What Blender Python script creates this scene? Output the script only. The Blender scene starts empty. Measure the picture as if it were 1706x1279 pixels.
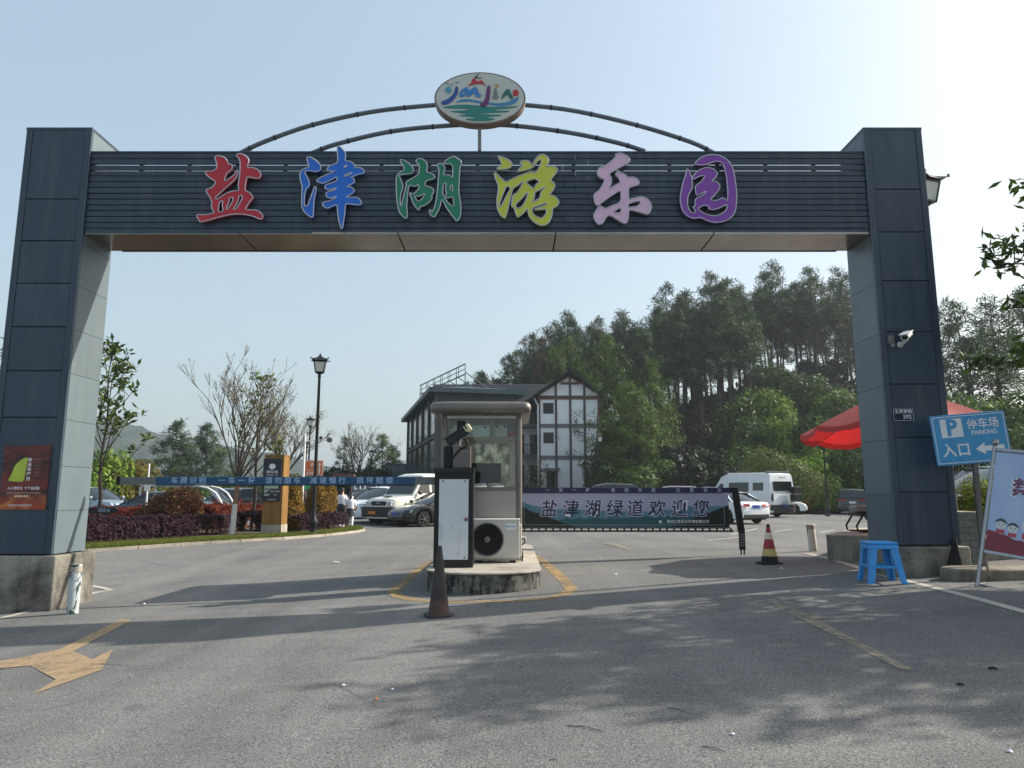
import bpy, bmesh, math, random
import numpy as np
from mathutils import Vector, Matrix, Quaternion

# ------------------------------------------------------------------ camera, sky, sun, exposure
SC = bpy.context.scene
COL = SC.collection
CAMZ, FPX = 1.4, 1183.0
PITCH = math.atan(182.5 / FPX)
SUN = Vector((3.5, 1.0, 2.6)).normalized()
cam_d = bpy.data.cameras.new('camera')
cam = bpy.data.objects.new('camera', cam_d)
COL.objects.link(cam)
cam.location = (0, 0, CAMZ)
cam.rotation_euler = (math.pi / 2 + PITCH, 0, 0)
cam_d.sensor_width = 36.0
cam_d.lens = FPX / 1706 * 36.0
cam_d.clip_start, cam_d.clip_end = 0.05, 6000
SC.camera = cam
world = bpy.data.worlds.new('World')
SC.world = world
world.use_nodes = True
_nt = world.node_tree
_bg = _nt.nodes['Background']
_sky = _nt.nodes.new('ShaderNodeTexSky')
_sky.sky_type = 'NISHITA'
_sky.sun_disc = False
_sky.sun_elevation = math.asin(SUN.z)
_sky.sun_rotation = math.atan2(SUN.x, SUN.y)
_sky.altitude = 0
_sky.air_density = 1.3
_sky.dust_density = 4.5
_sky.ozone_density = 1.0
_hz = _nt.nodes.new('ShaderNodeMix')          # an even veil of high haze over the whole sky
_hz.data_type = 'RGBA'
_hz.inputs['Factor'].default_value = 0.56
_nt.links.new(_sky.outputs['Color'], _hz.inputs['A'])
_hz.inputs['B'].default_value = (2.12, 2.72, 3.1, 1)
_nt.links.new(_hz.outputs['Result'], _bg.inputs['Color'])
_bg.inputs['Strength'].default_value = 0.13
sun_d = bpy.data.lights.new('sun', 'SUN')
sun_d.energy = 3.6
sun_d.angle = math.radians(0.6)
sun_d.color = (1.0, 0.93, 0.82)
sun = bpy.data.objects.new('sun', sun_d)
COL.objects.link(sun)
sun.rotation_euler = (-SUN).to_track_quat('-Z', 'Y').to_euler()
sun.location = SUN * 60
SC.view_settings.view_transform = 'Standard'
SC.view_settings.look = 'None'
SC.view_settings.gamma = 1.0
SC.view_settings.use_curve_mapping = False
SC.view_settings.exposure = 0.92
SC.render.engine = 'CYCLES'
SC.cycles.max_bounces = 6
SC.cycles.transparent_max_bounces = 12
SC.cycles.use_denoising = True

# ------------------------------------------------------------------ helpers
R = math.radians
RND = random.Random(7)

def ray(u, v):
    dx, dy = (u - 853) / FPX, -(v - 639.5) / FPX
    return dx, math.cos(PITCH) - dy * math.sin(PITCH), math.sin(PITCH) + dy * math.cos(PITCH)

def at(u, v, Y):
    a, b, c = ray(u, v)
    t = Y / b
    return Vector((a * t, Y, CAMZ + c * t))

def atz(u, v, z):
    a, b, c = ray(u, v)
    t = (z - CAMZ) / c
    return Vector((a * t, b * t, z))

def ground_w(y):
    t = min(1.0, max(0.0, (y - 13) / 9.0))
    return 1 - t * t * (3 - 2 * t)

def zg(x, y):
    return 0.038 * max(-9.0, min(9.0, x)) * ground_w(y)

def G(u, v):
    z = 0.0
    for i in range(60):
        p = atz(u, v, z)
        z = 0.5 * z + 0.5 * zg(p.x, p.y)
    return Vector((p.x, p.y, zg(p.x, p.y)))

def lin(c):
    return tuple(((x / 255) / 12.92 if x / 255 <= 0.04045 else ((x / 255 + 0.055) / 1.055) ** 2.4) for x in c)

class N:
    """small wrapper for building a material's node tree"""
    def __init__(self, name):
        self.m = bpy.data.materials.new(name)
        self.m.use_nodes = True
        self.t = self.m.node_tree
        self.b = self.t.nodes['Principled BSDF']
        self.out = self.t.nodes['Material Output']
        self._co = None
    def node(self, k, **kw):
        n = self.t.nodes.new(k)
        for a, v in kw.items():
            if a in n.inputs.keys() if hasattr(n, 'inputs') else False:
                n.inputs[a].default_value = v
            else:
                setattr(n, a, v)
        return n
    def link(self, a, b):
        self.t.links.new(a, b)
    def co(self, scale=(1, 1, 1), world=False):
        if world:
            src = self.t.nodes.new('ShaderNodeNewGeometry').outputs['Position']
        else:
            src = self.t.nodes.new('ShaderNodeTexCoord').outputs['Object']
        mp = self.t.nodes.new('ShaderNodeMapping')
        mp.inputs['Scale'].default_value = scale
        self.link(src, mp.inputs['Vector'])
        return mp.outputs['Vector']
    def noise(self, co, scale, detail=4, rough=0.55, dist=0.0):
        n = self.t.nodes.new('ShaderNodeTexNoise')
        n.inputs['Scale'].default_value = scale
        n.inputs['Detail'].default_value = detail
        n.inputs['Roughness'].default_value = rough
        n.inputs['Distortion'].default_value = dist
        self.link(co, n.inputs['Vector'])
        return n.outputs['Fac']
    def ramp(self, fac, stops):
        n = self.t.nodes.new('ShaderNodeValToRGB')
        e = n.color_ramp.elements
        while len(e) < len(stops):
            e.new(0.5)
        for k, (p, c) in enumerate(stops):
            e[k].position = p
            e[k].color = (c, c, c, 1) if isinstance(c, (int, float)) else (*c, 1)
        self.link(fac, n.inputs['Fac'])
        return n.outputs['Color']
    def mix(self, fac, a, b, mode='MIX'):
        n = self.t.nodes.new('ShaderNodeMix')
        n.data_type = 'RGBA'
        n.blend_type = mode
        for s, x in ((n.inputs['Factor'], fac), (n.inputs['A'], a), (n.inputs['B'], b)):
            if isinstance(x, (int, float)):
                s.default_value = x
            elif isinstance(x, tuple):
                s.default_value = (*x, 1) if len(x) == 3 else x
            else:
                self.link(x, s)
        return n.outputs['Result']
    def math(self, op, a, b=0.5):
        n = self.t.nodes.new('ShaderNodeMath')
        n.operation = op
        for s, x in ((n.inputs[0], a), (n.inputs[1], b)):
            if isinstance(x, (int, float)):
                s.default_value = x
            else:
                self.link(x, s)
        return n.outputs[0]
    def bump(self, h, strength=0.3, dist=0.02):
        n = self.t.nodes.new('ShaderNodeBump')
        n.inputs['Strength'].default_value = strength
        n.inputs['Distance'].default_value = dist
        self.link(h, n.inputs['Height'])
        self.link(n.outputs['Normal'], self.b.inputs['Normal'])
    def set(self, col=None, rough=None, metal=None, spec=None):
        for k, x in (('Base Color', col), ('Roughness', rough), ('Metallic', metal), ('Specular IOR Level', spec)):
            if x is None:
                continue
            if isinstance(x, (int, float)):
                self.b.inputs[k].default_value = x
            elif isinstance(x, tuple):
                self.b.inputs[k].default_value = (*x, 1)
            else:
                self.link(x, self.b.inputs[k])
        return self.m

def simple(name, rgb, rough=0.5, metal=0.0, var=0.12, scale=6.0, bump=0.0, spec=0.5, streak=False, lin_in=False):
    """a plain surface with slight grain and wear of its colour and gloss"""
    n = N(name)
    c = rgb if lin_in else lin(rgb)
    co = n.co((1, 1, 0.15) if streak else (1, 1, 1))
    f = n.noise(co, scale, 5, 0.6)
    a = tuple(x * (1 - var) for x in c)
    b = tuple(min(1, x * (1 + var)) for x in c)
    col = n.mix(n.ramp(f, [(0.3, 0.0), (0.7, 1.0)]), a, b)
    f2 = n.noise(co, scale * 2.7, 3)
    r = n.math('ADD', n.math('MULTIPLY', f2, 0.2), max(0.02, rough - 0.1))
    n.set(col, r, metal, spec)
    if bump:
        n.bump(n.noise(co, scale * 8, 4), bump, 0.01)
    return n.m

def dirty(name, rgb, dark, rough=0.8, lo=0.42, hi=0.62, scale=1.4, bump=0.35):
    """weathered concrete and the like: mould and grime in blotches and runs"""
    n = N(name)
    co = n.co()
    f = n.noise(co, scale, 8, 0.68, 0.4)
    f2 = n.noise(n.co((1, 1, 0.2)), scale * 3, 6, 0.6)
    k = n.math('ADD', n.math('MULTIPLY', f, 0.65), n.math('MULTIPLY', f2, 0.35))
    col = n.mix(n.ramp(k, [(lo, 0.0), (hi, 1.0)]), lin(dark), lin(rgb))
    g = n.noise(co, scale * 30, 4)
    col = n.mix(0.35, col, n.ramp(g, [(0.3, 0.0), (0.7, 1.0)]), 'SOFT_LIGHT')
    n.set(col, rough, 0, 0.3)
    n.bump(n.math('ADD', n.noise(co, scale * 16, 6), n.math('MULTIPLY', g, 0.6)), bump, 0.02)
    return n.m

def leaf_mat(name, cols, trans=0.35, rough=0.5):
    """foliage: each leaf, and each tree, takes its own tone"""
    n = N(name)
    gi = n.t.nodes.new('ShaderNodeNewGeometry').outputs['Random Per Island']
    oi = n.t.nodes.new('ShaderNodeObjectInfo').outputs['Random']
    co = n.co(world=True)
    big = n.noise(co, 0.8, 2)
    k = n.math('ADD', n.math('MULTIPLY', gi, 0.5), n.math('ADD', n.math('MULTIPLY', oi, 0.2), n.math('MULTIPLY', big, 0.3)))
    st = [(0.15 + 0.7 * i / max(1, len(cols) - 1), lin(c)) for i, c in enumerate(cols)]
    col = n.ramp(k, st)
    n.set(col, rough, 0, 0.10)
    tr = n.t.nodes.new('ShaderNodeBsdfTranslucent')
    n.link(n.mix(1.0, col, (1.0, 1.0, 0.6), 'MULTIPLY'), tr.inputs['Color'])
    mx = n.t.nodes.new('ShaderNodeMixShader')
    mx.inputs['Fac'].default_value = trans
    n.link(n.b.outputs[0], mx.inputs[1])
    n.link(tr.outputs[0], mx.inputs[2])
    n.link(mx.outputs[0], n.out.inputs['Surface'])
    return n.m

def glass_mat(name, tint, see=0.5, rough=0.03):
    """thin pane: part see-through, mirror-like towards grazing angles"""
    n = N(name)
    tp = n.t.nodes.new('ShaderNodeBsdfTransparent')
    tp.inputs['Color'].default_value = (*tint, 1)
    gl = n.t.nodes.new('ShaderNodeBsdfGlossy')
    gl.inputs['Roughness'].default_value = rough
    gl.inputs['Color'].default_value = (0.9, 0.95, 1, 1)
    df = n.t.nodes.new('ShaderNodeBsdfDiffuse')
    df.inputs['Color'].default_value = (0.03, 0.035, 0.04, 1)
    fr = n.t.nodes.new('ShaderNodeFresnel')
    fr.inputs['IOR'].default_value = 1.5
    m0 = n.t.nodes.new('ShaderNodeMixShader')
    m0.inputs['Fac'].default_value = 1 - see
    n.link(tp.outputs[0], m0.inputs[1])
    n.link(df.outputs[0], m0.inputs[2])
    m1 = n.t.nodes.new('ShaderNodeMixShader')
    n.link(fr.outputs[0], m1.inputs['Fac'])
    n.link(m0.outputs[0], m1.inputs[1])
    n.link(gl.outputs[0], m1.inputs[2])
    n.link(m1.outputs[0], n.out.inputs['Surface'])
    return n.m

class MB:
    """collects shapes, then becomes ONE mesh object"""
    def __init__(self):
        self.v, self.f, self.mi = [], [], []
    def add(self, vs, fs, mi=0, M=None):
        o = len(self.v)
        for p in vs:
            p = Vector(p)
            self.v.append(tuple(M @ p) if M is not None else tuple(p))
        for f in fs:
            self.f.append(tuple(i + o for i in f))
            self.mi.append(mi)
        return self
    def box(self, x0, y0, z0, x1, y1, z1, mi=0, M=None):
        v = [(x0, y0, z0), (x1, y0, z0), (x1, y1, z0), (x0, y1, z0), (x0, y0, z1), (x1, y0, z1), (x1, y1, z1), (x0, y1, z1)]
        return self.add(v, [(0, 3, 2, 1), (4, 5, 6, 7), (0, 1, 5, 4), (1, 2, 6, 5), (2, 3, 7, 6), (3, 0, 4, 7)], mi, M)
    def bar(self, p, q, w, h=None, mi=0):
        p, q = Vector(p), Vector(q)
        d = (q - p)
        L = d.length
        if L < 1e-6:
            return self
        qt = d.normalized().to_track_quat('Z', 'Y')
        M = Matrix.Translation(p) @ qt.to_matrix().to_4x4()
        h = h or w
        return self.box(-w / 2, -h / 2, 0, w / 2, h / 2, L, mi, M)
    def tube(self, pts, r, n=8, mi=0, cap=True):
        pts = [Vector(p) for p in pts]
        rs = r if isinstance(r, (list, tuple)) else [r] * len(pts)
        vs, fs = [], []
        ref = None
        for i, p in enumerate(pts):
            d = (pts[min(i + 1, len(pts) - 1)] - pts[max(i - 1, 0)])
            d = d.normalized() if d.length > 1e-9 else Vector((0, 0, 1))
            if ref is None:
                ref = d.orthogonal().normalized()
            ref = (ref - d * ref.dot(d))
            ref = ref.normalized() if ref.length > 1e-6 else d.orthogonal().normalized()
            b = d.cross(ref)
            for k in range(n):
                a = 2 * math.pi * k / n
                vs.append(p + (ref * math.cos(a) + b * math.sin(a)) * rs[i])
        for i in range(len(pts) - 1):
            for k in range(n):
                k2 = (k + 1) % n
                fs.append((i * n + k, i * n + k2, (i + 1) * n + k2, (i + 1) * n + k))
        if cap:
            fs.append(tuple(range(n - 1, -1, -1)))
            fs.append(tuple((len(pts) - 1) * n + k for k in range(n)))
        return self.add(vs, fs, mi)
    def lathe(self, prof, n=16, c=(0, 0, 0), mi=0, M=None):
        vs, fs = [], []
        for r, z in prof:
            for k in range(n):
                a = 2 * math.pi * k / n
                vs.append((c[0] + r * math.cos(a), c[1] + r * math.sin(a), c[2] + z))
        for i in range(len(prof) - 1):
            for k in range(n):
                k2 = (k + 1) % n
                fs.append((i * n + k, i * n + k2, (i + 1) * n + k2, (i + 1) * n + k))
        fs.append(tuple(range(n - 1, -1, -1)))
        fs.append(tuple((len(prof) - 1) * n + k for k in range(n)))
        return self.add(vs, fs, mi, M)
    def prism(self, poly, d0, d1, axis='y', mi=0, M=None):
        """a closed outline (a, b) swept from d0 to d1 along an axis"""
        n = len(poly)
        def P(a, b, d):
            return {'y': (a, d, b), 'x': (d, a, b), 'z': (a, b, d)}[axis]
        vs = [P(a, b, d0) for a, b in poly] + [P(a, b, d1) for a, b in poly]
        fs = [tuple(range(n)), tuple(range(2 * n - 1, n - 1, -1))]
        for k in range(n):
            k2 = (k + 1) % n
            fs.append((k, k + n, k2 + n, k2))
        return self.add(vs, fs, mi, M)
    def quad(self, *p, mi=0):
        return self.add(p, [tuple(range(len(p)))], mi)
    def build(self, name, mats, parent=None, loc=None, smooth=None, bevel=0.0, seg=2, fix=True):
        me = bpy.data.meshes.new(name)
        me.from_pydata(self.v, [], self.f)
        if not isinstance(mats, (list, tuple)):
            mats = [mats]
        for m in mats:
            me.materials.append(m)
        if len(mats) > 1:
            me.polygons.foreach_set('material_index', self.mi)
        if fix:
            bm = bmesh.new()
            bm.from_mesh(me)
            bmesh.ops.recalc_face_normals(bm, faces=bm.faces)
            bm.to_mesh(me)
            bm.free()
        me.update()
        if smooth is not None:
            me.polygons.foreach_set('use_smooth', [True] * len(me.polygons))
            me.set_sharp_from_angle(angle=R(smooth))
        o = bpy.data.objects.new(name, me)
        COL.objects.link(o)
        if parent is not None:
            o.parent = parent
        if loc is not None:
            o.location = loc
        if bevel:
            md = o.modifiers.new('edge', 'BEVEL')
            md.width = bevel
            md.segments = seg
            md.limit_method = 'ANGLE'
            md.angle_limit = R(40)
        return o

def tag(o, label=None, cat=None, group=None, kind=None):
    for k, x in (('label', label), ('category', cat), ('group', group), ('kind', kind)):
        if x:
            o[k] = x
    return o

def thing(name, label, cat, loc=(0, 0, 0), rz=0.0, group=None, rot=None):
    o = bpy.data.objects.new(name, None)
    o.empty_display_size = 0.2
    COL.objects.link(o)
    o.location = loc
    o.rotation_euler = rot if rot else (0, 0, rz)
    return tag(o, label, cat, group)

def kids(o):
    return [c for c in ALL_KIDS.get(o.name, [])] if False else list(o.children)

def copy_tree(o, parent=None):
    c = o.copy()
    COL.objects.link(c)
    if parent is not None:
        c.parent = parent
    for ch in list(o.children):
        copy_tree(ch, c)
    return c

def text(body, size, mat_, parent=None, loc=(0, 0, 0), rot=(math.pi / 2, 0, 0), ax='CENTER', ay='CENTER', ext=0.001, fat=0.0, name='lettering', sx=1.0, space=1.0, shear=0.0, line=1.0):
    c = bpy.data.curves.new(name, 'FONT')
    c.body = body
    c.size = size
    c.align_x, c.align_y = ax, ay
    c.extrude = ext
    c.offset = fat
    c.space_character = space
    c.space_line = line
    c.shear = shear
    c.resolution_u = 2
    c.materials.append(mat_)
    o = bpy.data.objects.new(name, c)
    COL.objects.link(o)
    o.parent = parent
    o.location = loc
    o.rotation_euler = rot
    o.scale = (sx, 1, 1)
    return o

def soften(pts, k=0.22):
    out = []
    n = len(pts)
    for i in range(n):
        a, b = pts[i], pts[(i + 1) % n]
        out.append((a[0] * (1 - k) + b[0] * k, a[1] * (1 - k) + b[1] * k))
        out.append((a[0] * k + b[0] * (1 - k), a[1] * k + b[1] * (1 - k)))
    return out

def outline(name, loops, mat_, parent, loc, ext=0.01, rot=(math.pi / 2, 0, 0), bevel=0.0, fill=True):
    """flat filled shape (with holes) or its rim, as a curve standing upright"""
    c = bpy.data.curves.new(name, 'CURVE')
    c.dimensions = '2D' if fill else '3D'
    if fill:
        c.fill_mode = 'BOTH'
    c.extrude = ext
    c.bevel_depth = bevel
    c.bevel_resolution = 1
    for lp in loops:
        s = c.splines.new('POLY')
        s.points.add(len(lp) - 1)
        for k, p in enumerate(lp):
            s.points[k].co = (p[0], p[1], 0, 1)
        s.use_cyclic_u = True
    c.materials.append(mat_)
    o = bpy.data.objects.new(name, c)
    COL.objects.link(o)
    o.parent = parent
    o.location = loc
    o.rotation_euler = rot
    return o

def np_mesh(name, V, F, mats, mi=None):
    """mesh straight from numpy arrays (quads)"""
    me = bpy.data.meshes.new(name)
    nv, nf, k = len(V), len(F), F.shape[1]
    me.vertices.add(nv)
    me.vertices.foreach_set('co', np.ascontiguousarray(V, dtype=np.float32).ravel())
    me.loops.add(nf * k)
    me.loops.foreach_set('vertex_index', np.ascontiguousarray(F, dtype=np.int32).ravel())
    me.polygons.add(nf)
    me.polygons.foreach_set('loop_start', np.arange(0, nf * k, k, dtype=np.int32))
    me.polygons.foreach_set('loop_total', np.full(nf, k, dtype=np.int32))
    for m in (mats if isinstance(mats, (list, tuple)) else [mats]):
        me.materials.append(m)
    if mi is not None:
        me.polygons.foreach_set('material_index', np.asarray(mi, dtype=np.int32))
    me.update(calc_edges=True)
    return me

def leaves(P, size, rng, aspect=0.45, spread=1.0, droop=0.0, axis=None, nrm=None, tilt=0.45):
    """one leaf (a lozenge bent along its middle) at each point P; returns verts and quads"""
    n = len(P)
    d = rng.normal(size=(n, 3)) * spread
    if axis is not None:
        d = d + axis
    d[:, 2] -= droop
    d /= np.linalg.norm(d, axis=1, keepdims=True) + 1e-9
    if nrm is not None:
        # leaves lie like shingles: their faces look outwards from the mass, so it takes light as a form
        q = nrm + rng.normal(size=(n, 3)) * tilt
        q /= np.linalg.norm(q, axis=1, keepdims=True) + 1e-9
        d = d - q * (d * q).sum(1, keepdims=True)
        d /= np.linalg.norm(d, axis=1, keepdims=True) + 1e-9
        s = np.cross(q, d)
    else:
        s = rng.normal(size=(n, 3))
    s -= d * (s * d).sum(1, keepdims=True)
    s /= np.linalg.norm(s, axis=1, keepdims=True) + 1e-9
    L = (size * rng.uniform(0.65, 1.3, n))[:, None]
    w = L * aspect
    a = P
    m = P + d * L * 0.5
    e = P + d * L
    V = np.stack([a, m + s * w * 0.5, e, m - s * w * 0.5], 1).reshape(-1, 3)
    F = np.arange(n * 4).reshape(n, 4)
    return V, F

def join_parts(parts):
    Vs, Fs, o = [], [], 0
    for V, F in parts:
        Vs.append(V)
        Fs.append(F + o)
        o += len(V)
    return np.concatenate(Vs), np.concatenate(Fs)

def link_mesh(name, me, parent=None, loc=(0, 0, 0), rz=0.0, scale=None):
    o = bpy.data.objects.new(name, me)
    COL.objects.link(o)
    o.parent = parent
    o.location = loc
    o.rotation_euler = (0, 0, rz)
    if scale is not None:
        o.scale = scale if isinstance(scale, (tuple, list)) else (scale,) * 3
    return o

# ------------------------------------------------------------------ materials
def asphalt():
    n = N('asphalt')
    co = n.co(world=True)
    fine = n.noise(co, 95, 3, 0.7)
    grit = n.t.nodes.new('ShaderNodeTexVoronoi')
    grit.inputs['Scale'].default_value = 70
    n.link(co, grit.inputs['Vector'])
    mid = n.noise(co, 2.2, 6, 0.6)
    big = n.noise(co, 0.22, 5, 0.6, 0.6)
    streak = n.noise(n.co((0.12, 1.6, 1), world=True), 1.0, 5, 0.6)
    base = n.mix(n.ramp(big, [(0.35, 0.0), (0.65, 1.0)]), (0.113, 0.112, 0.110), (0.170, 0.168, 0.162))
    base = n.mix(n.math('MULTIPLY', n.ramp(mid, [(0.42, 0.0), (0.75, 1.0)]), 0.55), base, (0.10, 0.102, 0.105))
    base = n.mix(n.math('MULTIPLY', n.ramp(streak, [(0.5, 0.0), (0.7, 1.0)]), 0.35), base, (0.21, 0.205, 0.195))
    # wheel-worn lanes along the drive and drips of oil
    lane = n.noise(n.co((0.9, 0.035, 1), world=True), 1.0, 4, 0.6)
    base = n.mix(n.math('MULTIPLY', n.ramp(lane, [(0.48, 0.0), (0.66, 1.0)]), 0.45), base, (0.205, 0.202, 0.195))
    drip = n.noise(co, 1.6, 3, 0.5)
    base = n.mix(n.math('MULTIPLY', n.ramp(drip, [(0.66, 0.0), (0.74, 1.0)]), 0.5), base, (0.07, 0.07, 0.07))
    sp = n.ramp(fine, [(0.36, 0.30), (0.5, 0.95), (0.64, 1.9)])
    col = n.mix(0.8, base, n.mix(1.0, base, sp, 'MULTIPLY'))
    cell = n.ramp(grit.outputs['Color'], [(0.1, 0.65), (0.9, 1.35)])
    col = n.mix(0.42, col, n.mix(1.0, col, cell, 'MULTIPLY'))
    # hairline cracks
    cr = n.t.nodes.new('ShaderNodeTexVoronoi')
    cr.feature = 'DISTANCE_TO_EDGE'
    cr.inputs['Scale'].default_value = 0.23
    wob = n.mix(0.12, co, n.t.nodes.new('ShaderNodeTexNoise').outputs['Color'], 'ADD')
    n.link(wob, cr.inputs['Vector'])
    crk = n.ramp(cr.outputs['Distance'], [(0.0, 1.0), (0.004, 0.0)])
    crk = n.math('MULTIPLY', crk, n.ramp(n.noise(co, 0.5, 3), [(0.5, 0.0), (0.62, 0.8)]))
    col = n.mix(crk, col, (0.04, 0.04, 0.04))
    n.set(col, 0.92, 0, 0.22)
    n.bump(n.math('ADD', n.math('MULTIPLY', grit.outputs['Distance'], 0.7), fine), 0.45, 0.008)
    return n.m

def paint(name, rgb, wear=0.5):
    """road paint worn through to the asphalt"""
    n = N(name)
    co = n.co(world=True)
    f = n.noise(co, 9, 8, 0.75)
    f2 = n.noise(co, 90, 3)
    k = n.math('ADD', n.math('MULTIPLY', f, 0.7), n.math('MULTIPLY', f2, 0.3))
    big = n.noise(co, 1.1, 3)
    k = n.math('ADD', n.math('MULTIPLY', k, 0.75), n.math('MULTIPLY', big, 0.25))
    col = n.mix(n.noise(co, 3, 5), tuple(x * 0.8 for x in lin(rgb)), lin(rgb))
    n.set(col, 0.85, 0, 0.25)
    n.bump(f2, 0.4, 0.006)
    # where the paint is gone the asphalt under it shows
    tp = n.t.nodes.new('ShaderNodeBsdfTransparent')
    mx = n.t.nodes.new('ShaderNodeMixShader')
    n.link(n.ramp(k, [(wear - 0.10, 0.12), (wear + 0.04, 0.92)]), mx.inputs['Fac'])
    n.link(tp.outputs[0], mx.inputs[1])
    n.link(n.b.outputs[0], mx.inputs[2])
    n.link(mx.outputs[0], n.out.inputs['Surface'])
    return n.m

def cladding(name, rgb, rough):
    """painted sheet metal: each sheet a shade of its own, faintly dished, with dust runs"""
    n = N(name)
    c = lin(rgb)
    co = n.co()
    oi = n.t.nodes.new('ShaderNodeObjectInfo').outputs['Random']
    dust = n.noise(n.co((3.5, 3.5, 0.35)), 1.6, 6, 0.65)
    grime = n.noise(co, 0.9, 5, 0.6)
    col = n.mix(oi, tuple(x * 0.84 for x in c), tuple(x * 1.14 for x in c))
    col = n.mix(n.math('MULTIPLY', n.ramp(dust, [(0.48, 0.0), (0.75, 1.0)]), 0.22), col, lin((120, 124, 122)))
    col = n.mix(n.math('MULTIPLY', n.ramp(grime, [(0.5, 0.0), (0.8, 1.0)]), 0.3), col, tuple(x * 0.6 for x in c))
    n.set(col, n.math('ADD', n.math('MULTIPLY', dust, 0.25), rough - 0.12), 0.0, 0.5)
    n.bump(n.noise(co, 1.7, 2, 0.4), 0.22, 0.05)
    return n.m

M = {}
M['asphalt'] = asphalt()
M['white_paint'] = paint('white_road_paint', (190, 184, 172), 0.42)
M['yellow_paint'] = paint('yellow_road_paint', (168, 142, 98), 0.52)
M['tan_paint'] = paint('faded_arrow_paint', (164, 142, 112), 0.46)
M['faint_paint'] = paint('faint_road_paint', (156, 146, 128), 0.53)
M['panel'] = cladding('slate_cladding', (41, 58, 74), 0.36)
M['panel_sunlit'] = cladding('sunlit_cladding', (96, 110, 115), 0.5)  # left pillar's inner face: sunlight put into the colour as a paler tone
M['panel_light'] = cladding('grey_cladding', (84, 98, 108), 0.38)
M['slat'] = cladding('slate_slat', (41, 57, 72), 0.42)
M['seam'] = simple('dark_joint', (16, 20, 26), 0.7, 0, 0.1)
M['soffit'] = simple('brushed_soffit', (150, 142, 132), 0.22, 0.9, 0.25, 0.7, spec=0.5)
M['concrete'] = dirty('weathered_concrete', (150, 146, 134), (52, 52, 50), lo=0.36, hi=0.6)
M['concrete_mould'] = dirty('mouldy_concrete', (118, 116, 108), (30, 32, 32), lo=0.45, hi=0.6, scale=5.5)
M['concrete_pale'] = dirty('pale_concrete', (172, 164, 150), (110, 104, 96), lo=0.3, hi=0.55)
M['black'] = simple('black_metal', (22, 23, 26), 0.4, 0.2, 0.2)
M['black_matt'] = simple('black_rubber', (18, 18, 19), 0.75, 0, 0.2)
M['navy'] = simple('navy_paint', (24, 22, 66), 0.4, 0, 0.12)
M['white'] = simple('white_enamel', (222, 224, 222), 0.35, 0, 0.05)
M['offwhite'] = dirty('stained_white_plate', (206, 210, 212), (150, 156, 160), 0.4, 0.3, 0.5, 2.2, 0.02)
M['cream'] = simple('cream_plastic', (206, 200, 184), 0.4, 0, 0.06)
M['steel'] = simple('stainless_steel', (176, 172, 166), 0.28, 0.9, 0.12, 3, streak=True)
M['bronze'] = simple('bronze_aluminium', (122, 116, 110), 0.42, 0.4, 0.12, 3, streak=True)
M['grey'] = simple('grey_enamel', (120, 116, 114), 0.45, 0.2, 0.08)
M['arch'] = simple('galvanised_arch', (104, 112, 122), 0.5, 0.4, 0.18, 5)
M['chrome'] = simple('chrome_tube', (150, 150, 152), 0.22, 1.0, 0.08)
M['rubber'] = simple('tyre_rubber', (20, 20, 20), 0.85, 0, 0.2)
M['rim'] = simple('wheel_rim', (150, 152, 155), 0.3, 0.8, 0.1)
M['glassdark'] = simple('dark_car_glass', (20, 26, 32), 0.06, 0, 0.1, spec=0.8)
M['winglass'] = simple('dark_window_glass', (14, 18, 24), 0.16, 0, 0.15, spec=0.35)
M['pane'] = glass_mat('booth_pane', (0.95, 0.97, 0.96), 0.95)
M['lampglass'] = simple('frosted_lamp_glass', (205, 205, 195), 0.35, 0, 0.06)
M['headlight'] = simple('headlight_lens', (190, 196, 200), 0.12, 0.3, 0.2)
M['tail'] = simple('tail_light', (170, 16, 22), 0.2, 0, 0.15)
M['amber'] = simple('amber_plate', (206, 120, 36), 0.5, 0, 0.1)
M['plate'] = simple('blue_number_plate', (34, 70, 170), 0.4, 0, 0.1)
M['wood'] = None
M['red'] = simple('letter_red', (186, 26, 44), 0.4, 0, 0.06)
M['blue'] = simple('letter_blue', (14, 104, 204), 0.4, 0, 0.06)
M['green'] = simple('letter_green', (8, 122, 88), 0.4, 0, 0.06)
M['lime'] = simple('letter_lime', (200, 204, 62), 0.4, 0, 0.06)
M['lilac'] = simple('letter_lilac', (222, 182, 208), 0.4, 0, 0.06)
M['purple'] = simple('letter_purple', (130, 60, 162), 0.4, 0, 0.06)
M['rimline'] = simple('letter_edge', (196, 196, 206), 0.4, 0, 0.04)
M['text_white'] = simple('white_lettering', (226, 226, 226), 0.5, 0, 0.04)
M['text_dim'] = simple('worn_lettering', (160, 186, 214), 0.6, 0, 0.15, 20)
M['boom_blue'] = simple('boom_blue', (22, 72, 108), 0.45, 0, 0.15, 4)
M['boom_grey'] = simple('boom_grey', (104, 108, 110), 0.5, 0.2, 0.15, 6)
M['sign_blue'] = simple('parking_sign_blue', (58, 146, 196), 0.35, 0, 0.06)
M['stool'] = simple('blue_plastic', (50, 144, 214), 0.32, 0, 0.05)
M['umb'] = None
M['cone_dark'] = simple('sooty_cone', (58, 54, 52), 0.75, 0, 0.3, 5)
M['cone_red'] = simple('cone_red', (150, 42, 48), 0.55, 0, 0.2, 8)
M['cone_white'] = simple('cone_white', (206, 196, 176), 0.6, 0, 0.18, 9)
M['cone_yellow'] = simple('cone_yellow', (184, 168, 104), 0.6, 0, 0.2, 9)
M['soil'] = dirty('bed_soil', (104, 88, 66), (58, 48, 38), 0.95, 0.4, 0.6, 3)
M['forest_floor'] = dirty('forest_floor', (62, 60, 44), (30, 32, 26), 0.95, 0.35, 0.6, 0.3)
M['hillgreen'] = dirty('far_hill_woods', (56, 70, 62), (30, 44, 44), 0.95, 0.4, 0.6, 0.05, 0.0)
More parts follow.
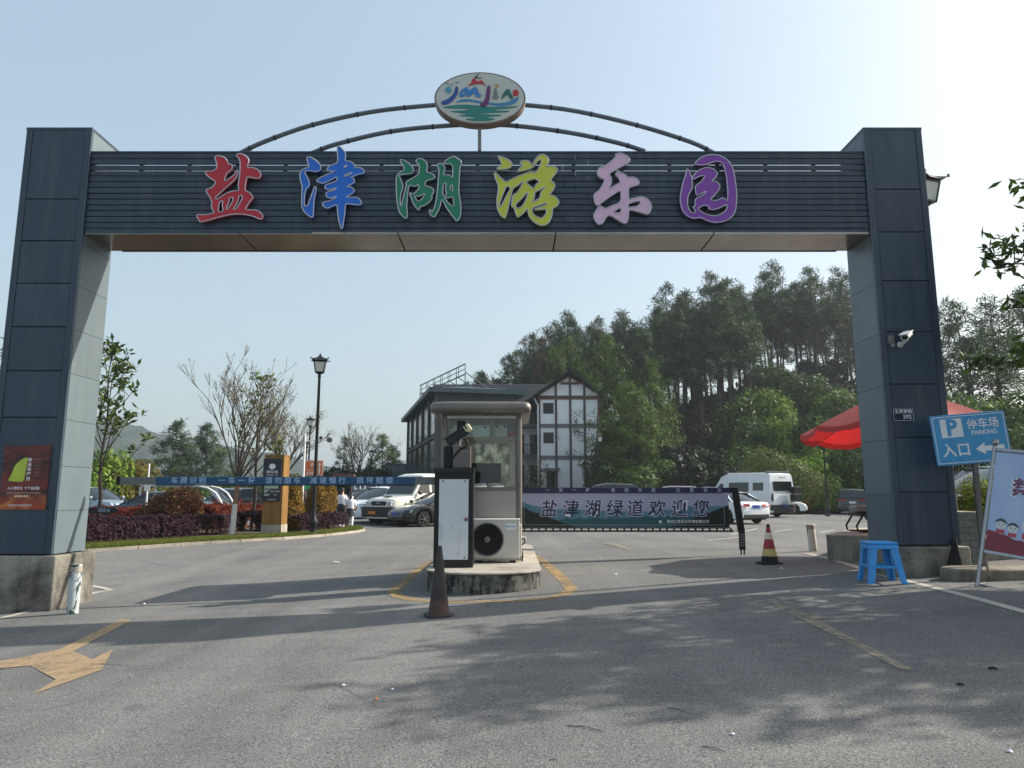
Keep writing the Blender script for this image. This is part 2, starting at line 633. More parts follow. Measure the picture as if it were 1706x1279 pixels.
M['bark'] = simple('dark_bark', (50, 42, 36), 0.9, 0, 0.3, 8, bump=0.5)
M['bark_pale'] = simple('grey_bark', (112, 100, 86), 0.9, 0, 0.25, 8, bump=0.4)
M['lime_wash'] = simple('lime_wash', (205, 203, 198), 0.85, 0, 0.08, 8)
M['twig'] = simple('twig_bark', (78, 72, 64), 0.9, 0, 0.25, 8)
M['pine'] = leaf_mat('pine_needles', [(20, 36, 25), (38, 60, 38), (62, 86, 50), (84, 104, 60)], 0.22)
M['pine_near'] = leaf_mat('near_pine_needles', [(30, 48, 26), (56, 80, 38), (88, 112, 50), (114, 132, 62)], 0.25)
M['pine_dead'] = leaf_mat('dry_pine_needles', [(58, 40, 32), (84, 60, 48), (104, 84, 66)], 0.25)
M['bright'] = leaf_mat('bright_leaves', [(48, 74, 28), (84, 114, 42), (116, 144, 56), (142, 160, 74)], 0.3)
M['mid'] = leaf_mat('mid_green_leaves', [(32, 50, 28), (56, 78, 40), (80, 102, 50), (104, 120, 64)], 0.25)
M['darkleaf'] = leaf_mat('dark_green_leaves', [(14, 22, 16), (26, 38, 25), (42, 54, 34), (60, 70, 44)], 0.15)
M['olive'] = leaf_mat('olive_leaves', [(52, 54, 26), (86, 84, 38), (120, 108, 50), (140, 120, 64)], 0.4)
M['magnolia'] = leaf_mat('magnolia_leaves', [(36, 52, 26), (62, 82, 38), (92, 108, 52), (126, 106, 58)], 0.3, 0.35)
M['clipped'] = leaf_mat('clipped_leaves', [(48, 56, 30), (78, 88, 46), (102, 110, 60), (118, 124, 72)], 0.2)
M['purple_leaf'] = leaf_mat('purple_hedge_leaves', [(28, 20, 25), (46, 28, 36), (62, 38, 47), (54, 44, 44)], 0.2)
M['red_leaf'] = leaf_mat('red_hedge_leaves', [(66, 28, 22), (106, 38, 28), (128, 62, 40), (76, 66, 34)], 0.35)
M['photinia'] = leaf_mat('red_tipped_leaves', [(40, 40, 24), (78, 50, 34), (104, 50, 40), (116, 92, 60), (72, 74, 40)], 0.22)
M['photinia_gold'] = leaf_mat('golden_shrub_leaves', [(58, 58, 28), (106, 90, 40), (150, 114, 46), (128, 76, 44)], 0.35)
M['grass'] = leaf_mat('grass_blades', [(60, 76, 32), (88, 104, 44), (112, 122, 60), (128, 118, 76)], 0.35)
M['skin'] = simple('skin', (206, 160, 130), 0.55, 0, 0.05)
M['hair'] = simple('black_hair', (22, 19, 20), 0.45, 0, 0.2)
M['shirt'] = simple('white_cloth', (226, 226, 234), 0.8, 0, 0.05)
M['skirt'] = simple('dark_cloth', (44, 44, 58), 0.85, 0, 0.15)
M['roof_tile'] = simple('grey_roof_tile', (46, 50, 56), 0.85, 0, 0.25, 3, spec=0.15)
M['wall_white'] = simple('white_render', (240, 242, 244), 0.8, 0, 0.04, 0.8, streak=True)
M['beam_brown'] = simple('brown_beam', (104, 62, 52), 0.7, 0, 0.15, 3)
M['beam_dark'] = simple('dark_beam', (74, 66, 66), 0.7, 0, 0.12, 3)
M['house_dark'] = simple('dark_facade', (52, 58, 62), 0.6, 0, 0.12, 2)
M['band_grey'] = simple('grey_band', (112, 112, 116), 0.7, 0, 0.08, 2)
M['rust'] = simple('thin_steel', (112, 116, 112), 0.6, 0.3, 0.2, 5)
M['orange'] = simple('orange_sign', (204, 104, 54), 0.45, 0, 0.06)
M['signgreen'] = simple('green_sign', (20, 158, 112), 0.45, 0, 0.06)
M['pale_green'] = simple('pale_green_print', (160, 184, 160), 0.5, 0, 0.05)
M['totem_dark'] = simple('totem_board', (30, 32, 46), 0.4, 0, 0.1)
M['paper'] = simple('paper', (222, 220, 226), 0.8, 0, 0.03)
M['box_clear'] = simple('clear_plastic_box', (206, 226, 208), 0.25, 0, 0.06)
M['shelf'] = simple('shelf_board', (170, 160, 140), 0.6, 0, 0.08)
M['pink'] = simple('pink_plastic', (190, 70, 84), 0.5, 0, 0.08)
M['interior'] = simple('booth_interior', (196, 188, 176), 0.6, 0.1, 0.06)
M['fabric_black'] = simple('black_cloth', (26, 25, 28), 0.9, 0, 0.2, 8)
M['fence_grey'] = simple('sheet_fence', (120, 128, 132), 0.6, 0.2, 0.1, 3)

def wood():
    n = N('stained_timber')
    co = n.co((9, 9, 0.35))
    f = n.noise(co, 1.6, 6, 0.6, 0.8)
    f2 = n.noise(n.co((1, 1, 0.2)), 1.1, 3)
    col = n.mix(n.ramp(f, [(0.3, 0.0), (0.7, 1.0)]), lin((112, 82, 42)), lin((150, 114, 62)))
    col = n.mix(n.ramp(f2, [(0.5, 0.0), (0.75, 0.5)]), col, lin((92, 64, 34)))
    n.set(col, 0.6, 0, 0.3)
    n.bump(f, 0.2, 0.01)
    return n.m
M['wood'] = wood()

def cloth_red():
    n = N('red_parasol_cloth')
    co = n.co()
    f = n.noise(co, 3, 4)
    col = n.mix(f, lin((142, 78, 76)), lin((158, 94, 90)))
    n.set(col, 0.8, 0, 0.2)
    tr = n.t.nodes.new('ShaderNodeBsdfTranslucent')
    tr.inputs['Color'].default_value = (*lin((255, 40, 44)), 1)
    mx = n.t.nodes.new('ShaderNodeMixShader')
    mx.inputs['Fac'].default_value = 0.26
    n.link(n.b.outputs[0], mx.inputs[1])
    n.link(tr.outputs[0], mx.inputs[2])
    n.link(mx.outputs[0], n.out.inputs['Surface'])
    return n.m
M['umb'] = cloth_red()

def car_paint(name, rgb, metal=0.2, rough=0.25):
    n = N(name)
    n.set(lin(rgb), rough, metal, 0.5)
    n.b.inputs['Coat Weight'].default_value = 0.6
    n.b.inputs['Coat Roughness'].default_value = 0.06
    co = n.co()
    f = n.noise(co, 3, 4)
    n.set(n.mix(n.math('MULTIPLY', f, 0.35), lin(rgb), tuple(x * 0.75 for x in lin(rgb))))
    return n.m
M['car_white'] = car_paint('white_car_paint', (226, 230, 232), 0.0, 0.3)
M['car_cream'] = car_paint('cream_van_paint', (226, 228, 216), 0.0, 0.35)
M['car_black'] = car_paint('black_car_paint', (12, 13, 18))
M['car_navy'] = car_paint('dark_blue_car_paint', (52, 74, 96), 0.4)
M['car_silver'] = car_paint('silver_car_paint', (150, 166, 178), 0.5)
M['car_grey'] = car_paint('grey_car_paint', (92, 98, 104), 0.4)
M['car_dark'] = car_paint('dark_green_grey_car_paint', (60, 66, 64), 0.3, 0.4)
M['car_brown'] = car_paint('dark_plum_car_paint', (62, 52, 62), 0.3)
M['car_rose'] = car_paint('brown_grey_car_paint', (140, 128, 140), 0.3)
M['van_blue'] = car_paint('pale_blue_car_paint', (150, 178, 206), 0.2)
M['dark_trim'] = simple('dark_bumper_plastic', (44, 40, 40), 0.6, 0, 0.15, 5)

# ------------------------------------------------------------------ ground, road, hills
def interp(x, tab):
    if x <= tab[0][0]:
        return tab[0][1]
    for (a, b), (c, d) in zip(tab, tab[1:]):
        if x <= c:
            return b + (d - b) * (x - a) / (c - a)
    return tab[-1][1]

def smooth01(t):
    t = min(1.0, max(0.0, t))
    return t * t * (3 - 2 * t)

HILL = [(-16, 0.0), (-6, 3.5), (4, 8.0), (20, 12.5), (32, 16.0), (41, 17.5), (50, 16.5), (60, 9.0), (75, 5.0), (100, 3.0), (130, 0)]

def hill_z(x, y):
    h = interp(x, HILL)
    front = max(56.0, 78 - 0.4 * max(0.0, x - 4))
    if y < 100:
        return h * smooth01((y - front) / (100 - front))
    return h * (1 - 0.85 * smooth01((y - 106) / 45))

def grid_sheet(name, xs, ys, fz, mat_, kind='structure', smooth=True):
    V = np.array([[(x, y, fz(x, y)) for x in xs] for y in ys]).reshape(-1, 3)
    nx, ny = len(xs), len(ys)
    i = np.arange(nx * ny).reshape(ny, nx)
    F = np.stack([i[:-1, :-1], i[:-1, 1:], i[1:, 1:], i[1:, :-1]], -1).reshape(-1, 4)
    me = np_mesh(name, V, F, mat_)
    if smooth:
        me.polygons.foreach_set('use_smooth', [True] * len(me.polygons))
    o = link_mesh(name, me)
    o['kind'] = kind
    return o

big = [-1200, -400, -150, -80, -50] + list(range(-40, 62, 2)) + [70, 90, 150, 400, 1200]
bigy = [-1200, -300, -60, -20] + list(range(-12, 80, 2)) + [90, 120, 200, 500, 1200]
grid_sheet('ground', big, bigy, lambda x, y: zg(x, y) - 0.06, M['forest_floor'])
rx = [-48 + k for k in range(0, 110)]
ry = [-12 + k * 0.5 for k in range(0, 80)] + [28 + k for k in range(0, 49)]
grid_sheet('road', rx, ry, zg, M['asphalt'])
grid_sheet('hill', [-20 + 2.5 * k for k in range(61)], [52 + 2 * k for k in range(51)],
           lambda x, y: hill_z(x, y) - 0.25 + 0.25 * math.sin(x * 1.3) * math.sin(y * 0.9), M['forest_floor'])

FARRIDGE = [(-700, 30), (-420, 64), (-345, 58), (-300, 57), (-285, 54), (-262, 46), (-245, 41), (-235, 44), (-220, 38), (-190, 33), (-150, 26), (-100, 14), (-40, 6), (40, 0)]
_rr = random.Random(3)
from mathutils import noise as mnoise
def far_z(x, y):
    h = interp(x, FARRIDGE)
    t = 1 - min(1.0, abs(y - 520) / 170)
    return h * smooth01(t) * (0.96 + 0.1 * mnoise.noise((x * 0.02, y * 0.02, 0))) + 4.0 * smooth01(t) * mnoise.noise((x * 0.09, y * 0.09, 3)) * (1 if h > 3 else 0) + 2.0 * smooth01(t) * mnoise.noise((x * 0.3, y * 0.3, 5)) - 0.5
grid_sheet('far_hill', [-700 + 5 * k for k in range(150)], [350 + 8 * k for k in range(44)], far_z, M['hillgreen'])

def mark(name, px, mat_, off=0.006, sub=0, world_pts=None):
    pts = world_pts or [G(u, v) for u, v in px]
    bm = bmesh.new()
    bm.faces.new([bm.verts.new((p.x, p.y, 0)) for p in pts])
    if sub:
        bmesh.ops.triangulate(bm, faces=bm.faces)
        bmesh.ops.subdivide_edges(bm, edges=bm.edges, cuts=sub, use_grid_fill=True)
    for w_ in bm.verts:
        w_.co.z = zg(w_.co.x, w_.co.y) + off
    bmesh.ops.recalc_face_normals(bm, faces=bm.faces)
    for f in bm.faces:
        if f.normal.z < 0:
            f.normal_flip()
    me = bpy.data.meshes.new(name)
    bm.to_mesh(me)
    bm.free()
    me.materials.append(mat_)
    o = link_mesh(name, me)
    o['kind'] = 'structure'
    return o

def ribbon(name, px, width, mat_, off=0.006, step=0.4, pts=None):
    P = pts or [G(u, v) for u, v in px]
    Q = [P[0]]
    for a, b in zip(P, P[1:]):
        n = max(1, int((b - a).length / step))
        Q += [a.lerp(b, (k + 1) / n) for k in range(n)]
    vs, fs = [], []
    for i, p in enumerate(Q):
        d = Q[min(i + 1, len(Q) - 1)] - Q[max(i - 1, 0)]
        s = Vector((-d.y, d.x, 0)).normalized() * width / 2
        for q in (p + s, p - s):
            vs.append((q.x, q.y, zg(q.x, q.y) + off))
        if i:
            fs.append((2 * i - 2, 2 * i - 1, 2 * i + 1, 2 * i))
    mb = MB()
    mb.add(vs, fs)
    o = mb.build(name, mat_)
    o['kind'] = 'structure'
    return o

ribbon('white_edge_line', [(1345, 922), (1405, 938), (1466, 957), (1540, 975), (1640, 1001), (1760, 1034)], 0.13, M['white_paint'])
ribbon('white_edge_line', [(-30, 1038), (60, 1016), (120, 999), (160, 987), (186, 983)], 0.13, M['white_paint'])
ribbon('white_edge_line', [(184, 983), (166, 979), (149, 976)], 0.11, M['white_paint'], off=0.010)
ribbon('yellow_island_line', [(716, 936), (690, 955), (664, 977), (656, 987), (664, 994), (700, 1001), (760, 1003.5), (840, 1002.5), (905, 998), (940, 991), (952, 982), (942, 969), (915, 944), (893, 926)], 0.19, M['yellow_paint'])
def zpx(pts, s, ox, oy):
    return [(ox + a / s, oy + b / s) for a, b in pts]
mark('turn_arrow', zpx([(-40, 405), (60, 392), (200, 360), (400, 262), (434, 266), (242, 368), (305, 395), (374, 360), (335, 430), (110, 510), (185, 462), (100, 416), (-40, 428)], 1.984, 0, 900), M['tan_paint'])
mark('straight_arrow', zpx([(862, 240), (1000, 283), (1062, 298), (1022, 303), (1344, 470), (1300, 470), (975, 304), (925, 285)], 1.984, 846, 880), M['faint_paint'])
mark('small_arrow', [(1000, 905), (1020, 905), (1034, 908.5), (1052, 916), (1046, 917), (1018, 909)], M['faint_paint'], 0.012)
for a, b in (((1218, 891), (1262, 881)), ((1290, 886), (1318, 882)), ((1365, 888), (1392, 883)), ((1180, 901), (1238, 895)), ((1375, 871), (1388, 870))):
    ribbon('parking_bay_line', [a, b], 0.12, M['white_paint'], 0.014)
for a, b in (((640, 884), (668, 869)), ((715, 886), (742, 872))):
    ribbon('parking_bay_line', [a, b], 0.10, M['faint_paint'], 0.014)

# planted verge on the left with a pale kerb
VERGE_PX = [(-60, 932), (60, 926), (145, 920), (230, 914), (300, 909), (400, 903), (470, 899), (540, 893.5), (575, 889.5), (598, 886.5), (606, 884.3), (600, 882)]
edge = [G(u, v) for u, v in VERGE_PX]
back = [Vector((-6.4, 29.3, 0)), Vector((-9, 31.0, 0)), Vector((-16, 31.0, 0)), Vector((-26, 28, 0)), Vector((-28, 14, 0))]
def inside(poly, x, y):
    c = False
    for i in range(len(poly)):
        a, b = poly[i], poly[i - 1]
        if (a.y > y) != (b.y > y) and x < (b.x - a.x) * (y - a.y) / (b.y - a.y) + a.x:
            c = not c
    return c
VERGE = edge + back
mb = MB()
top = [(p.x, p.y, zg(p.x, p.y) + 0.07) for p in VERGE]
bot = [(p.x, p.y, zg(p.x, p.y) - 0.05) for p in VERGE]
nV = len(VERGE)
mb.add(top + bot, [tuple(range(nV))] + [(k, k + nV, (k + 1) % nV + nV, (k + 1) % nV) for k in range(nV)])
vg = mb.build('planted_verge', M['soil'])
vg['kind'] = 'structure'
# kerb stones along the edge of the verge: one short stone after another
kerb = thing('kerb', 'low pale concrete kerb edging the planted verge on the left', 'kerb', (0, 0, 0))
path = edge + [back[0]]
carry = 0.0
for a, b in zip(path, path[1:]):
    L = (b - a).length
    n = max(1, round(L / 0.9))
    for k in range(n):
        p, q = a.lerp(b, (k + 0.008) / n), a.lerp(b, (k + 0.992) / n)
        p.z, q.z = zg(p.x, p.y) + 0.02, zg(q.x, q.y) + 0.02
        MB().bar(p, q, 0.10, 0.12).build('kerb_stone', M['concrete_pale'], kerb)

rng = np.random.default_rng(5)
def grass_on(name, poly, n, near_edge=None, h=0.09):
    xs = [p.x for p in poly]; ys = [p.y for p in poly]
    P = []
    while len(P) < n:
        x, y = RND.uniform(min(xs), max(xs)), RND.uniform(min(ys), max(ys))
        if inside(poly, x, y):
            P.append((x, y, zg(x, y) + 0.065))
    P = np.array(P)
    V, F = leaves(P, h, rng, 0.12, axis=np.array([0, 0, 1.6]), spread=0.55)
    o = link_mesh(name, np_mesh(name, V, F, M['grass']))
    o['kind'] = 'stuff'
    o['label'] = 'strip of short green grass along the edge of the planted verge'
    return o
inner = [p + Vector((-0.75, 0.75, 0)) for p in edge]
grass_on('grass', edge[1:] + inner[:0:-1], 26000, h=0.10)

# ------------------------------------------------------------------ entrance gate
YF, YB = 10.5, 11.32
XL0, XL1, XR0, XR1 = -7.68, -6.65, 5.56, 6.48
ZTOP, ZB, ZBT = 7.10, 5.38, 6.72
gate = thing('entrance_gate', 'large slate grey entrance gate with six coloured characters on its slatted beam', 'gate', ((XL0 + XR1) / 2, (YF + YB) / 2, 0))
GO = Vector(gate.location)
def pillar(x0, x1, zb, seams, inner, label):
    p = MB().box(x0 + 0.03, YF + 0.03, zb, x1 - 0.03, YB - 0.03, ZTOP - 0.02).build('pillar', M['seam'], gate, -GO)
    tag(p, label)
    zs = [zb] + seams + [ZTOP]
    inx = x1 if inner > 0 else x0
    edx = x1 - 0.002 if inner > 0 else x0 - 0.010
    MB().box(edx, YF - 0.009, zb + 0.02, edx + 0.012, YF + 0.004, ZTOP - 0.02).build('edge_highlight', M['panel_light'], p)  # pale strip painted in as the bright highlight along the inner corner
    # corner trims standing slightly proud of the cladding panels
    for cx in (x0, x1 - 0.10):
        MB().box(cx, YF - 0.006, zb, cx + 0.10, YF + 0.05, ZTOP).build('corner_trim', M['panel'], p, bevel=0.006)
    MB().box(x0 - 0.004, YF - 0.008, ZTOP - 0.012, x1 + 0.004, YB + 0.004, ZTOP + 0.03).build('top_cap', M['panel'], p)
    for a, b in zip(zs, zs[1:]):
        MB().box(x0 + 0.105, YF, a + 0.006, x1 - 0.105, YF + 0.03, b - 0.006).build('cladding_panel', M['panel'], p, bevel=0.004, seg=1)
    sm = M['panel_sunlit'] if inner > 0 else M['panel_light']
    sz = [zb] + [z - 0.03 for z in seams[::1]] + [ZTOP]
    for a, b in zip(sz, sz[1:]):
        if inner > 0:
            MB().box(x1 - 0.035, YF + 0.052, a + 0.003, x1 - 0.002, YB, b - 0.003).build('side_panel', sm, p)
            MB().box(x0 + 0.002, YF + 0.052, a + 0.003, x0 + 0.035, YB, b - 0.003).build('side_panel', M['panel'], p)
        else:
            MB().box(x0 + 0.002, YF + 0.052, a + 0.003, x0 + 0.035, YB, b - 0.003).build('side_panel', sm, p)
            MB().box(x1 - 0.035, YF + 0.052, a + 0.003, x1 - 0.002, YB, b - 0.003).build('side_panel', M['panel'], p)
    MB().box(x0 + 0.04, YB - 0.028, zb, x1 - 0.04, YB - 0.002, ZTOP - 0.02).build('back_panel', M['panel'], p)
    return p
pillar(XL0, XL1, 0.53, [1.18, 1.83, 2.52, 3.22, 3.90, 4.58, 5.26, 5.94], 1, 'left pillar with inner face coloured pale as if sunlit and a poster on its front')
pillar(XR0, XR1, 0.66, [1.42, 2.22, 3.02, 3.82, 4.62, 5.40, 6.10], -1, 'right pillar with a house number plate and a security camera')
for x0, x1, z1, lab in ((XL0 - 0.05, XL1 + 0.10, 0.515, 'sun bleached concrete footing of the left pillar'), (XR0 - 0.10, XR1 + 0.12, 0.645, 'grey concrete footing of the right pillar')):
    z0 = zg((x0 + x1) / 2, YF) - 0.2
    f = MB().box(x0, YF - 0.05, z0, x1, YB + 0.15, z1).build('footing', M['concrete'], gate, -GO, bevel=0.025)
    tag(f, lab)
# beam: inner frame, slats with real gaps, soffit
XB0, XB1 = XL1 - 0.02, XR0 + 0.02
beam = MB().box(XB0 + 0.1, YB - 0.05, ZB + 0.04, XB1 - 0.1, YB - 0.02, ZBT - 0.16).build('beam', M['seam'], gate, -GO)
ns = 14
pitch = (ZBT - ZB) / ns
for k in range(ns):
    z0 = ZB + k * pitch
    gap = 0.008
    if k == 11: gap = 0.017
    if k == 10: gap = 0.016
    # slats come in lengths, butted over the hidden uprights
    cuts = [XB0, -3.1 + 0.25 * (k % 2), 1.2 - 0.2 * (k % 3), XB1]
    for a, b in zip(cuts, cuts[1:]):
        dy = RND.uniform(-0.003, 0.003)
        MB().box(a + 0.002, YF + 0.03 + dy, z0 + 0.002, b - 0.002, YF + 0.065 + dy, z0 + pitch - gap).build('slat', M['slat'], beam, bevel=0.004, seg=1)
fm = MB()
for x in [XB0 + 0.05 + i * (XB1 - XB0 - 0.1) / 16 for i in range(17)]:
    fm.box(x - 0.025, YF + 0.066, ZB + 0.05, x + 0.025, YF + 0.115, ZBT - 0.03)
fm.box(XB0 + 0.02, YF + 0.068, ZB + 0.045, XB1 - 0.02, YF + 0.075, ZBT - 0.44)
fm.build('inner_frame', M['seam'], beam)
MB().box(XB0, YF + 0.02, ZBT - 0.004, XB1, YF + 0.10, ZBT + 0.025).build('top_rail', M['slat'], beam, bevel=0.004)
nx_ = 5
for k in range(nx_):
    a, b = XB0 + (XB1 - XB0) * k / nx_, XB0 + (XB1 - XB0) * (k + 1) / nx_
    s = MB()
    s.box(a + 0.012, YF + 0.03, ZB - 0.004, b - 0.012, YB - 0.02, ZB + 0.03)
    s.build('soffit_panel', M['soffit'], beam)
MB().box(XB0 + 0.2, YB - 0.02, ZB - 0.012, XB1 - 0.2, YB + 0.01, ZB + 0.06).build('rear_rail', M['seam'], beam)

# twin steel arches behind the beam and the oval emblem they carry
def arch(pts_px, Y):
    P = [at(u, v, Y) for u, v in pts_px]
    a = MB()
    seg = []
    for i in range(len(P) - 1):
        for k in range(4):
            p0, p1, p2, p3 = P[max(0, i - 1)], P[i], P[i + 1], P[min(len(P) - 1, i + 2)]
            t = k / 4
            seg.append(0.5 * ((2 * p1) + (p2 - p0) * t + (2 * p0 - 5 * p1 + 4 * p2 - p3) * t * t + (3 * p1 - p0 - 3 * p2 + p3) * t ** 3))
    seg.append(P[-1])
    a.tube(seg, 0.038, 8)
    o = a.build('arch_tube', M['arch'], gate, -GO, smooth=40)
    for i in range(2, len(seg) - 1, 3):
        d = (seg[i + 1] - seg[i]).normalized()
        MB().tube([seg[i], seg[i] + d * 0.025], 0.046, 8).build('weld_sleeve', M['seam'], o)
    return o
arch([(400, 255), (440, 236), (520, 208), (620, 186), (723, 175), (800, 171), (877, 175), (960, 185), (1060, 208), (1150, 236), (1190, 255)], 11.0)
arch([(520, 255), (560, 240), (650, 219), (740, 209.5), (800, 207.5), (860, 209.5), (950, 221), (1030, 238), (1075, 252)], 10.9)
LC = at(800, 168, 10.75)
sc = at(900, 168, 10.75).x - at(800, 168, 10.75).x
PXM = sc / 100.0       # metres per photo pixel at the emblem
emb = MB().lathe([(1.0, -0.085), (1.0, 0.085)], 56).build('emblem', M['bronze'], gate, -GO)
emb.matrix_local = Matrix.Translation(LC - GO) @ Matrix.Rotation(math.pi / 2, 4, 'X') @ Matrix.Diagonal((75.5 * PXM, 46.5 * PXM, 1, 1))
emb.data.materials[0] = simple('emblem_rim', (126, 108, 96), 0.5, 0.2, 0.15)
MB().bar(at(799, 213, 10.75) + Vector((0, 0, 0.05)), at(799, 249, 10.75) - Vector((0, 0, 0.02)), 0.055).build('emblem_post', M['grey'], gate, -GO)
LS = 8.53   # zoomed pixels per photo pixel in the emblem tracing
def epx(pts, soft=True):
    q = [((x / LS + 700 - 800) * PXM, -((y / LS + 110 - 168) * PXM)) for x, y in pts]
    return soften(q) if soft else q
eface = [(72.8 * PXM * math.cos(a), 44.2 * PXM * math.sin(a)) for a in [2 * math.pi * k / 56 for k in range(56)]]
EF = LC - GO + Vector((0, -0.088, 0))
outline('emblem_face', [eface], simple('emblem_white', (196, 198, 190), 0.45, 0, 0.07, 2), gate, EF, 0.002)
eo = Vector((0, -0.006, 0))
def emark(name, loops, col, k=1):
    return outline(name, [epx(l) for l in loops], col, gate, EF + eo * k, 0.002)
c_teal = simple('emblem_teal', (38, 128, 118), 0.5, 0, 0.05)
c_sea = simple('emblem_sea_blue', (62, 132, 176), 0.5, 0, 0.05)
c_ink = simple('emblem_ink_blue', (34, 74, 148), 0.5, 0, 0.05)
c_sky = simple('emblem_sky_blue', (56, 126, 190), 0.5, 0, 0.05)
c_drop = simple('emblem_drop_blue', (86, 156, 184), 0.5, 0, 0.05)
c_plum = simple('emblem_plum', (104, 44, 108), 0.5, 0, 0.05)
c_red = simple('emblem_red', (186, 42, 52), 0.5, 0, 0.05)
c_gold = simple('emblem_gold', (196, 148, 62), 0.5, 0, 0.05)
c_dgreen = simple('emblem_green', (26, 106, 92), 0.5, 0, 0.05)
c_gry = simple('emblem_grey', (130, 134, 134), 0.5, 0, 0.05)
emark('emblem_mark', [[(310, 640), (420, 615), (600, 596), (740, 600), (900, 625), (1060, 632), (1250, 628), (1400, 618), (1370, 640), (1200, 662), (1060, 676), (1060, 688), (1280, 690), (1240, 712), (1050, 722), (850, 732), (860, 742), (1180, 752), (1130, 770), (1000, 782), (950, 796), (1100, 815), (960, 848), (760, 848), (620, 815), (800, 800), (760, 785), (530, 768), (600, 756), (690, 742), (560, 722), (410, 702), (520, 690), (700, 682), (690, 664), (420, 655)]], c_teal)
emark('emblem_mark', [[(500, 570), (560, 530), (640, 512), (760, 522), (870, 550), (990, 570), (1120, 578), (1240, 560), (1330, 510), (1390, 478), (1405, 500), (1370, 560), (1290, 605), (1160, 622), (1040, 612), (940, 590), (820, 570), (700, 552), (600, 556)]], c_sea)
emark('emblem_mark', [[(505, 330), (525, 322), (545, 345), (545, 410), (510, 490), (450, 560), (380, 600), (320, 598), (306, 570), (325, 545), (390, 525), (450, 475), (490, 410)]], c_ink, 2)
emark('emblem_mark', [[(352, 380), (375, 335), (420, 322), (448, 350), (448, 400), (430, 428), (390, 415)]], c_drop, 2)
emark('emblem_mark', [[(556, 460), (570, 410), (620, 350), (660, 330), (685, 345), (690, 380), (720, 375), (760, 335), (800, 335), (828, 380), (840, 440), (885, 462), (850, 488), (800, 485), (780, 440), (770, 410), (735, 450), (700, 480), (670, 478), (665, 440), (625, 480), (585, 488)], [(600, 455), (640, 425), (650, 385), (615, 410)]], c_sky, 2)
emark('emblem_mark', [[(955, 325), (985, 306), (1000, 330), (998, 430), (985, 530), (955, 610), (910, 634), (865, 625), (850, 600), (870, 575), (905, 565), (930, 500), (945, 400)]], c_plum, 3)
emark('emblem_mark', [[(1150, 520), (1160, 480), (1205, 390), (1240, 360), (1275, 375), (1290, 430), (1330, 500), (1290, 515), (1255, 480), (1240, 440), (1205, 470), (1175, 500)]], c_dgreen, 2)
emark('emblem_mark', [[(1062, 312), (1075, 292), (1100, 290), (1118, 310), (1108, 332), (1080, 334)]], c_gold, 2)
emark('emblem_mark', [[(1325, 470), (1318, 420), (1322, 380), (1345, 385), (1350, 372), (1380, 370), (1392, 400), (1405, 440), (1375, 465)]], c_red, 2)
emark('emblem_mark', [[(730, 300), (680, 320), (700, 290), (735, 272), (735, 225), (770, 190), (800, 190), (780, 215), (800, 240), (850, 240), (880, 222), (890, 255), (920, 285), (938, 328), (900, 290), (850, 278), (790, 285)]], c_red, 2)
emark('emblem_mark', [[(770, 188), (805, 150), (850, 122), (825, 150), (800, 180), (850, 190), (900, 188), (850, 200), (800, 196)]], simple('emblem_dark', (66, 60, 62), 0.5, 0, 0.05), 2)
for k, (w_, y_) in enumerate([(18, 365), (24, 392), (30, 420), (38, 448), (50, 478), (44, 508)]):
    emark('emblem_mark', [[(1072 - w_, y_ - 6), (1072, y_ - 14), (1072 + w_, y_ - 6), (1072 + w_, y_ + 5), (1072 - w_, y_ + 5)]], c_gry, 2)
for bx, by in ((385, 275), (450, 295), (525, 258)):
    emark('emblem_mark', [[(bx - 34, by - 8), (bx - 8, by - 2), (bx + 2, by + 6), (bx + 14, by - 4), (bx + 38, by - 12), (bx + 12, by + 6), (bx, by + 14), (bx - 12, by + 4)]], simple('emblem_bird', (70, 76, 80), 0.5, 0, 0.05), 2)

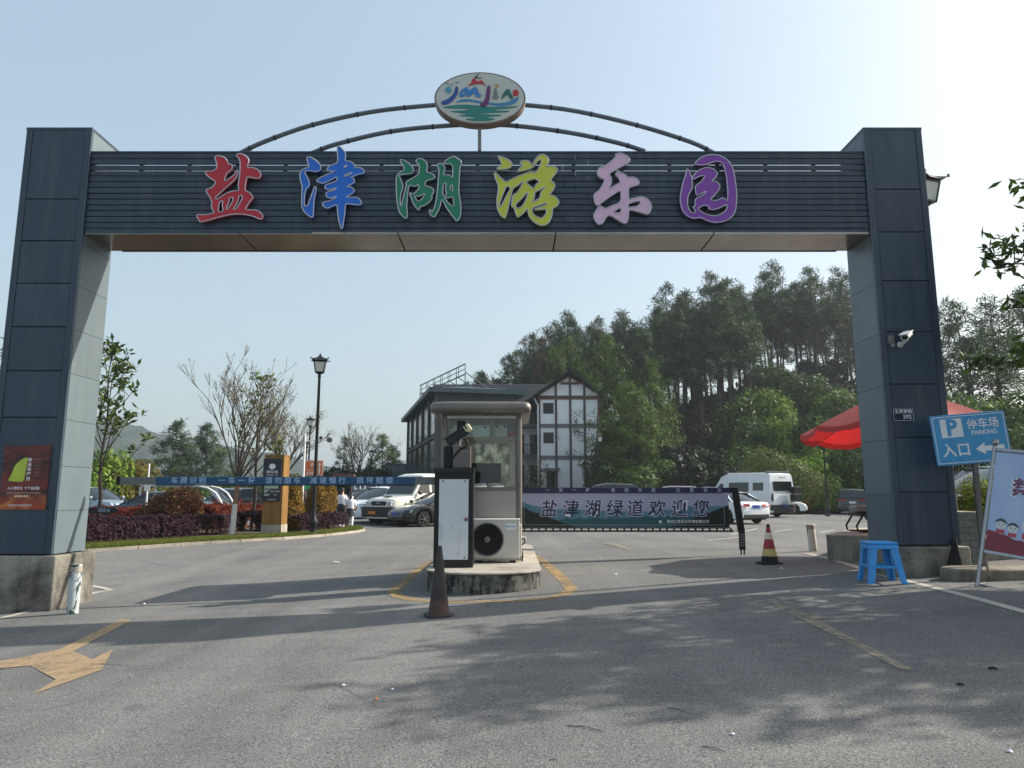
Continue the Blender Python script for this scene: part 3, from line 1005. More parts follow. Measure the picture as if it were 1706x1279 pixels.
# six brush-written characters, traced stroke outline by stroke outline
CH = {
 'red': (9.838, 320, 250, [
  [(385,140),(400,112),(445,105),(520,122),(570,160),(600,205),(598,238),(640,240),(672,268),(672,320),(640,355),(580,395),(558,450),(543,524),(620,480),(690,430),(725,385),(748,340),(770,355),(762,410),(720,490),(640,570),(540,650),(450,740),(392,790),(408,812),(432,815),(500,765),(580,715),(680,680),(785,675),(765,600),(780,500),(798,380),(800,190),(775,145),(738,100),(760,72),(810,74),(880,100),(935,150),(942,200),(925,250),(920,298),(1010,300),(1080,325),(1130,380),(1142,430),(1115,475),(1050,475),(980,462),(912,450),(895,540),(872,665),(950,705),(1000,760),(1008,800),(960,850),(915,920),(882,985),(960,992),(1050,990),(1120,1020),(1172,1080),(1165,1135),(1130,1145),(1060,1115),(960,1080),(850,1062),(730,1058),(600,1075),(450,1110),(300,1155),(160,1190),(135,1175),(88,1090),(105,1066),(200,1072),(300,1060),(380,1042),(345,990),(328,930),(342,860),(315,810),(295,760),(258,720),(242,670),(262,650),(310,640),(360,605),(392,555),(388,520),(310,475),(250,420),(230,380),(250,358),(320,360),(380,340),(415,315),(418,250),(405,190)],
  [(455,870),(520,835),(508,930),(528,1015),(440,1030)], [(625,790),(685,785),(680,840),(640,920),(570,998),(580,940),(615,870)], [(782,755),(838,758),(830,810),(790,890),(740,970),(682,990),(730,920),(770,830)]]),
 'blue': (8.821, 490, 240, [
  [(195,200),(250,205),(330,250),(390,310),(405,360),(385,400),(330,416),(270,412),(250,400),(160,410),(180,460),(225,540),(236,600),(215,645),(185,670),(165,740),(155,830),(160,910),(185,930),(210,905),(240,820),(275,730),(300,650),(318,632),(334,655),(328,710),(305,810),(295,930),(290,1075),(270,1092),(230,1070),(160,1010),(122,940),(118,820),(125,720),(125,620),(95,520),(92,450),(115,400),(160,370),(235,345),(205,280)],
  [(638,50),(665,35),(715,80),(765,150),(755,262),(830,262),(880,300),(905,360),(960,355),(1015,375),(1040,410),(1020,445),(950,452),(890,480),(840,500),(885,520),(897,560),(870,590),(820,615),(765,640),(830,635),(880,665),(890,705),(850,745),(755,795),(860,790),(940,795),(985,840),(1002,880),(975,905),(900,900),(760,880),(755,1000),(735,1130),(715,1250),(695,1250),(665,1140),(645,1000),(640,900),(560,925),(520,950),(470,952),(430,910),(418,880),(450,860),(530,845),(600,810),(640,775),(560,802),(510,805),(475,770),(475,730),(510,708),(590,690),(640,650),(550,680),(480,680),(455,645),(465,615),(540,585),(635,550),(640,490),(560,530),(440,592),(390,580),(330,550),(380,510),(500,455),(640,390),(600,410),(490,405),(500,360),(540,325),(650,285),(645,180)],
  [(745,335),(790,318),(745,365)], [(748,465),(862,425),(840,450),(745,492)]]),
 'green': (9.838, 650, 250, [
  [(155,170),(220,172),(300,220),(370,285),(390,340),(365,395),(280,405),(150,420),(175,490),(210,570),(212,640),(185,710),(168,800),(170,910),(185,935),(205,850),(235,730),(270,580),(260,545),(300,510),(475,415),(485,260),(430,210),(430,175),(480,152),(540,160),(600,210),(615,265),(598,372),(680,390),(730,430),(732,470),(690,492),(585,515),(575,600),(650,610),(710,650),(720,690),(680,770),(695,800),(650,860),(580,915),(490,940),(485,990),(460,990),(400,920),(350,800),(322,720),(335,708),(375,740),(470,655),(475,570),(410,615),(308,578),(285,800),(275,950),(290,1100),(265,1135),(220,1110),(150,1020),(120,880),(105,700),(102,480),(120,420),(170,375),(250,325)],
  [(395,760),(480,770),(575,720),(540,800),(462,862)],
  [(780,245),(830,228),(880,265),(905,310),(872,430),(940,412),(1000,440),(1025,480),(1032,240),(860,240),(930,170),(1020,118),(1060,120),(1160,185),(1172,230),(1145,300),(1135,500),(1125,700),(1150,830),(1165,980),(1150,1110),(1105,1175),(1080,1165),(1000,1060),(920,950),(850,800),(820,950),(740,1100),(715,1110),(660,1070),(642,1010),(665,980),(682,1035),(720,980),(755,850),(775,700),(795,450),(808,320),(790,330)],
  [(870,570),(925,548),(905,640),(930,740),(895,762),(862,735)], [(1020,560),(978,628),(1030,710)], [(880,770),(950,800),(1032,770),(1052,945),(960,890)]]),
 'lime': (9.477, 815, 250, [
  [(130,98),(200,120),(300,165),(362,225),(355,270),(290,305),(120,318),(130,290),(205,240),(170,165)],
  [(485,210),(520,180),(600,175),(640,205),(685,250),(730,150),(790,92),(850,80),(910,115),(942,175),(905,280),(970,255),(1040,270),(1085,325),(1030,400),(965,485),(1020,525),(1042,575),(1010,640),(945,715),(1030,735),(1095,800),(1100,850),(1060,905),(1002,920),(990,1040),(950,1150),(880,1195),(800,1195),(700,1140),(630,1060),(608,980),(620,920),(560,985),(460,1068),(430,1050),(385,900),(355,912),(352,840),(370,740),(400,700),(440,690),(500,590),(550,480),(450,570),(375,610),(345,720),(310,880),(262,1075),(235,1080),(170,1030),(125,930),(118,800),(145,640),(140,560),(100,470),(80,390),(92,358),(130,400),(260,520),(310,495),(450,425),(600,370),(680,355),(728,375),(790,290),(830,170),(800,155),(750,200),(690,285),(600,320),(445,355),(470,310),(538,250)],
  [(275,570),(345,605),(270,740),(210,860),(160,925),(165,850),(210,720)],
  [(620,655),(590,770),(530,890),(460,938),(410,895),(430,850),(520,770)],
  [(570,520),(640,480),(730,458),(770,495),(805,510),(740,545),(705,625),(640,570)],
  [(720,665),(780,650),(895,575),(860,630),(815,670),(800,770),(735,805),(670,850),(715,760)],
  [(700,910),(800,880),(910,835),(900,875),(700,945),(740,955),(905,935),(895,1020),(830,1090),(740,1060),(675,1000),(680,935)]]),
 'lilac': (9.475, 980, 250, [
  [(420,85),(460,62),(530,65),(610,110),(650,160),(640,205),(560,250),(320,375),(360,450),(362,530),(325,625),(400,580),(508,520),(480,450),(425,395),(440,365),(500,358),(560,385),(625,445),(700,435),(760,460),(800,510),(790,555),(740,572),(630,598),(632,795),(720,765),(840,742),(920,770),(980,840),(995,920),(960,1010),(920,1022),(840,995),(635,938),(632,1060),(610,1150),(580,1168),(520,1140),(330,1025),(270,1080),(230,1160),(180,1182),(140,1165),(90,1090),(80,1040),(120,960),(170,892),(200,895),(258,938),(350,900),(515,830),(510,640),(420,690),(300,770),(150,888),(120,870),(90,800),(85,710),(180,640),(240,530),(262,462),(190,450),(140,400),(145,330),(180,285),(250,270),(360,190),(440,112)],
  [(625,860),(700,830),(815,805),(820,845),(780,890),(700,910),(628,912)], [(515,905),(508,1005),(375,995)]]),
 'purple': (9.475, 1120, 250, [
  [(340,240),(400,160),(500,105),(620,80),(740,98),(840,150),(920,240),(960,340),(985,500),(1008,680),(1005,850),(985,980),(930,1070),(850,1120),(740,1150),(640,1150),(540,1120),(435,1072),(340,1090),(240,1060),(160,975),(120,850),(118,740),(150,560),(215,370),(228,305),(260,340),(300,450),(312,560),(300,630),(245,720),(230,820),(240,920),(290,998),(370,998),(312,895),(355,910),(350,800),(380,765),(460,735),(548,650),(440,700),(375,740),(350,600),(370,570),(440,520),(515,415),(440,415),(308,485),(305,440),(380,350),(470,300),(560,285),(640,310),(705,370),(690,430),(605,512),(680,505),(735,550),(745,600),(700,680),(585,795),(680,815),(780,765),(820,775),(862,825),(870,700),(850,450),(820,300),(770,205),(700,185),(620,205),(520,245),(430,248)],
  [(385,935),(510,872),(580,915),(555,940),(640,955),(740,925),(858,862),(850,940),(800,1000),(700,1048),(600,1045),(480,1005)]])}
LETTER_LABEL = {'red': 'red character, first on the left', 'blue': 'blue character', 'green': 'green character', 'lime': 'yellow green character', 'lilac': 'pale lilac character', 'purple': 'purple character, last on the right'}
YL = YF - 0.035
LREF = at(853, 315, YL)
for col, (zs_, ox, oy, loops) in CH.items():
    cxp, cyp = ox + 600 / zs_, oy + 640 / zs_
    C = at(cxp, cyp, YL)
    LL = []
    for lp in loops:
        q = []
        for x, y in lp:
            p = at(ox + x / zs_, oy + y / zs_, YL)
            q.append((p.x - C.x, p.z - C.z))
        LL.append(soften(q, 0.2))
    o = outline('letter', LL, M[col], gate, C - GO, 0.03)
    tag(o, LETTER_LABEL[col])
    outline('letter_edge', LL, M['rimline'], o, (0, 0, 0.031), 0.0, (0, 0, 0), bevel=0.009, fill=False)
st = MB()
for k in range(30):
    x = XB0 + 0.5 + (XB1 - XB0 - 1) * k / 29
    st.box(x - 0.01, YF + 0.0, ZB + 0.3, x + 0.01, YF + 0.03, ZB + 0.32)

# poster on the left pillar
PO = at(43, 795, YF)
poster = thing('safety_poster', 'dark red safety poster with a yellow green helmet on the left pillar', 'poster', PO + Vector((0, -0.016, 0)))
def poster_mat():
    n = N('poster_print')
    co = n.co()
    wv = n.noise(n.co((0.8, 1, 2.2)), 2.4, 3, 0.5, 1.2)
    sp = n.t.nodes.new('ShaderNodeSeparateXYZ')
    n.link(n.co(), sp.inputs[0])
    zz = sp.outputs['Z']
    warm = n.mix(n.ramp(wv, [(0.35, 0.0), (0.65, 1.0)]), lin((58, 28, 26)), lin((124, 48, 42)))
    low = n.mix(n.ramp(wv, [(0.42, 0.0), (0.58, 1.0)]), lin((150, 62, 34)), lin((206, 140, 72)))
    n.set(n.mix(n.ramp(zz, [(0.0, 1.0), (0.001, 0.0)]), warm, low) if False else n.mix(n.ramp(n.math('ADD', zz, 0.5), [(0.12, 1.0), (0.26, 0.0)]), warm, low), 0.4)
    return n.m
pw, ph = 0.68, 0.93
MB().box(-pw / 2, 0, -ph / 2, pw / 2, 0.012, ph / 2).build('poster_sheet', poster_mat(), poster)
def pp(u, v):      # point on the zoomed poster (984x1279) to poster coordinates
    return ((u - 435) / 9.84 * (pw / 77.0), -(v - 640) / 9.84 * (ph / 104.0))
hel = [pp(*p) for p in [(160, 690), (190, 640), (222, 560), (238, 480), (275, 420), (330, 370), (400, 325), (455, 318), (440, 470), (425, 705), (330, 712), (230, 705)]]
outline('helmet_print', [soften(hel)], simple('helmet_print_green', (176, 196, 66), 0.5, 0, 0.1), poster, (0, -0.002, 0), 0.001)
for k, ch in enumerate('安全生产月'):
    x, y = pp(490, 362 + k * 76)
    text(ch, 0.058, M['text_white'], poster, (x, -0.003, y), fat=0.0016, sx=1.15)
for k in range(6):
    x, y = pp(620, 350 + k * 52)
    text('安全责任'[: 4 - k // 3], 0.026, simple('faint_print', (150, 124, 116), 0.6, 0, 0.05) if k == 0 else bpy.data.materials['faint_print'], poster, (x, -0.003, y))
x, y = pp(430, 815)
text('人人讲安全  个个会应急', 0.047, M['text_white'], poster, (x, -0.003, y), fat=0.0008, sx=0.95)
ln = MB()
for v in (880, 898):
    x, y = pp(435, v)
    ln.box(-0.25, -0.003, y - 0.001, 0.25, -0.001, y + 0.001)
ln.build('rule_print', M['text_white'], poster)
dk = MB()
for k in range(5):
    x, y = pp(318 + 46 * k, 940)
    dk.lathe([(0.017, -0.003), (0.017, 0.0)], 12, M=Matrix.Translation((x, -0.0005, y)) @ Matrix.Rotation(math.pi / 2, 4, 'X'))
dk.build('dot_print', simple('dot_print', (226, 196, 160), 0.5, 0, 0.05), poster)
x, y = pp(400, 1088)
text('全国安全宣传教育警示片', 0.032, M['text_white'], poster, (x, -0.003, y))

# house number plate on the right pillar
HP = at(1504, 691, YF)
plate = thing('house_number_plate', 'small navy street number plate reading 592 on the right pillar', 'number plate', HP + Vector((0, -0.02, 0)))
m_plate = simple('plate_navy', (16, 22, 52), 0.7, 0, 0.06)
MB().box(-0.155, 0, -0.095, 0.155, 0.016, 0.095).build('plate_board', m_plate, plate, bevel=0.008)
pb = MB()
for a in ((-0.147, -0.087, 0.147, -0.083), (-0.147, 0.083, 0.147, 0.087), (-0.147, -0.083, -0.143, 0.083), (0.143, -0.083, 0.147, 0.083)):
    pb.box(a[0], -0.003, a[1], a[2], -0.0002, a[3])
pb.build('plate_border', M['text_white'], plate)
text('玉液南路', 0.062, M['text_white'], plate, (0, -0.002, 0.046), fat=0.001, space=1.1)
text('592', 0.085, M['text_white'], plate, (0.055, -0.002, -0.032), fat=0.0015)

# security camera on the right pillar
SCP = at(1494, 566, YF)
scam = thing('security_camera', 'white bullet security camera bolted to the front of the right pillar', 'security camera', SCP)
b = MB()
hd = Matrix.Translation((0.05, -0.22, 0.03)) @ Matrix.Rotation(R(-38), 4, 'Z') @ Matrix.Rotation(R(-22), 4, 'Y')
prof = [(0.055 * math.cos(a) * (1.0), 0.045 * math.sin(a)) for a in [2 * math.pi * k / 12 for k in range(12)]]
cyl = [(-0.15, y, z) for y, z in prof] + [(0.13, y, z) for y, z in prof]
d1 = MB()
hd = Matrix.Translation((0.045, -0.20, 0.02)) @ Matrix.Rotation(R(48), 4, 'Z') @ Matrix.Rotation(R(-20), 4, 'Y')
d1.add(cyl, [tuple(range(12)), tuple(range(23, 11, -1))] + [(k, k + 12, (k + 1) % 12 + 12, (k + 1) % 12) for k in range(12)], 0, hd)
d1.build('camera_body', M['white'], scam, smooth=40)
d2 = MB()
d2.box(-0.17, -0.07, 0.038, 0.13, 0.07, 0.055, 0, hd)
d2.build('sun_hood', M['white'], scam, bevel=0.006)
d3 = MB()
d3.add([(-0.152, y * 0.8, z * 0.8) for y, z in prof], [tuple(range(12))], 0, hd)
d3.build('lens', M['glassdark'], scam)
MB().tube([(0.04, 0, -0.075), (0.04, -0.09, -0.075), (0.05, -0.19, -0.03)], 0.022, 8).build('bracket', M['white'], scam, smooth=40)
MB().lathe([(0.045, 0), (0.045, 0.02)], 12, M=Matrix.Translation((0.04, 0, -0.075)) @ Matrix.Rotation(math.pi / 2, 4, 'X')).build('base_flange', M['white'], scam)
MB().box(-0.15, -0.055, -0.07, -0.065, 0, 0.055).build('junction_box', M['grey'], scam, bevel=0.006)
MB().tube([(-0.10, -0.03, -0.07), (-0.10, -0.035, -0.105), (-0.07, -0.035, -0.10), (-0.05, -0.01, -0.06)], 0.008, 6).build('cable', M['white'], scam)

# ------------------------------------------------------------------ island, booth and what stands on it
PZ = 0.28
isl = []
for k in range(13):
    a = math.pi + math.pi * k / 12
    isl.append((-0.43 + 0.86 * math.cos(a), 11.12 + 0.72 * math.sin(a)))
for k in range(9):
    a = math.pi * k / 8
    isl.append((-0.43 + 0.86 * math.cos(a), 15.9 + 0.6 * math.sin(a)))
island = thing('concrete_island', 'stained raised concrete island with rounded end under the ticket booth', 'traffic island', (-0.43, 13.0, 0))
IO = Vector(island.location)
MB().prism([(x, y) for x, y in isl], -0.15, PZ - 0.03, 'z').build('island_side', M['concrete_mould'], island, -IO, bevel=0.02)
MB().prism([(-0.43 + (x + 0.43) * 1.015, 13 + (y - 13) * 1.005) for x, y in isl], PZ - 0.029, PZ, 'z').build('island_top', dirty('island_screed', (166, 160, 150), (112, 106, 98), 0.85, 0.3, 0.55, 2.0, 0.2), island, -IO, bevel=0.008)

def pane_reflection_mat():  # bright foliage reflection put into the rear pane's colour as pale mottling
    n = N('painted_pane_reflection')
    f = n.noise(n.co((1, 1, .6)), 9, 6, .7)
    col = n.mix(n.ramp(f, [(.4, 0.0), (.62, 1.0)]), lin((120, 128, 104)), lin((214, 218, 208)))
    n.set(col, .4)
    tr = n.t.nodes.new('ShaderNodeBsdfTranslucent')
    n.link(col, tr.inputs['Color'])
    mx = n.t.nodes.new('ShaderNodeMixShader')
    mx.inputs['Fac'].default_value = .8
    n.link(n.b.outputs[0], mx.inputs[1])
    n.link(tr.outputs[0], mx.inputs[2])
    n.link(mx.outputs[0], n.out.inputs['Surface'])
    return n.m

BX0, BX1, BYF, BYB = -1.23, 0.17, 12.32, 13.9
booth = thing('ticket_booth', 'stainless steel ticket booth with glazed front and thick rounded roof', 'booth', ((BX0 + BX1) / 2, (BYF + BYB) / 2, PZ))
BO = Vector(booth.location)
def bp(mb, name, mt, **k):
    return mb.build(name, mt, booth, -BO, **k)
RZ0, RZ1 = 2.76, 3.0
rf = MB()
prof = [(-0.04, 0.0), (-0.085, 0.03), (-0.10, 0.08), (-0.095, 0.14), (-0.06, 0.19), (0.05, 0.21)]
ring = []
def rrect(x0, y0, x1, y1, r, n=5):
    o = []
    for cx, cy, s in ((x1 - r, y1 - r, 0), (x0 + r, y1 - r, 1), (x0 + r, y0 + r, 2), (x1 - r, y0 + r, 3)):
        for k in range(n):
            a = math.pi / 2 * (s + k / (n - 1))
            o.append((cx + r * math.cos(a), cy + r * math.sin(a)))
    return o
rings = []
for g, z in [(-0.10, 0.0)] + [(-p - 0.02, zz) for p, zz in prof]:
    rings.append([(x, y, RZ0 + z) for x, y in rrect(BX0 - 0.10 - g, BYF - 0.22 - g, BX1 + 0.08 + g, BYB + 0.15 + g, 0.12)])
vs = [p for r_ in rings for p in r_]
nn = len(rings[0])
fs = [(i * nn + k, i * nn + (k + 1) % nn, (i + 1) * nn + (k + 1) % nn, (i + 1) * nn + k) for i in range(len(rings) - 1) for k in range(nn)]
fs += [tuple(range(nn)), tuple((len(rings) - 1) * nn + k for k in range(nn))]
rf.add(vs, fs)
bp(rf, 'roof', M['bronze'], smooth=45)
pr = 0.055
for x, y in ((BX0 + 0.05, BYF + 0.05), (BX1 - 0.05, BYF + 0.05), (BX0 + 0.05, BYB - 0.05), (BX1 - 0.05, BYB - 0.05)):
    bp(MB().tube([(x, y, PZ), (x, y, RZ0)], pr, 14), 'corner_post', M['bronze'], smooth=40)
CT = 1.5
bp(MB().box(BX0 + 0.10, BYF + 0.03, PZ + 0.06, BX1 - 0.10, BYF + 0.06, CT - 0.045), 'front_panel', simple('booth_panel', (168, 162, 156), 0.36, 0.6, 0.06, 3, streak=True))
bp(MB().box(BX0 + 0.09, BYF - 0.01, CT - 0.04, BX1 - 0.09, BYF + 0.10, CT + 0.01), 'sill', M['bronze'], bevel=0.01)
bp(MB().box(BX0 + 0.09, BYF + 0.02, RZ0 - 0.07, BX1 - 0.09, BYF + 0.08, RZ0 - 0.002), 'head_rail', M['steel'], bevel=0.008)
bp(MB().box(BX0 + 0.09, BYF + 0.02, PZ, BX1 - 0.09, BYF + 0.08, PZ + 0.055), 'base_rail', M['bronze'])
bp(MB().box(BX0 + 0.10, BYF + 0.045, CT + 0.011, BX1 - 0.10, BYF + 0.053, RZ0 - 0.072), 'window_pane', M['pane'])
for x in (BX0 + 0.04, BX1 - 0.06):
    s = bp(MB().box(x, BYF + 0.11, PZ, x + 0.02, BYB - 0.11, CT), 'side_panel', M['interior'])
    bp(MB().box(x, BYF + 0.11, CT + 0.9, x + 0.02, BYB - 0.11, RZ0), 'side_header', M['interior'])
    bp(MB().box(x + 0.006, BYF + 0.11, CT + 0.002, x + 0.014, BYB - 0.11, CT + 0.898), 'side_pane', M['pane'])
bk = MB()
bk.box(BX0 + 0.10, BYB - 0.06, PZ, BX1 - 0.10, BYB - 0.04, CT + 0.06)
bk.box(BX0 + 0.10, BYB - 0.06, CT + 0.062, -0.72, BYB - 0.04, RZ0)
bk.box(-0.05, BYB - 0.06, CT + 0.062, BX1 - 0.10, BYB - 0.04, RZ0)
bk.box(-0.718, BYB - 0.06, 2.36, -0.052, BYB - 0.04, RZ0)
bp(bk, 'rear_wall', M['interior'])
bp(MB().box(-0.716, BYB - 0.054, CT + 0.064, -0.054, BYB - 0.048, 2.358), 'rear_pane', pane_reflection_mat())
bp(MB().box(BX0 + 0.1, BYF + 0.12, RZ0 - 0.02, BX1 - 0.1, BYB - 0.12, RZ0 - 0.004), 'ceiling', M['interior'])
bp(MB().box(BX0 + 0.12, BYF + 0.11, CT - 0.06, BX1 - 0.12, BYF + 0.55, CT - 0.02), 'desk', M['shelf'])
sh = bp(MB().box(BX0 + 0.12, BYF + 0.10, 2.36, BX1 - 0.12, BYF + 0.46, 2.38), 'shelf', M['shelf'])
for x in (-0.86, -0.34):
    bp(MB().box(x - 0.02, BYF + 0.10, 2.382, x + 0.02, BYF + 0.13, RZ0 - 0.03), 'shelf_upright', M['shelf'])
bp(MB().box(BX0 + 0.12, BYF + 0.44, 2.382, BX1 - 0.12, BYF + 0.46, RZ0 - 0.03), 'shelf_back', M['interior'])
bp(MB().bar((BX0 + 0.05, BYF + 0.0, 2.55), (BX0 - 0.08, BYF - 0.12, RZ0 + 0.01), 0.03), 'roof_brace', M['bronze'])
def inbox(x, w_, h_, mt, label, name='storage_box', cat='storage box', d=0.22):
    t = thing(name, label, cat, (x, BYF + 0.28, 2.381))
    MB().box(-w_ / 2, -d / 2, 0, w_ / 2, d / 2, h_ - 0.03).build('tub', mt, t, bevel=0.012)
    MB().box(-w_ / 2 - 0.008, -d / 2 - 0.008, h_ - 0.03, w_ / 2 + 0.008, d / 2 + 0.008, h_).build('lid', mt, t, bevel=0.006)
    lt = MB()
    for sx_ in (-0.3, 0.3):
        lt.box(sx_ * w_ - 0.015, -d / 2 - 0.016, h_ - 0.06, sx_ * w_ + 0.015, -d / 2 - 0.002, h_ - 0.01)
    lt.build('latch', M['black'], t)
    return t
inbox(-0.99, 0.20, 0.22, M['cream'], 'cream storage box at the left end of the booth shelf')
inbox(-0.60, 0.44, 0.21, M['box_clear'], 'pale green clear storage box in the middle of the booth shelf')
inbox(-0.20, 0.24, 0.22, M['cream'], 'cream storage box right of the pale green one on the shelf')
pk = thing('handbag', 'small pink bag at the right end of the booth shelf', 'bag', (0.005, BYF + 0.27, 2.381))
MB().box(-0.06, -0.06, 0, 0.06, 0.06, 0.10).build('bag_body', M['pink'], pk, bevel=0.025)
MB().tube([(-0.04, 0, 0.095), (-0.03, 0, 0.16), (0.03, 0, 0.16), (0.04, 0, 0.095)], 0.008, 6).build('strap', M['cream'], pk)
mon = thing('monitor', 'black monitor seen from behind on the booth desk', 'monitor', (-0.46, BYF + 0.30, CT - 0.02))
MB().box(-0.29, -0.02, 0.10, 0.27, 0.03, 0.45).build('screen_case', M['black_matt'], mon, bevel=0.01)
MB().box(-0.03, 0.0, 0.02, 0.03, 0.025, 0.16).build('stand_neck', M['black_matt'], mon)
MB().box(-0.12, -0.07, 0.0, 0.12, 0.07, 0.018).build('stand_foot', M['black_matt'], mon)
sl = MB()
for k in range(9):
    sl.box(-0.2, -0.023, 0.18 + k * 0.022, 0.18, -0.0205, 0.187 + k * 0.022)
sl.build('vent_slot', M['seam'], mon)
for k, (x, rz, hgt, lab) in enumerate(((-0.545, 0.2, 0.05, 'white folded paper leaning on the booth sill beside the barrier cabinet'), (-0.25, -0.15, 0.028, 'open white booklet lying on the right of the booth sill'))):
    pt = thing('paper_sheet', lab, 'paper', (x, BYF + 0.17, CT - 0.019), rz)
    mb = MB()
    mb.add([(-0.11, -0.03, 0.0), (0.11, -0.04, 0.0), (0.1, 0.06, hgt * 2), (-0.1, 0.05, hgt * 1.5), (-0.11, -0.03, 0.006), (0.11, -0.04, 0.006), (0.1, 0.06, hgt * 2 + 0.006), (-0.1, 0.05, hgt * 1.5 + 0.006)],
           [(0, 3, 2, 1), (4, 5, 6, 7), (0, 1, 5, 4), (1, 2, 6, 5), (2, 3, 7, 6), (3, 0, 4, 7)])
    mb.build('page', M['paper'], pt)
    MB().box(-0.10, -0.02, 0.0, 0.08, 0.05, 0.02).build('booklet', M['navy'], pt)

# air conditioner
ac = thing('air_conditioner', 'white outdoor air conditioner unit on the island below the booth window', 'air conditioner', (-0.27, 11.92, PZ))
W2 = 0.40
MB().box(-W2, 0, 0.04, W2, 0.30, 0.69).build('casing', simple('ac_casing', (196, 192, 182), 0.45, 0.05, 0.06, 3), ac, bevel=0.02)
MB().box(-W2 - 0.005, -0.004, 0.675, W2 + 0.005, 0.305, 0.705).build('top_lid', simple('ac_lid', (206, 204, 198), 0.45, 0, 0.05), ac, bevel=0.012)
MB().box(-W2, -0.003, 0.04, W2, 0.006, 0.075).build('base_rail', simple('ac_base', (150, 142, 128), 0.5, 0, 0.1), ac)
MB().box(W2 - 0.002, 0.02, 0.10, W2 + 0.03, 0.2, 0.62).build('valve_cover', simple('ac_cover', (206, 200, 184), 0.45, 0, 0.05), ac, bevel=0.014)
FX, FZ, FR = -0.135, 0.375, 0.255
rotf = Matrix.Translation((FX, 0, FZ)) @ Matrix.Rotation(math.pi / 2, 4, 'X')
MB().lathe([(FR, -0.001), (FR, 0.004)], 40, M=rotf).build('fan_opening', M['black_matt'], ac)
gr = MB()
for k in range(1, 12):
    r_ = FR * k / 11.5
    ringp = [rotf @ Vector((r_ * math.cos(a), r_ * math.sin(a), 0.016)) for a in [2 * math.pi * j / 28 for j in range(29)]]
    gr.tube(ringp, 0.0028, 3, cap=False)
for k in range(8):
    a = 2 * math.pi * k / 8 + 0.2
    gr.bar(rotf @ Vector((0.05 * math.cos(a), 0.05 * math.sin(a), 0.014)), rotf @ Vector((FR * math.cos(a), FR * math.sin(a), 0.014)), 0.006)
gr.build('fan_grille', M['black'], ac)
MB().lathe([(0.048, 0.006), (0.048, 0.022), (0.03, 0.026)], 18, M=rotf).build('fan_hub', M['grey'], ac)
rg = MB()
rg.tube([rotf @ Vector((FR * 1.03 * math.cos(a), FR * 1.03 * math.sin(a), 0.006)) for a in [2 * math.pi * j / 40 for j in range(41)]], 0.012, 6, cap=False)
rg.build('grille_ring', simple('ac_ring', (120, 118, 114), 0.5, 0, 0.06), ac, smooth=50)
lb = MB().box(0.165, -0.0025, 0.53, 0.34, -0.0002, 0.635).build('maker_label', M['white'], ac)
MB().box(0.18, -0.0045, 0.572, 0.205, -0.003, 0.600).build('label_mark', M['blue'], lb)
MB().box(0.21, -0.0045, 0.578, 0.33, -0.003, 0.586).build('label_line', M['blue'], lb)
pi = MB()
pi.tube([(W2 + 0.02, 0.1, 0.36), (W2 + 0.07, 0.1, 0.38), (W2 + 0.09, 0.11, 0.33), (W2 + 0.05, 0.12, 0.29), (W2 + 0.02, 0.12, 0.26), (W2 + 0.05, 0.12, 0.10), (W2 + 0.04, 0.2, 0.01)], 0.012, 6)
pi.build('insulated_pipe', M['black_matt'], ac, smooth=50)
MB().tube([(W2 + 0.02, 0.1, 0.40), (W2 + 0.09, 0.1, 0.42), (W2 + 0.11, 0.11, 0.36), (W2 + 0.06, 0.12, 0.33)], 0.009, 6).build('drain_hose', M['white'], ac, smooth=50)
ft = MB()
for x in (-0.28, 0.28):
    ft.box(x - 0.05, 0.02, 0, x + 0.05, 0.28, 0.04)
ft.build('foot', M['black_matt'], ac)

# entry barrier: cabinet with white service door, boom with blue lettering strip
CX0, CX1, CYF, CZT = -1.205, -0.60, 11.16, 1.79
cab = thing('barrier_machine', 'black barrier cabinet with white service door and long blue lettered boom', 'barrier', ((CX0 + CX1) / 2, CYF + 0.2, PZ))
CO = Vector(cab.location)
MB().box(CX0, CYF, PZ, CX1, CYF + 0.38, CZT).build('cabinet', M['black'], cab, -CO, bevel=0.008)
fr = MB()
fr.box(CX0, CYF - 0.012, PZ, CX0 + 0.055, CYF, CZT - 0.08)
fr.box(CX1 - 0.055, CYF - 0.012, PZ, CX1, CYF, CZT - 0.08)
fr.box(CX0 + 0.057, CYF - 0.012, PZ, CX1 - 0.057, CYF, PZ + 0.11)
fr.build('front_frame', M['black'], cab, -CO, bevel=0.004)
MB().box(CX0 - 0.012, CYF - 0.02, CZT - 0.08, CX1 + 0.012, CYF + 0.4, CZT + 0.01).build('top_cover', M['black'], cab, -CO, bevel=0.01)
door = MB().box(CX0 + 0.075, CYF - 0.01, PZ + 0.12, CX1 - 0.075, CYF - 0.001, CZT - 0.17).build('service_door', M['offwhite'], cab, -CO)
for x in (CX0 + 0.13, CX1 - 0.13):
    for z in (CZT - 0.2, PZ + 0.15):
        MB().lathe([(0.013, 0), (0.013, 0.006)], 10, M=Matrix.Translation((x, CYF - 0.010, z)) @ Matrix.Rotation(math.pi / 2, 4, 'X')).build('bolt', M['black_matt'], door, None)
lk = MB().box(CX1 - 0.135, CYF - 0.016, 0.98, CX1 - 0.08, CYF - 0.0105, 1.03)
lk.build('lock', M['grey'], door)
MB().box(CX1 - 0.12, CYF - 0.0175, 0.995, CX1 - 0.10, CYF - 0.0165, 1.015).build('lock_mark', M['tail'], door)
ls = MB()
for k in range(11):
    ls.box(CX0 + 0.09 + k * 0.041, CYF - 0.006, CZT - 0.155, CX0 + 0.105 + k * 0.041, CYF - 0.001, CZT - 0.095)
ls.build('vent_slot', M['seam'], cab, -CO)
BXE = at(195, 799, CYF + 0.15).x
BZ0, BZ1 = 1.535, 1.66
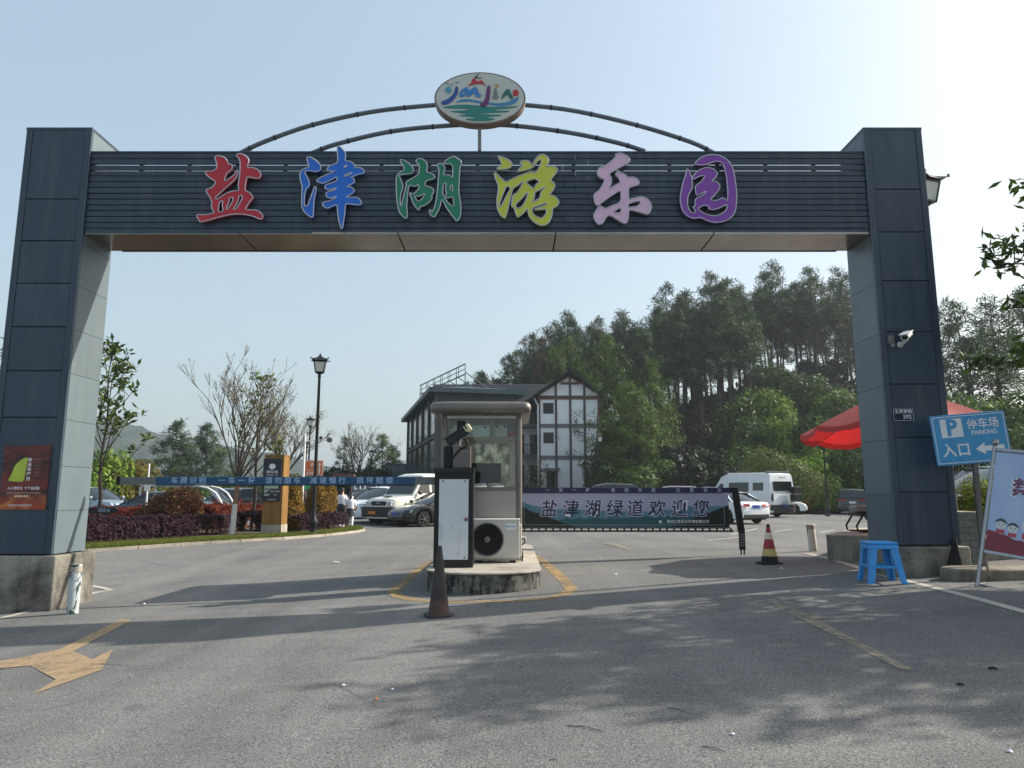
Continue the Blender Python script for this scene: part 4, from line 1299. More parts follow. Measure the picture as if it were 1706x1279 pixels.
boom = MB().box(BXE + 1.0 * 0.62, CYF + 0.13, BZ0, CX0 - 0.33, CYF + 0.17, BZ1).build('boom_arm', M['boom_blue'], cab, -CO, bevel=0.006)
MB().box(BXE + 0.06, CYF + 0.131, BZ0 + 0.004, BXE + 0.618, CYF + 0.169, BZ1 - 0.004).build('boom_tip', M['boom_grey'], boom)
MB().box(BXE, CYF + 0.127, BZ0 - 0.002, BXE + 0.058, CYF + 0.173, BZ1 + 0.002).build('end_cap', M['black_matt'], boom)
MB().box(CX0 - 0.328, CYF + 0.131, BZ0 + 0.002, CX0 - 0.002, CYF + 0.169, BZ1 - 0.002).build('boom_root', M['boom_grey'], boom)
MB().box(BXE + 0.63, CYF + 0.125, BZ0 - 0.014, CX0 - 0.34, CYF + 0.175, BZ0 - 0.002).build('rubber_edge', M['black_matt'], boom)
TY = CYF + 0.1285
for s, u in (('车牌识别', 378), ('一车一杆', 408 + 0), ('请勿跟车', 0), ('减速慢行', 0), ('损坏赔偿', 0)):
    pass
for s, ua, ub in (('车牌识别', 283, 345), ('一车一杆', 361, 428), ('请勿跟车', 440, 503), ('减速慢行', 514, 578), ('损坏赔偿', 592, 657)):
    xa, xb = at(ua, 800, TY).x, at(ub, 800, TY).x
    n_ = len(s)
    for k, ch in enumerate(s):
        text(ch, 0.112, M['text_dim'], boom, (xa + (xb - xa) * (k + 0.5) / n_, TY, (BZ0 + BZ1) / 2), fat=0.0008, sx=1.05)

# plate-reading camera on its box above the cabinet
pc = thing('plate_camera', 'tilted black plate reading camera on a grey box over the barrier cabinet', 'camera', (-0.87, CYF + 0.2, CZT + 0.011))
MB().box(-0.215, -0.10, 0, -0.065, 0.12, 0.34).build('black_box', M['black_matt'], pc, bevel=0.03, seg=3)
MB().box(-0.062, -0.13, 0, 0.215, 0.12, 0.35).build('grey_box', simple('grey_box', (104, 96, 94), 0.4, 0.4, 0.06), pc, bevel=0.008)
bx = MB()
bx.box(-0.055, -0.1335, 0.255, 0.205, -0.131, 0.259)
bx.lathe([(0.008, 0), (0.008, 0.008)], 8, M=Matrix.Translation((0.08, -0.131, 0.2)) @ Matrix.Rotation(math.pi / 2, 4, 'X'))
bx.build('box_seam', M['steel'], pc)
hm = Matrix.Translation((0.0, -0.05, 0.50)) @ Matrix.Rotation(R(-33), 4, 'Y')
MB().box(-0.19, -0.09, -0.065, 0.19, 0.09, 0.065, 0, hm).build('camera_housing', M['black'], pc, bevel=0.012)
MB().box(-0.21, -0.10, 0.066, 0.15, 0.10, 0.078, 0, hm).build('sun_shield', simple('shield_grey', (70, 68, 70), 0.4, 0.3, 0.1), pc, bevel=0.004)
MB().box(0.150, -0.095, -0.04, 0.262, 0.085, 0.074, 0, hm).build('lens_hood', simple('lens_hood_cream', (226, 216, 176), 0.3, 0, 0.15, 12), pc, bevel=0.02)
MB().box(0.175, -0.0965, 0.0, 0.20, -0.0955, 0.074, 0, hm).build('hood_slot', M['black_matt'], pc)
MB().box(-0.01, -0.05, 0.56, 0.14, 0.06, 0.76).build('flash_lamp', M['black_matt'], pc, bevel=0.02)
MB().tube([(0.02, -0.03, 0.35), (0.04, -0.03, 0.47)], 0.035, 8).build('bracket', M['steel'], pc, smooth=40)
MB().tube([(0.10, -0.10, 0.46), (0.155, -0.14, 0.44), (0.17, -0.15, 0.36), (0.12, -0.15, 0.315), (0.05, -0.15, 0.29), (-0.03, -0.14, 0.2), (-0.075, -0.105, 0.12)], 0.016, 8).build('cable', M['black_matt'], pc, smooth=60)

# exit barrier: navy bar carrying a printed banner on a light frame
BY = 15.0
e0, e1 = at(862, 812, BY).x, at(1218, 812, BY).x
zt, zb_ = at(1040, 812, BY).z, at(1040, 886, BY).z
ban = thing('banner_barrier', 'exit barrier with navy bar and lake landscape banner in brush lettering', 'barrier', ((e0 + e1) / 2, BY, 0))
AO = Vector(ban.location)
MB().box(e0 - 0.3, BY - 0.03, zt - 0.115, e1 + 0.05, BY + 0.03, zt).build('boom_arm', M['navy'], ban, -AO, bevel=0.006)
MB().box(e0 - 0.3, BY - 0.02, zb_, e1, BY + 0.02, zb_ + 0.035).build('bottom_bar', M['black'], ban, -AO)
zp0 = at(1040, 878.5, BY).z
MB().box(e0 - 0.3, BY - 0.016, zp0 - 0.022, e1 - 0.04, BY + 0.016, zp0 - 0.002).build('lower_rail', M['black'], ban, -AO)
n_s = 30
for k in range(n_s + 1):
    x = e0 + (e1 - 0.04 - e0) * k / n_s
    MB().box(x - 0.018, BY - 0.012, zb_ + 0.036, x + 0.018, BY + 0.012, zp0 - 0.023).build('spacer', M['black'], ban, -AO)
leg = MB()
leg.add([(e1 + 0.0, BY - 0.03, zt), (e1 + 0.14, BY - 0.03, zt), (e1 + 0.14, BY + 0.03, zt), (e1, BY + 0.03, zt), (e1 + 0.10, BY - 0.03, zb_), (e1 + 0.24, BY - 0.03, zb_), (e1 + 0.24, BY + 0.03, zb_), (e1 + 0.10, BY + 0.03, zb_)],
        [(0, 3, 2, 1), (4, 5, 6, 7), (0, 1, 5, 4), (1, 2, 6, 5), (2, 3, 7, 6), (3, 0, 4, 7)])
leg.build('end_post', M['black'], ban, -AO, bevel=0.006)
zg_e = zg(e1, BY)
lf = MB().box(e1 + 0.115, BY - 0.025, zg_e + 0.10, e1 + 0.235, BY + 0.025, zb_ - 0.002)
lf.build('support_leg', M['black'], ban, -AO)
hl = MB()
for k in range(5):
    for j in (0, 1):
        x, z = e1 + 0.15 + 0.05 * j, zb_ - 0.05 - k * 0.055
        hl.box(x - 0.009, BY - 0.027, z - 0.009, x + 0.009, BY - 0.0255, z + 0.009)
hl.build('leg_hole', M['white'], ban, -AO)
MB().bar((e1 + 0.145, BY, zg_e), (e1 + 0.145, BY, zg_e + 0.099), 0.025).build('foot_prong', M['black'], ban, -AO)
MB().bar((e1 + 0.21, BY, zg_e), (e1 + 0.21, BY, zg_e + 0.099), 0.025).build('foot_prong', M['black'], ban, -AO)

def banner_mat():
    n = N('banner_print')
    co = n.co()
    sp = n.t.nodes.new('ShaderNodeSeparateXYZ')
    n.link(co, sp.inputs[0])
    x, z = sp.outputs['X'], sp.outputs['Z']
    zc = (zt - 0.12 + zp0) / 2
    hh = (zt - 0.12 - zp0) / 2
    zz = n.math('DIVIDE', n.math('SUBTRACT', z, zc), hh)          # -1 .. 1
    xx = n.math('DIVIDE', x, (e1 - e0) / 2)
    r1 = n.noise(n.co((1.1, 0.001, 0.001)), 1.0, 4, 0.55)
    r2 = n.noise(n.co((2.3, 0.001, 0.001)), 1.7, 5, 0.6)
    r3 = n.noise(n.co((1.6, 0.001, 0.3)), 2.1, 8, 0.75)
    def below(h, soft=0.04):
        return n.ramp(n.math('ADD', n.math('SUBTRACT', h, zz), 0.5), [(0.5 - soft, 0.0), (0.5 + soft, 1.0)])
    col = n.mix(n.ramp(n.math('ADD', n.math('MULTIPLY', zz, 0.5), 0.5), [(0.1, 0.0), (0.7, 1.0)]), lin((116, 136, 166)), lin((160, 164, 190)))
    h1 = n.math('ADD', n.math('MULTIPLY', n.math('SUBTRACT', r1, 0.5), 1.2), n.math('ADD', n.math('MULTIPLY', n.math('MULTIPLY', xx, xx), 0.45), -0.05))
    col = n.mix(below(h1), col, n.mix(n.noise(co, 5, 5), lin((58, 104, 124)), lin((98, 136, 154))))
    h2 = n.math('ADD', n.math('MULTIPLY', n.math('SUBTRACT', r2, 0.5), 0.8), n.math('ADD', n.math('MULTIPLY', xx, 0.12), -0.42))
    col = n.mix(below(h2), col, n.mix(n.noise(n.co((1, 1, 5)), 4, 5), lin((28, 66, 74)), lin((62, 104, 108))))
    ax = n.math('ABSOLUTE', n.math('ADD', xx, 0.02))
    h3 = n.math('ADD', n.math('MULTIPLY', n.math('SUBTRACT', r3, 0.5), 0.35), n.math('SUBTRACT', n.math('MULTIPLY', ax, 2.4), 2.05))
    col = n.mix(below(h3, 0.015), col, n.mix(n.noise(co, 16, 5), lin((18, 22, 24)), lin((44, 50, 46))))
    n.set(col, 0.5, 0, 0.3)
    return n.m
bsh = MB().box(e0 - 0.25 - AO.x, -0.006, zp0, e1 - 0.07 - AO.x, 0.006, zt - 0.118).build('banner_sheet', banner_mat(), ban)
bl = MB()
bz0, bz1, bx0_, bx1_ = zp0 + 0.05, zt - 0.30, e0 + 0.14 - AO.x, e1 - 0.17 - AO.x
bl.tube([(bx0_, -0.008, bz1), (bx0_, -0.008, bz0 + 0.04), (bx0_ + 0.012, -0.008, bz0 + 0.012), (bx0_ + 0.04, -0.008, bz0), (bx1_ - 0.04, -0.008, bz0), (bx1_ - 0.012, -0.008, bz0 + 0.012), (bx1_, -0.008, bz0 + 0.04), (bx1_, -0.008, bz1 + 0.05)], 0.004, 4)
bl.build('border_print', simple('border_print', (150, 170, 172), 0.5), bsh)
m_nv = simple('banner_navy', (20, 15, 62), 0.5, 0, 0.05)
m_hl = simple('banner_halo', (206, 206, 226), 0.5, 0, 0.05)
us = [914, 950, 986, 1023, 1057, 1094, 1131, 1167]
for ch, u in zip('盐津湖绿道欢迎您', us):
    p = at(u, 848.5, BY - 0.01)
    rr = (math.pi / 2, 0, R(0))
    text(ch, 0.37, m_hl, bsh, (p.x - AO.x, -0.0075, p.z), rr, fat=0.014, ext=0.0006, shear=0.12, sx=0.98)
    text(ch, 0.37, m_nv, bsh, (p.x - AO.x, -0.0105, p.z), rr, fat=0.004, ext=0.0008, shear=0.12, sx=0.98)
p = at(1146, 869, BY)
text('贵州仁怀云水环境有限公司', 0.072, M['text_white'], bsh, (p.x - AO.x, -0.009, p.z), fat=0.0006, sx=1.02)
MB().lathe([(0.03, 0), (0.03, 0.003)], 14, M=Matrix.Translation((at(1100, 869, BY).x - AO.x, -0.0065, p.z)) @ Matrix.Rotation(math.pi / 2, 4, 'X')).build('emblem_print', M['text_white'], bsh)
for s, ua, ub in (('一车一杆', 901, 990), ('保持车距', 1010, 1100), ('注意安全', 1118, 1210)):
    for k, ch in enumerate(s):
        p = at(ua + (ub - ua) * (k + 0.5) / 4, 816.5, BY - 0.03)
        text(ch, 0.088, simple('bar_text', (186, 186, 206), 0.5) if 'bar_text' not in bpy.data.materials else bpy.data.materials['bar_text'], ban, (p.x - AO.x, -0.032, zt - 0.058), fat=0.001)

# ------------------------------------------------------------------ bollards, cones, stool
def bollard(p, r, h, label, mt, tilt=0.0):
    t = thing('bollard', label, 'bollard', p)
    t.rotation_euler = (0, tilt, 0)
    MB().lathe([(r, -0.03), (r, h - 0.02), (r * 0.9, h)], 16).build('post', mt, t, smooth=40)
    MB().lathe([(r * 1.03, h - 0.10), (r * 1.03, h - 0.03)], 16).build('top_band', M['concrete_pale'], t, smooth=40)
    return t
def flaky(name, a, b_, lo=0.5, hi=0.53):
    n = N(name)
    f = n.noise(n.co((1, 1, 0.5)), 7, 6, 0.6, 0.5)
    n.set(n.mix(n.ramp(f, [(lo, 0.0), (hi, 1.0)]), lin(a), lin(b_)), 0.6)
    n.bump(f, 0.3, 0.01)
    return n.m
_bl = at(122, 1005, 10.12)
_bl.z = zg(_bl.x, _bl.y)
bollard(_bl, 0.074, 0.66, 'steel bollard with flaking white and green paint by the left footing', flaky('flaking_paint', (176, 184, 186), (44, 66, 62), 0.50, 0.53))
bollard(G(1355, 918), 0.085, 0.56, 'worn white wooden looking bollard beside the low planter wall', flaky('worn_white_paint', (186, 184, 172), (96, 84, 72), 0.52, 0.62), R(-3))

def cone(p, h, rb, mats, bands, label, base, rz=0.0):
    t = thing('traffic_cone', label, 'traffic cone', p, rz)
    hb = 0.03
    b_ = MB()
    b_.prism(soften([(-base, -base), (base, -base), (base, base), (-base, base)], 0.2), 0.0, hb, 'z')
    b_.build('base', mats[0], t, bevel=0.008)
    def rad(z):
        return rb + (0.028 - rb) * (z - hb) / (h - hb)
    for (z0, z1, mi) in bands:
        za, zb2 = hb + (h - hb) * z0 + 0.0005, hb + (h - hb) * z1 - 0.0005
        MB().lathe([(rad(za), za), (rad(zb2), zb2)], 22).build('band', mats[mi], t, smooth=40)
    MB().lathe([(0.030, h - 0.005), (0.032, h + 0.015), (0.022, h + 0.03), (0.006, h + 0.035)], 12).build('tip', mats[0], t, smooth=40)
    return t
cone(G(731, 1026), 0.78, 0.125, [M['cone_dark'], simple('cone_dark_foot', (84, 66, 56), 0.8, 0, 0.3, 6)], [(0, 0.2, 1), (0.2, 1.0, 0)], 'dark sooty traffic cone in front of the barrier cabinet', 0.165, 0.35)
cone(G(1283, 939), 0.655, 0.15, [M['black_matt'], M['cone_red'], M['cone_white'], M['cone_yellow']], [(0, 0.17, 0), (0.17, 0.37, 3), (0.37, 0.64, 1), (0.64, 0.82, 2), (0.82, 0.97, 1), (0.97, 1.0, 0)], 'red and white striped traffic cone by the foot of the exit barrier', 0.2, 0.2)

stool = thing('plastic_stool', 'bright blue square plastic stool in front of the right footing', 'stool', Vector((at(1468, 955, 10.05).x, 10.05, zg(5.3, 10.05))), R(-8))
SH, st_, sb_ = 0.545, 0.185, 0.24
MB().box(-st_, -st_, SH - 0.035, st_, st_, SH).build('seat', M['stool'], stool, bevel=0.014, seg=3)
for sx_ in (-1, 1):
    for sy_ in (-1, 1):
        lg = MB()
        a0, a1 = st_ - 0.012, sb_
        w0, w1 = 0.10, 0.075
        def cr(c, w_, z):
            x0, y0 = sx_ * c, sy_ * c
            return [(x0, y0, z), (x0 - sx_ * w_, y0, z), (x0 - sx_ * w_, y0 - sy_ * 0.02, z), (x0 - sx_ * 0.02, y0 - sy_ * 0.02, z), (x0 - sx_ * 0.02, y0 - sy_ * w_, z), (x0, y0 - sy_ * w_, z)]
        lg.add(cr(a1, w1, 0.02) + cr(a0, w0, SH - 0.036), [tuple(range(6)), tuple(range(11, 5, -1))] + [(k, (k + 1) % 6, (k + 1) % 6 + 6, k + 6) for k in range(6)])
        lg.box(sx_ * a1 - 0.035 - sx_ * 0.02, sy_ * a1 - 0.035 - sy_ * 0.02, 0, sx_ * a1 + 0.035 - sx_ * 0.02, sy_ * a1 + 0.035 - sy_ * 0.02, 0.021)
        lg.build('leg', M['stool'], stool)
ap = MB()
for q in range(4):
    rm = Matrix.Rotation(q * math.pi / 2, 4, 'Z')
    c = st_ - 0.002
    ap.add([(-c, -c, SH - 0.036), (c, -c, SH - 0.036), (c + 0.01, -c - 0.01, SH - 0.09), (-c - 0.01, -c - 0.01, SH - 0.09), (-c, -c + 0.012, SH - 0.036), (c, -c + 0.012, SH - 0.036), (c + 0.01, -c + 0.002, SH - 0.09), (-c - 0.01, -c + 0.002, SH - 0.09)],
           [(0, 1, 2, 3), (4, 7, 6, 5), (0, 4, 5, 1), (3, 2, 6, 7)], 0, rm)
ap.build('apron', M['stool'], stool)
for q in range(4):
    rm = Matrix.Rotation(q * math.pi / 2, 4, 'Z')
    c = st_ + (sb_ - st_) * 0.62
    MB().box(-c + 0.03, -c, 0.20, c - 0.03, -c + 0.016, 0.235, 0, rm).build('stretcher', M['stool'], stool, bevel=0.004)

# ------------------------------------------------------------------ right kerbside: wall, bench, parasol, signs
wl0, wl1 = G(1379, 934), Vector((6.9, 12.3, 0))
wall = thing('planter_wall', 'low grey concrete wall behind the stool carrying a bench', 'wall', (wl0.x, wl0.y, 0))
wz = at(1379, 890, wl0.y).z
z0w = zg(wl0.x, wl0.y) - 0.1
mb = MB()
WP = [(wl0.x, wl0.y), (7.6, 12.0), (9.6, 12.4), (9.6, 15.6), (7.5, 15.6)]
mb.prism([(x - wl0.x, y - wl0.y) for x, y in WP], z0w, wz - 0.03, 'z')
mb.build('wall_side', M['concrete'], wall, bevel=0.01)
MB().prism([(x - wl0.x - 0.01, y - wl0.y) for x, y in WP], wz - 0.029, wz, 'z').build('coping', M['concrete_pale'], wall, bevel=0.006)

bc = at(1421, 889, 13.6)
bench = thing('metal_bench', 'black tube framed bench with grey padded seat half hidden by right pillar', 'bench', (bc.x + 0.50, 13.6, wz))
for y in (0.0, 0.42):
    fm_ = MB()
    fm_.tube([(-0.30, y, 0.30), (-0.42, y, 0.12), (-0.40, y, 0.035), (-0.32, y, 0.02), (0.3, y, 0.02), (0.1, y, 0.06), (-0.05, y, 0.30)], 0.02, 8)
    fm_.build('leg_frame', M['black'], bench, smooth=60)
MB().box(-0.36, -0.06, 0.30, 0.55, 0.48, 0.37).build('seat', M['black'], bench, bevel=0.02)
MB().box(-0.42, -0.04, 0.375, 0.5, 0.30, 0.50).build('cushion', M['grey'], bench, bevel=0.045, seg=3)
rbag = thing('red_bag', 'small red bag lying on the bench beside the right pillar', 'bag', (bc.x + 0.52, 13.50, wz + 0.371))
MB().box(-0.14, -0.05, 0, 0.14, 0.05, 0.10).build('bag_body', M['cone_red'], rbag, bevel=0.03, seg=3)
MB().tube([(-0.08, -0.02, 0.09), (-0.04, -0.02, 0.14), (0.04, -0.02, 0.14), (0.08, -0.02, 0.09)], 0.01, 6).build('handle', M['black_matt'], rbag)

# parasol
ub = Vector((7.36, 13.6, wz))
par = thing('parasol', 'large red parasol with scalloped valance behind the right pillar', 'parasol', ub)
pz = 3.32 - wz
nseg, rad = 10, 1.7
ez = 2.62 - wz
def rim(k, r_, z):
    a = 2 * math.pi * (k + 0.35) / nseg
    tl = -0.13 * math.sin(a)
    return Vector((r_ * math.cos(a), r_ * math.sin(a), z + tl))
for k in range(nseg):
    gm = MB()
    rows = []
    for t in (0.0, 0.3, 0.65, 1.0):
        r_ = 0.05 + (rad - 0.05) * t
        z = pz - (pz - ez) * (t ** 1.15)
        row = []
        for j in range(7):
            s = j / 6
            p = rim(k, r_, z).lerp(rim(k + 1, r_, z), s)
            p.z -= 0.07 * t * math.sin(math.pi * s)
            row.append(p)
        rows.append(row)
    vrow = []
    for j in range(7):
        p = rows[-1][j].copy()
        p.z -= 0.09 + 0.025 * abs(math.sin(2 * math.pi * j / 6))
        p.x *= 1.01
        p.y *= 1.01
        vrow.append(p)
    rows.append(vrow)
    vs = [p for r2 in rows for p in r2]
    gm.add(vs, [(i * 7 + j, i * 7 + j + 1, (i + 1) * 7 + j + 1, (i + 1) * 7 + j) for i in range(len(rows) - 1) for j in range(6)])
    gm.build('canopy_panel', M['umb'], par, smooth=35)
for k in range(nseg):
    MB().bar((0, 0, pz - 0.06), rim(k, rad * 0.98, ez - 0.03), 0.018).build('rib', M['steel'], par)
MB().tube([(0, 0, 0.05), (0, 0, pz + 0.05)], 0.028, 10).build('pole', M['steel'], par, smooth=40)
MB().lathe([(0.03, pz + 0.01), (0.045, pz + 0.04), (0.02, pz + 0.10), (0.005, pz + 0.12)], 12).build('finial', M['black_matt'], par, smooth=40)
MB().lathe([(0.30, 0.0), (0.30, 0.07), (0.06, 0.10), (0.05, 0.25)], 20).build('base', M['black_matt'], par, smooth=40)

# parking sign
sgp = at(1640, 948, 10.15)
sgp.z = zg(sgp.x, sgp.y)
ps = thing('parking_sign', 'blue parking entrance sign with white P and arrow on a leaning post', 'road sign', sgp)
cS = at(1617, 730, sgp.y - 0.05)
rel = cS - sgp
RT = (math.pi / 2, 0, 0)
piv = bpy.data.objects.new('sign_panel', None)
MBp = MB().box(-0.53, -0.012, -0.345, 0.53, 0.012, 0.345)
panel = MBp.build('sign_panel', M['sign_blue'], ps, rel, bevel=0.02)
bpy.data.objects.remove(piv)
panel.rotation_euler = (0, R(-4.5), R(-6))
panel.scale = (0.96, 1, 1.04)
MB().bar((0.02, 0.03, -0.02), rel + Vector((0.06, 0.05, 0.25)), 0.065).build('post', simple('sign_post', (112, 108, 102), 0.5, 0.5, 0.15, 5), ps, bevel=0.008)
fr = MB()
for a in ((-0.505, -0.32, 0.505, -0.31), (-0.505, 0.31, 0.505, 0.32), (-0.505, -0.31, -0.495, 0.31), (0.495, -0.31, 0.505, 0.31)):
    fr.box(a[0], -0.0145, a[1], a[2], -0.0125, a[3])
fr.build('border_line', M['text_white'], panel)
MB().box(-0.40, -0.0150, 0.03, -0.095, -0.0125, 0.285).build('symbol_plate', M['text_white'], panel)
text('P', 0.30, M['sign_blue'], panel, (-0.248, -0.0165, 0.155), fat=0.012)
text('停车场', 0.152, M['text_white'], panel, (0.20, -0.0145, 0.185), fat=0.002)
text('PARKING', 0.088, M['text_white'], panel, (0.20, -0.0145, 0.07), fat=0.001)
text('入口', 0.195, M['text_white'], panel, (-0.23, -0.0145, -0.155), fat=0.004, space=1.1)
ar = MB()
ar.prism([(0.04, -0.15), (0.17, -0.07), (0.17, -0.115), (0.44, -0.115), (0.44, -0.185), (0.17, -0.185), (0.17, -0.23)], -0.0150, -0.0125, 'y')
ar.build('arrow', M['text_white'], panel)

# tiled block and stone slab behind the sign post
bk = G(1622, 946)
blk = thing('tiled_block', 'upright grey tiled block between right pillar and poster stand', 'block', bk)
bh = at(1622, 852, bk.y).z - bk.z
bw = 0.17
MB().box(-bw, 0, -0.1, bw, 0.5, bh - 0.03).build('core', M['seam'], blk)
MB().box(-bw - 0.01, -0.012, bh - 0.029, bw + 0.01, 0.51, bh).build('cap', M['concrete_pale'], blk, bevel=0.006)
m_tile = dirty('grey_tile', (124, 128, 122), (84, 90, 86), 0.7, 0.3, 0.6, 5, 0.2)
nrow = 8
for r_ in range(nrow):
    z0_, z1_ = (bh - 0.03) * r_ / nrow, (bh - 0.03) * (r_ + 1) / nrow
    off = 0.0 if r_ % 2 else bw * 0.5
    xs_ = sorted({-bw, min(bw, -bw + bw * 0.9 + off), bw})
    for a, b2 in zip(xs_, xs_[1:]):
        MB().box(a + 0.003, -0.010, z0_ + 0.003, b2 - 0.003, 0.0, z1_ - 0.003).build('tile', m_tile, blk)
    MB().box(-bw - 0.010, 0.0, z0_ + 0.003, -bw, 0.5, z1_ - 0.003).build('tile', m_tile, blk)
sl_ = G(1590, 968)
slab = thing('stone_slab', 'low rough stone slab on the pavement under the poster stand', 'stone slab', sl_ + Vector((0.55, 0.15, 0)))
bm = MB()
SP = [(-0.62, -0.05), (-0.5, -0.22), (-0.1, -0.3), (0.5, -0.3), (1.0, -0.25), (1.0, 0.3), (-0.3, 0.3), (-0.6, 0.12)]
bm.prism(soften(SP, 0.25), -0.08, 0.17, 'z')
bm.build('stone', dirty('rough_stone', (140, 136, 122), (86, 82, 74), 0.9, 0.35, 0.6, 3), slab, bevel=0.04, seg=3)

# black cloth slumped against the footing
ck = G(1582, 958)
cl = MB()
pts = [(-0.17, -0.05, 0.0), (0.14, -0.06, 0.0), (0.18, 0.1, 0), (-0.12, 0.12, 0), (-0.10, -0.03, 0.08), (0.10, -0.04, 0.14), (0.13, 0.1, 0.2), (0.0, 0.1, 0.22), (0.06, 0.03, 0.42), (0.10, 0.05, 0.43), (0.10, 0.1, 0.40), (0.05, 0.1, 0.40)]
cl.add(pts, [(0, 3, 2, 1), (0, 1, 5, 4), (1, 2, 6, 5), (2, 3, 7, 6), (3, 0, 4, 7), (4, 5, 9, 8), (5, 6, 10, 9), (6, 7, 11, 10), (7, 4, 8, 11), (8, 9, 10, 11)])
co_ = cl.build('black_cloth', M['fabric_black'], None, ck, bevel=0.02)
co_.location.y = YF - 0.09
co_.scale = (1.15, .9, 1.25)
tag(co_, 'black cloth slumped in a heap against the right footing', 'cloth')

# poster stand at the right edge
sp0 = G(1628, 977)
stand = thing('poster_stand', 'steel framed poster stand with a pale blue no smoking style poster', 'poster stand', sp0)
stand.rotation_euler = (0, 0, 0)
stand['label'] = 'chrome framed poster stand with pale blue poster at the right edge'
ROT = Matrix.Rotation(R(-42), 4, 'Z') @ Matrix.Rotation(R(9.0), 4, 'Y') @ Matrix.Rotation(R(-13), 4, 'X')
stand.matrix_world = Matrix.Translation(sp0) @ ROT
PWd, z0p, z1p = 1.0, 0.46, 1.82
for x in (0.0, PWd):
    MB().tube([(x, 0, 0.0), (x, 0, z1p + 0.05)], 0.024, 10).build('frame_post', M['chrome'], stand, smooth=40)
    MB().lathe([(0.012, z1p + 0.05), (0.03, z1p + 0.065), (0.042, z1p + 0.10), (0.03, z1p + 0.135), (0.005, z1p + 0.145)], 14, (x, 0, 0)).build('knob', M['chrome'], stand, smooth=60)
for z in (z0p, z1p):
    MB().box(0.02, -0.022, z - 0.024, PWd - 0.02, 0.022, z + 0.024).build('frame_rail', M['chrome'], stand, bevel=0.01)
def stand_mat():
    n = N('stand_poster_print')
    co = n.co()
    sp = n.t.nodes.new('ShaderNodeSeparateXYZ')
    n.link(co, sp.inputs[0])
    zz = n.math('ADD', sp.outputs['Z'], n.math('MULTIPLY', n.math('SUBTRACT', n.noise(n.co((2.0, 1, 0.1)), 1.2, 3), 0.5), 0.25))
    zz = n.math('ADD', zz, n.math('MULTIPLY', sp.outputs['X'], 0.16))
    sky_ = n.mix(n.noise(co, 2.2, 4), lin((128, 158, 206)), lin((190, 202, 222)))
    hill_ = n.mix(n.noise(n.co((1, 1, 3)), 4, 4), lin((104, 26, 40)), lin((140, 46, 58)))
    n.set(n.mix(n.ramp(zz, [(0.735, 1.0), (0.745, 0.0)]), sky_, hill_), 0.4)
    return n.m
sheet = MB().box(0.03, -0.006, z0p + 0.026, PWd - 0.03, 0.006, z1p - 0.026).build('poster_sheet', stand_mat(), stand)
m_ban = simple('print_red', (176, 66, 74), 0.5, 0, 0.06)
text('禁止', 0.25, simple('print_plum', (112, 62, 92), 0.5, 0, 0.1), sheet, (0.24, -0.0085, 1.33), ax='LEFT', fat=0.008)
text('禁止', 0.25, M['text_white'], sheet, (0.232, -0.0072, 1.325), ax='LEFT', fat=0.016, ext=0.0004)
m_face = simple('print_face', (206, 206, 206), 0.5, 0, 0.04)
m_ink = simple('print_ink', (62, 66, 74), 0.5, 0, 0.05)
for k, (x, z, r_) in enumerate(((0.17, 0.845, 0.058), (0.30, 0.815, 0.055), (0.47, 0.87, 0.085), (0.66, 0.85, 0.075))):
    circ = [(r_ * math.cos(a), r_ * 1.15 * math.sin(a)) for a in [2 * math.pi * j / 18 for j in range(18)]]
    outline('child_print', [circ], m_face, sheet, (x, -0.0075, z), 0.0006)
    cap = [(r_ * 1.12 * math.cos(a), r_ * 1.25 * math.sin(a)) for a in [math.pi * (0.02 + 0.96 * j / 12) for j in range(13)]]
    cap += [(-r_ * 0.6, r_ * 0.45), (0.0, r_ * 0.62), (r_ * 0.6, r_ * 0.4)]
    if k != 2:
        outline('hair_print', [cap], m_ink, sheet, (x, -0.009, z), 0.0006)
    ey = MB()
    for s in (-1, 1):
        ey.box(s * r_ * 0.4 - 0.006, -0.0095, -0.012, s * r_ * 0.4 + 0.006, -0.0085, 0.006)
    ey.box(-r_ * 0.25, -0.0095, -r_ * 0.62, r_ * 0.25, -0.0085, -r_ * 0.54)
    ey.build('face_print', m_ink, sheet, (x, 0, z))
    MB().box(-r_ * 0.8, -0.008, -r_ * 2.1, r_ * 0.8, -0.0065, -r_ * 1.2).build('tunic_print', m_ban, sheet, (x, 0, z))
bl_ = MB()
for x in (0.04, PWd - 0.04):
    bl_.tube([(x, 0.02, 0.42), (x, 0.62, 0.16)], 0.014, 8)
bl_.tube([(0.0, 0.0, 0.02), (0.02, 0.62, 0.14)], 0.016, 8)
bl_.build('brace', M['steel'], stand, smooth=40)
MB().tube([(0.0, 0, 0.03), (PWd, 0, 0.03)], 0.018, 8).build('foot_bar', M['chrome'], stand, smooth=40)

# ------------------------------------------------------------------ vehicles
def lerp_tab(t, tab):
    return interp(t, tab)

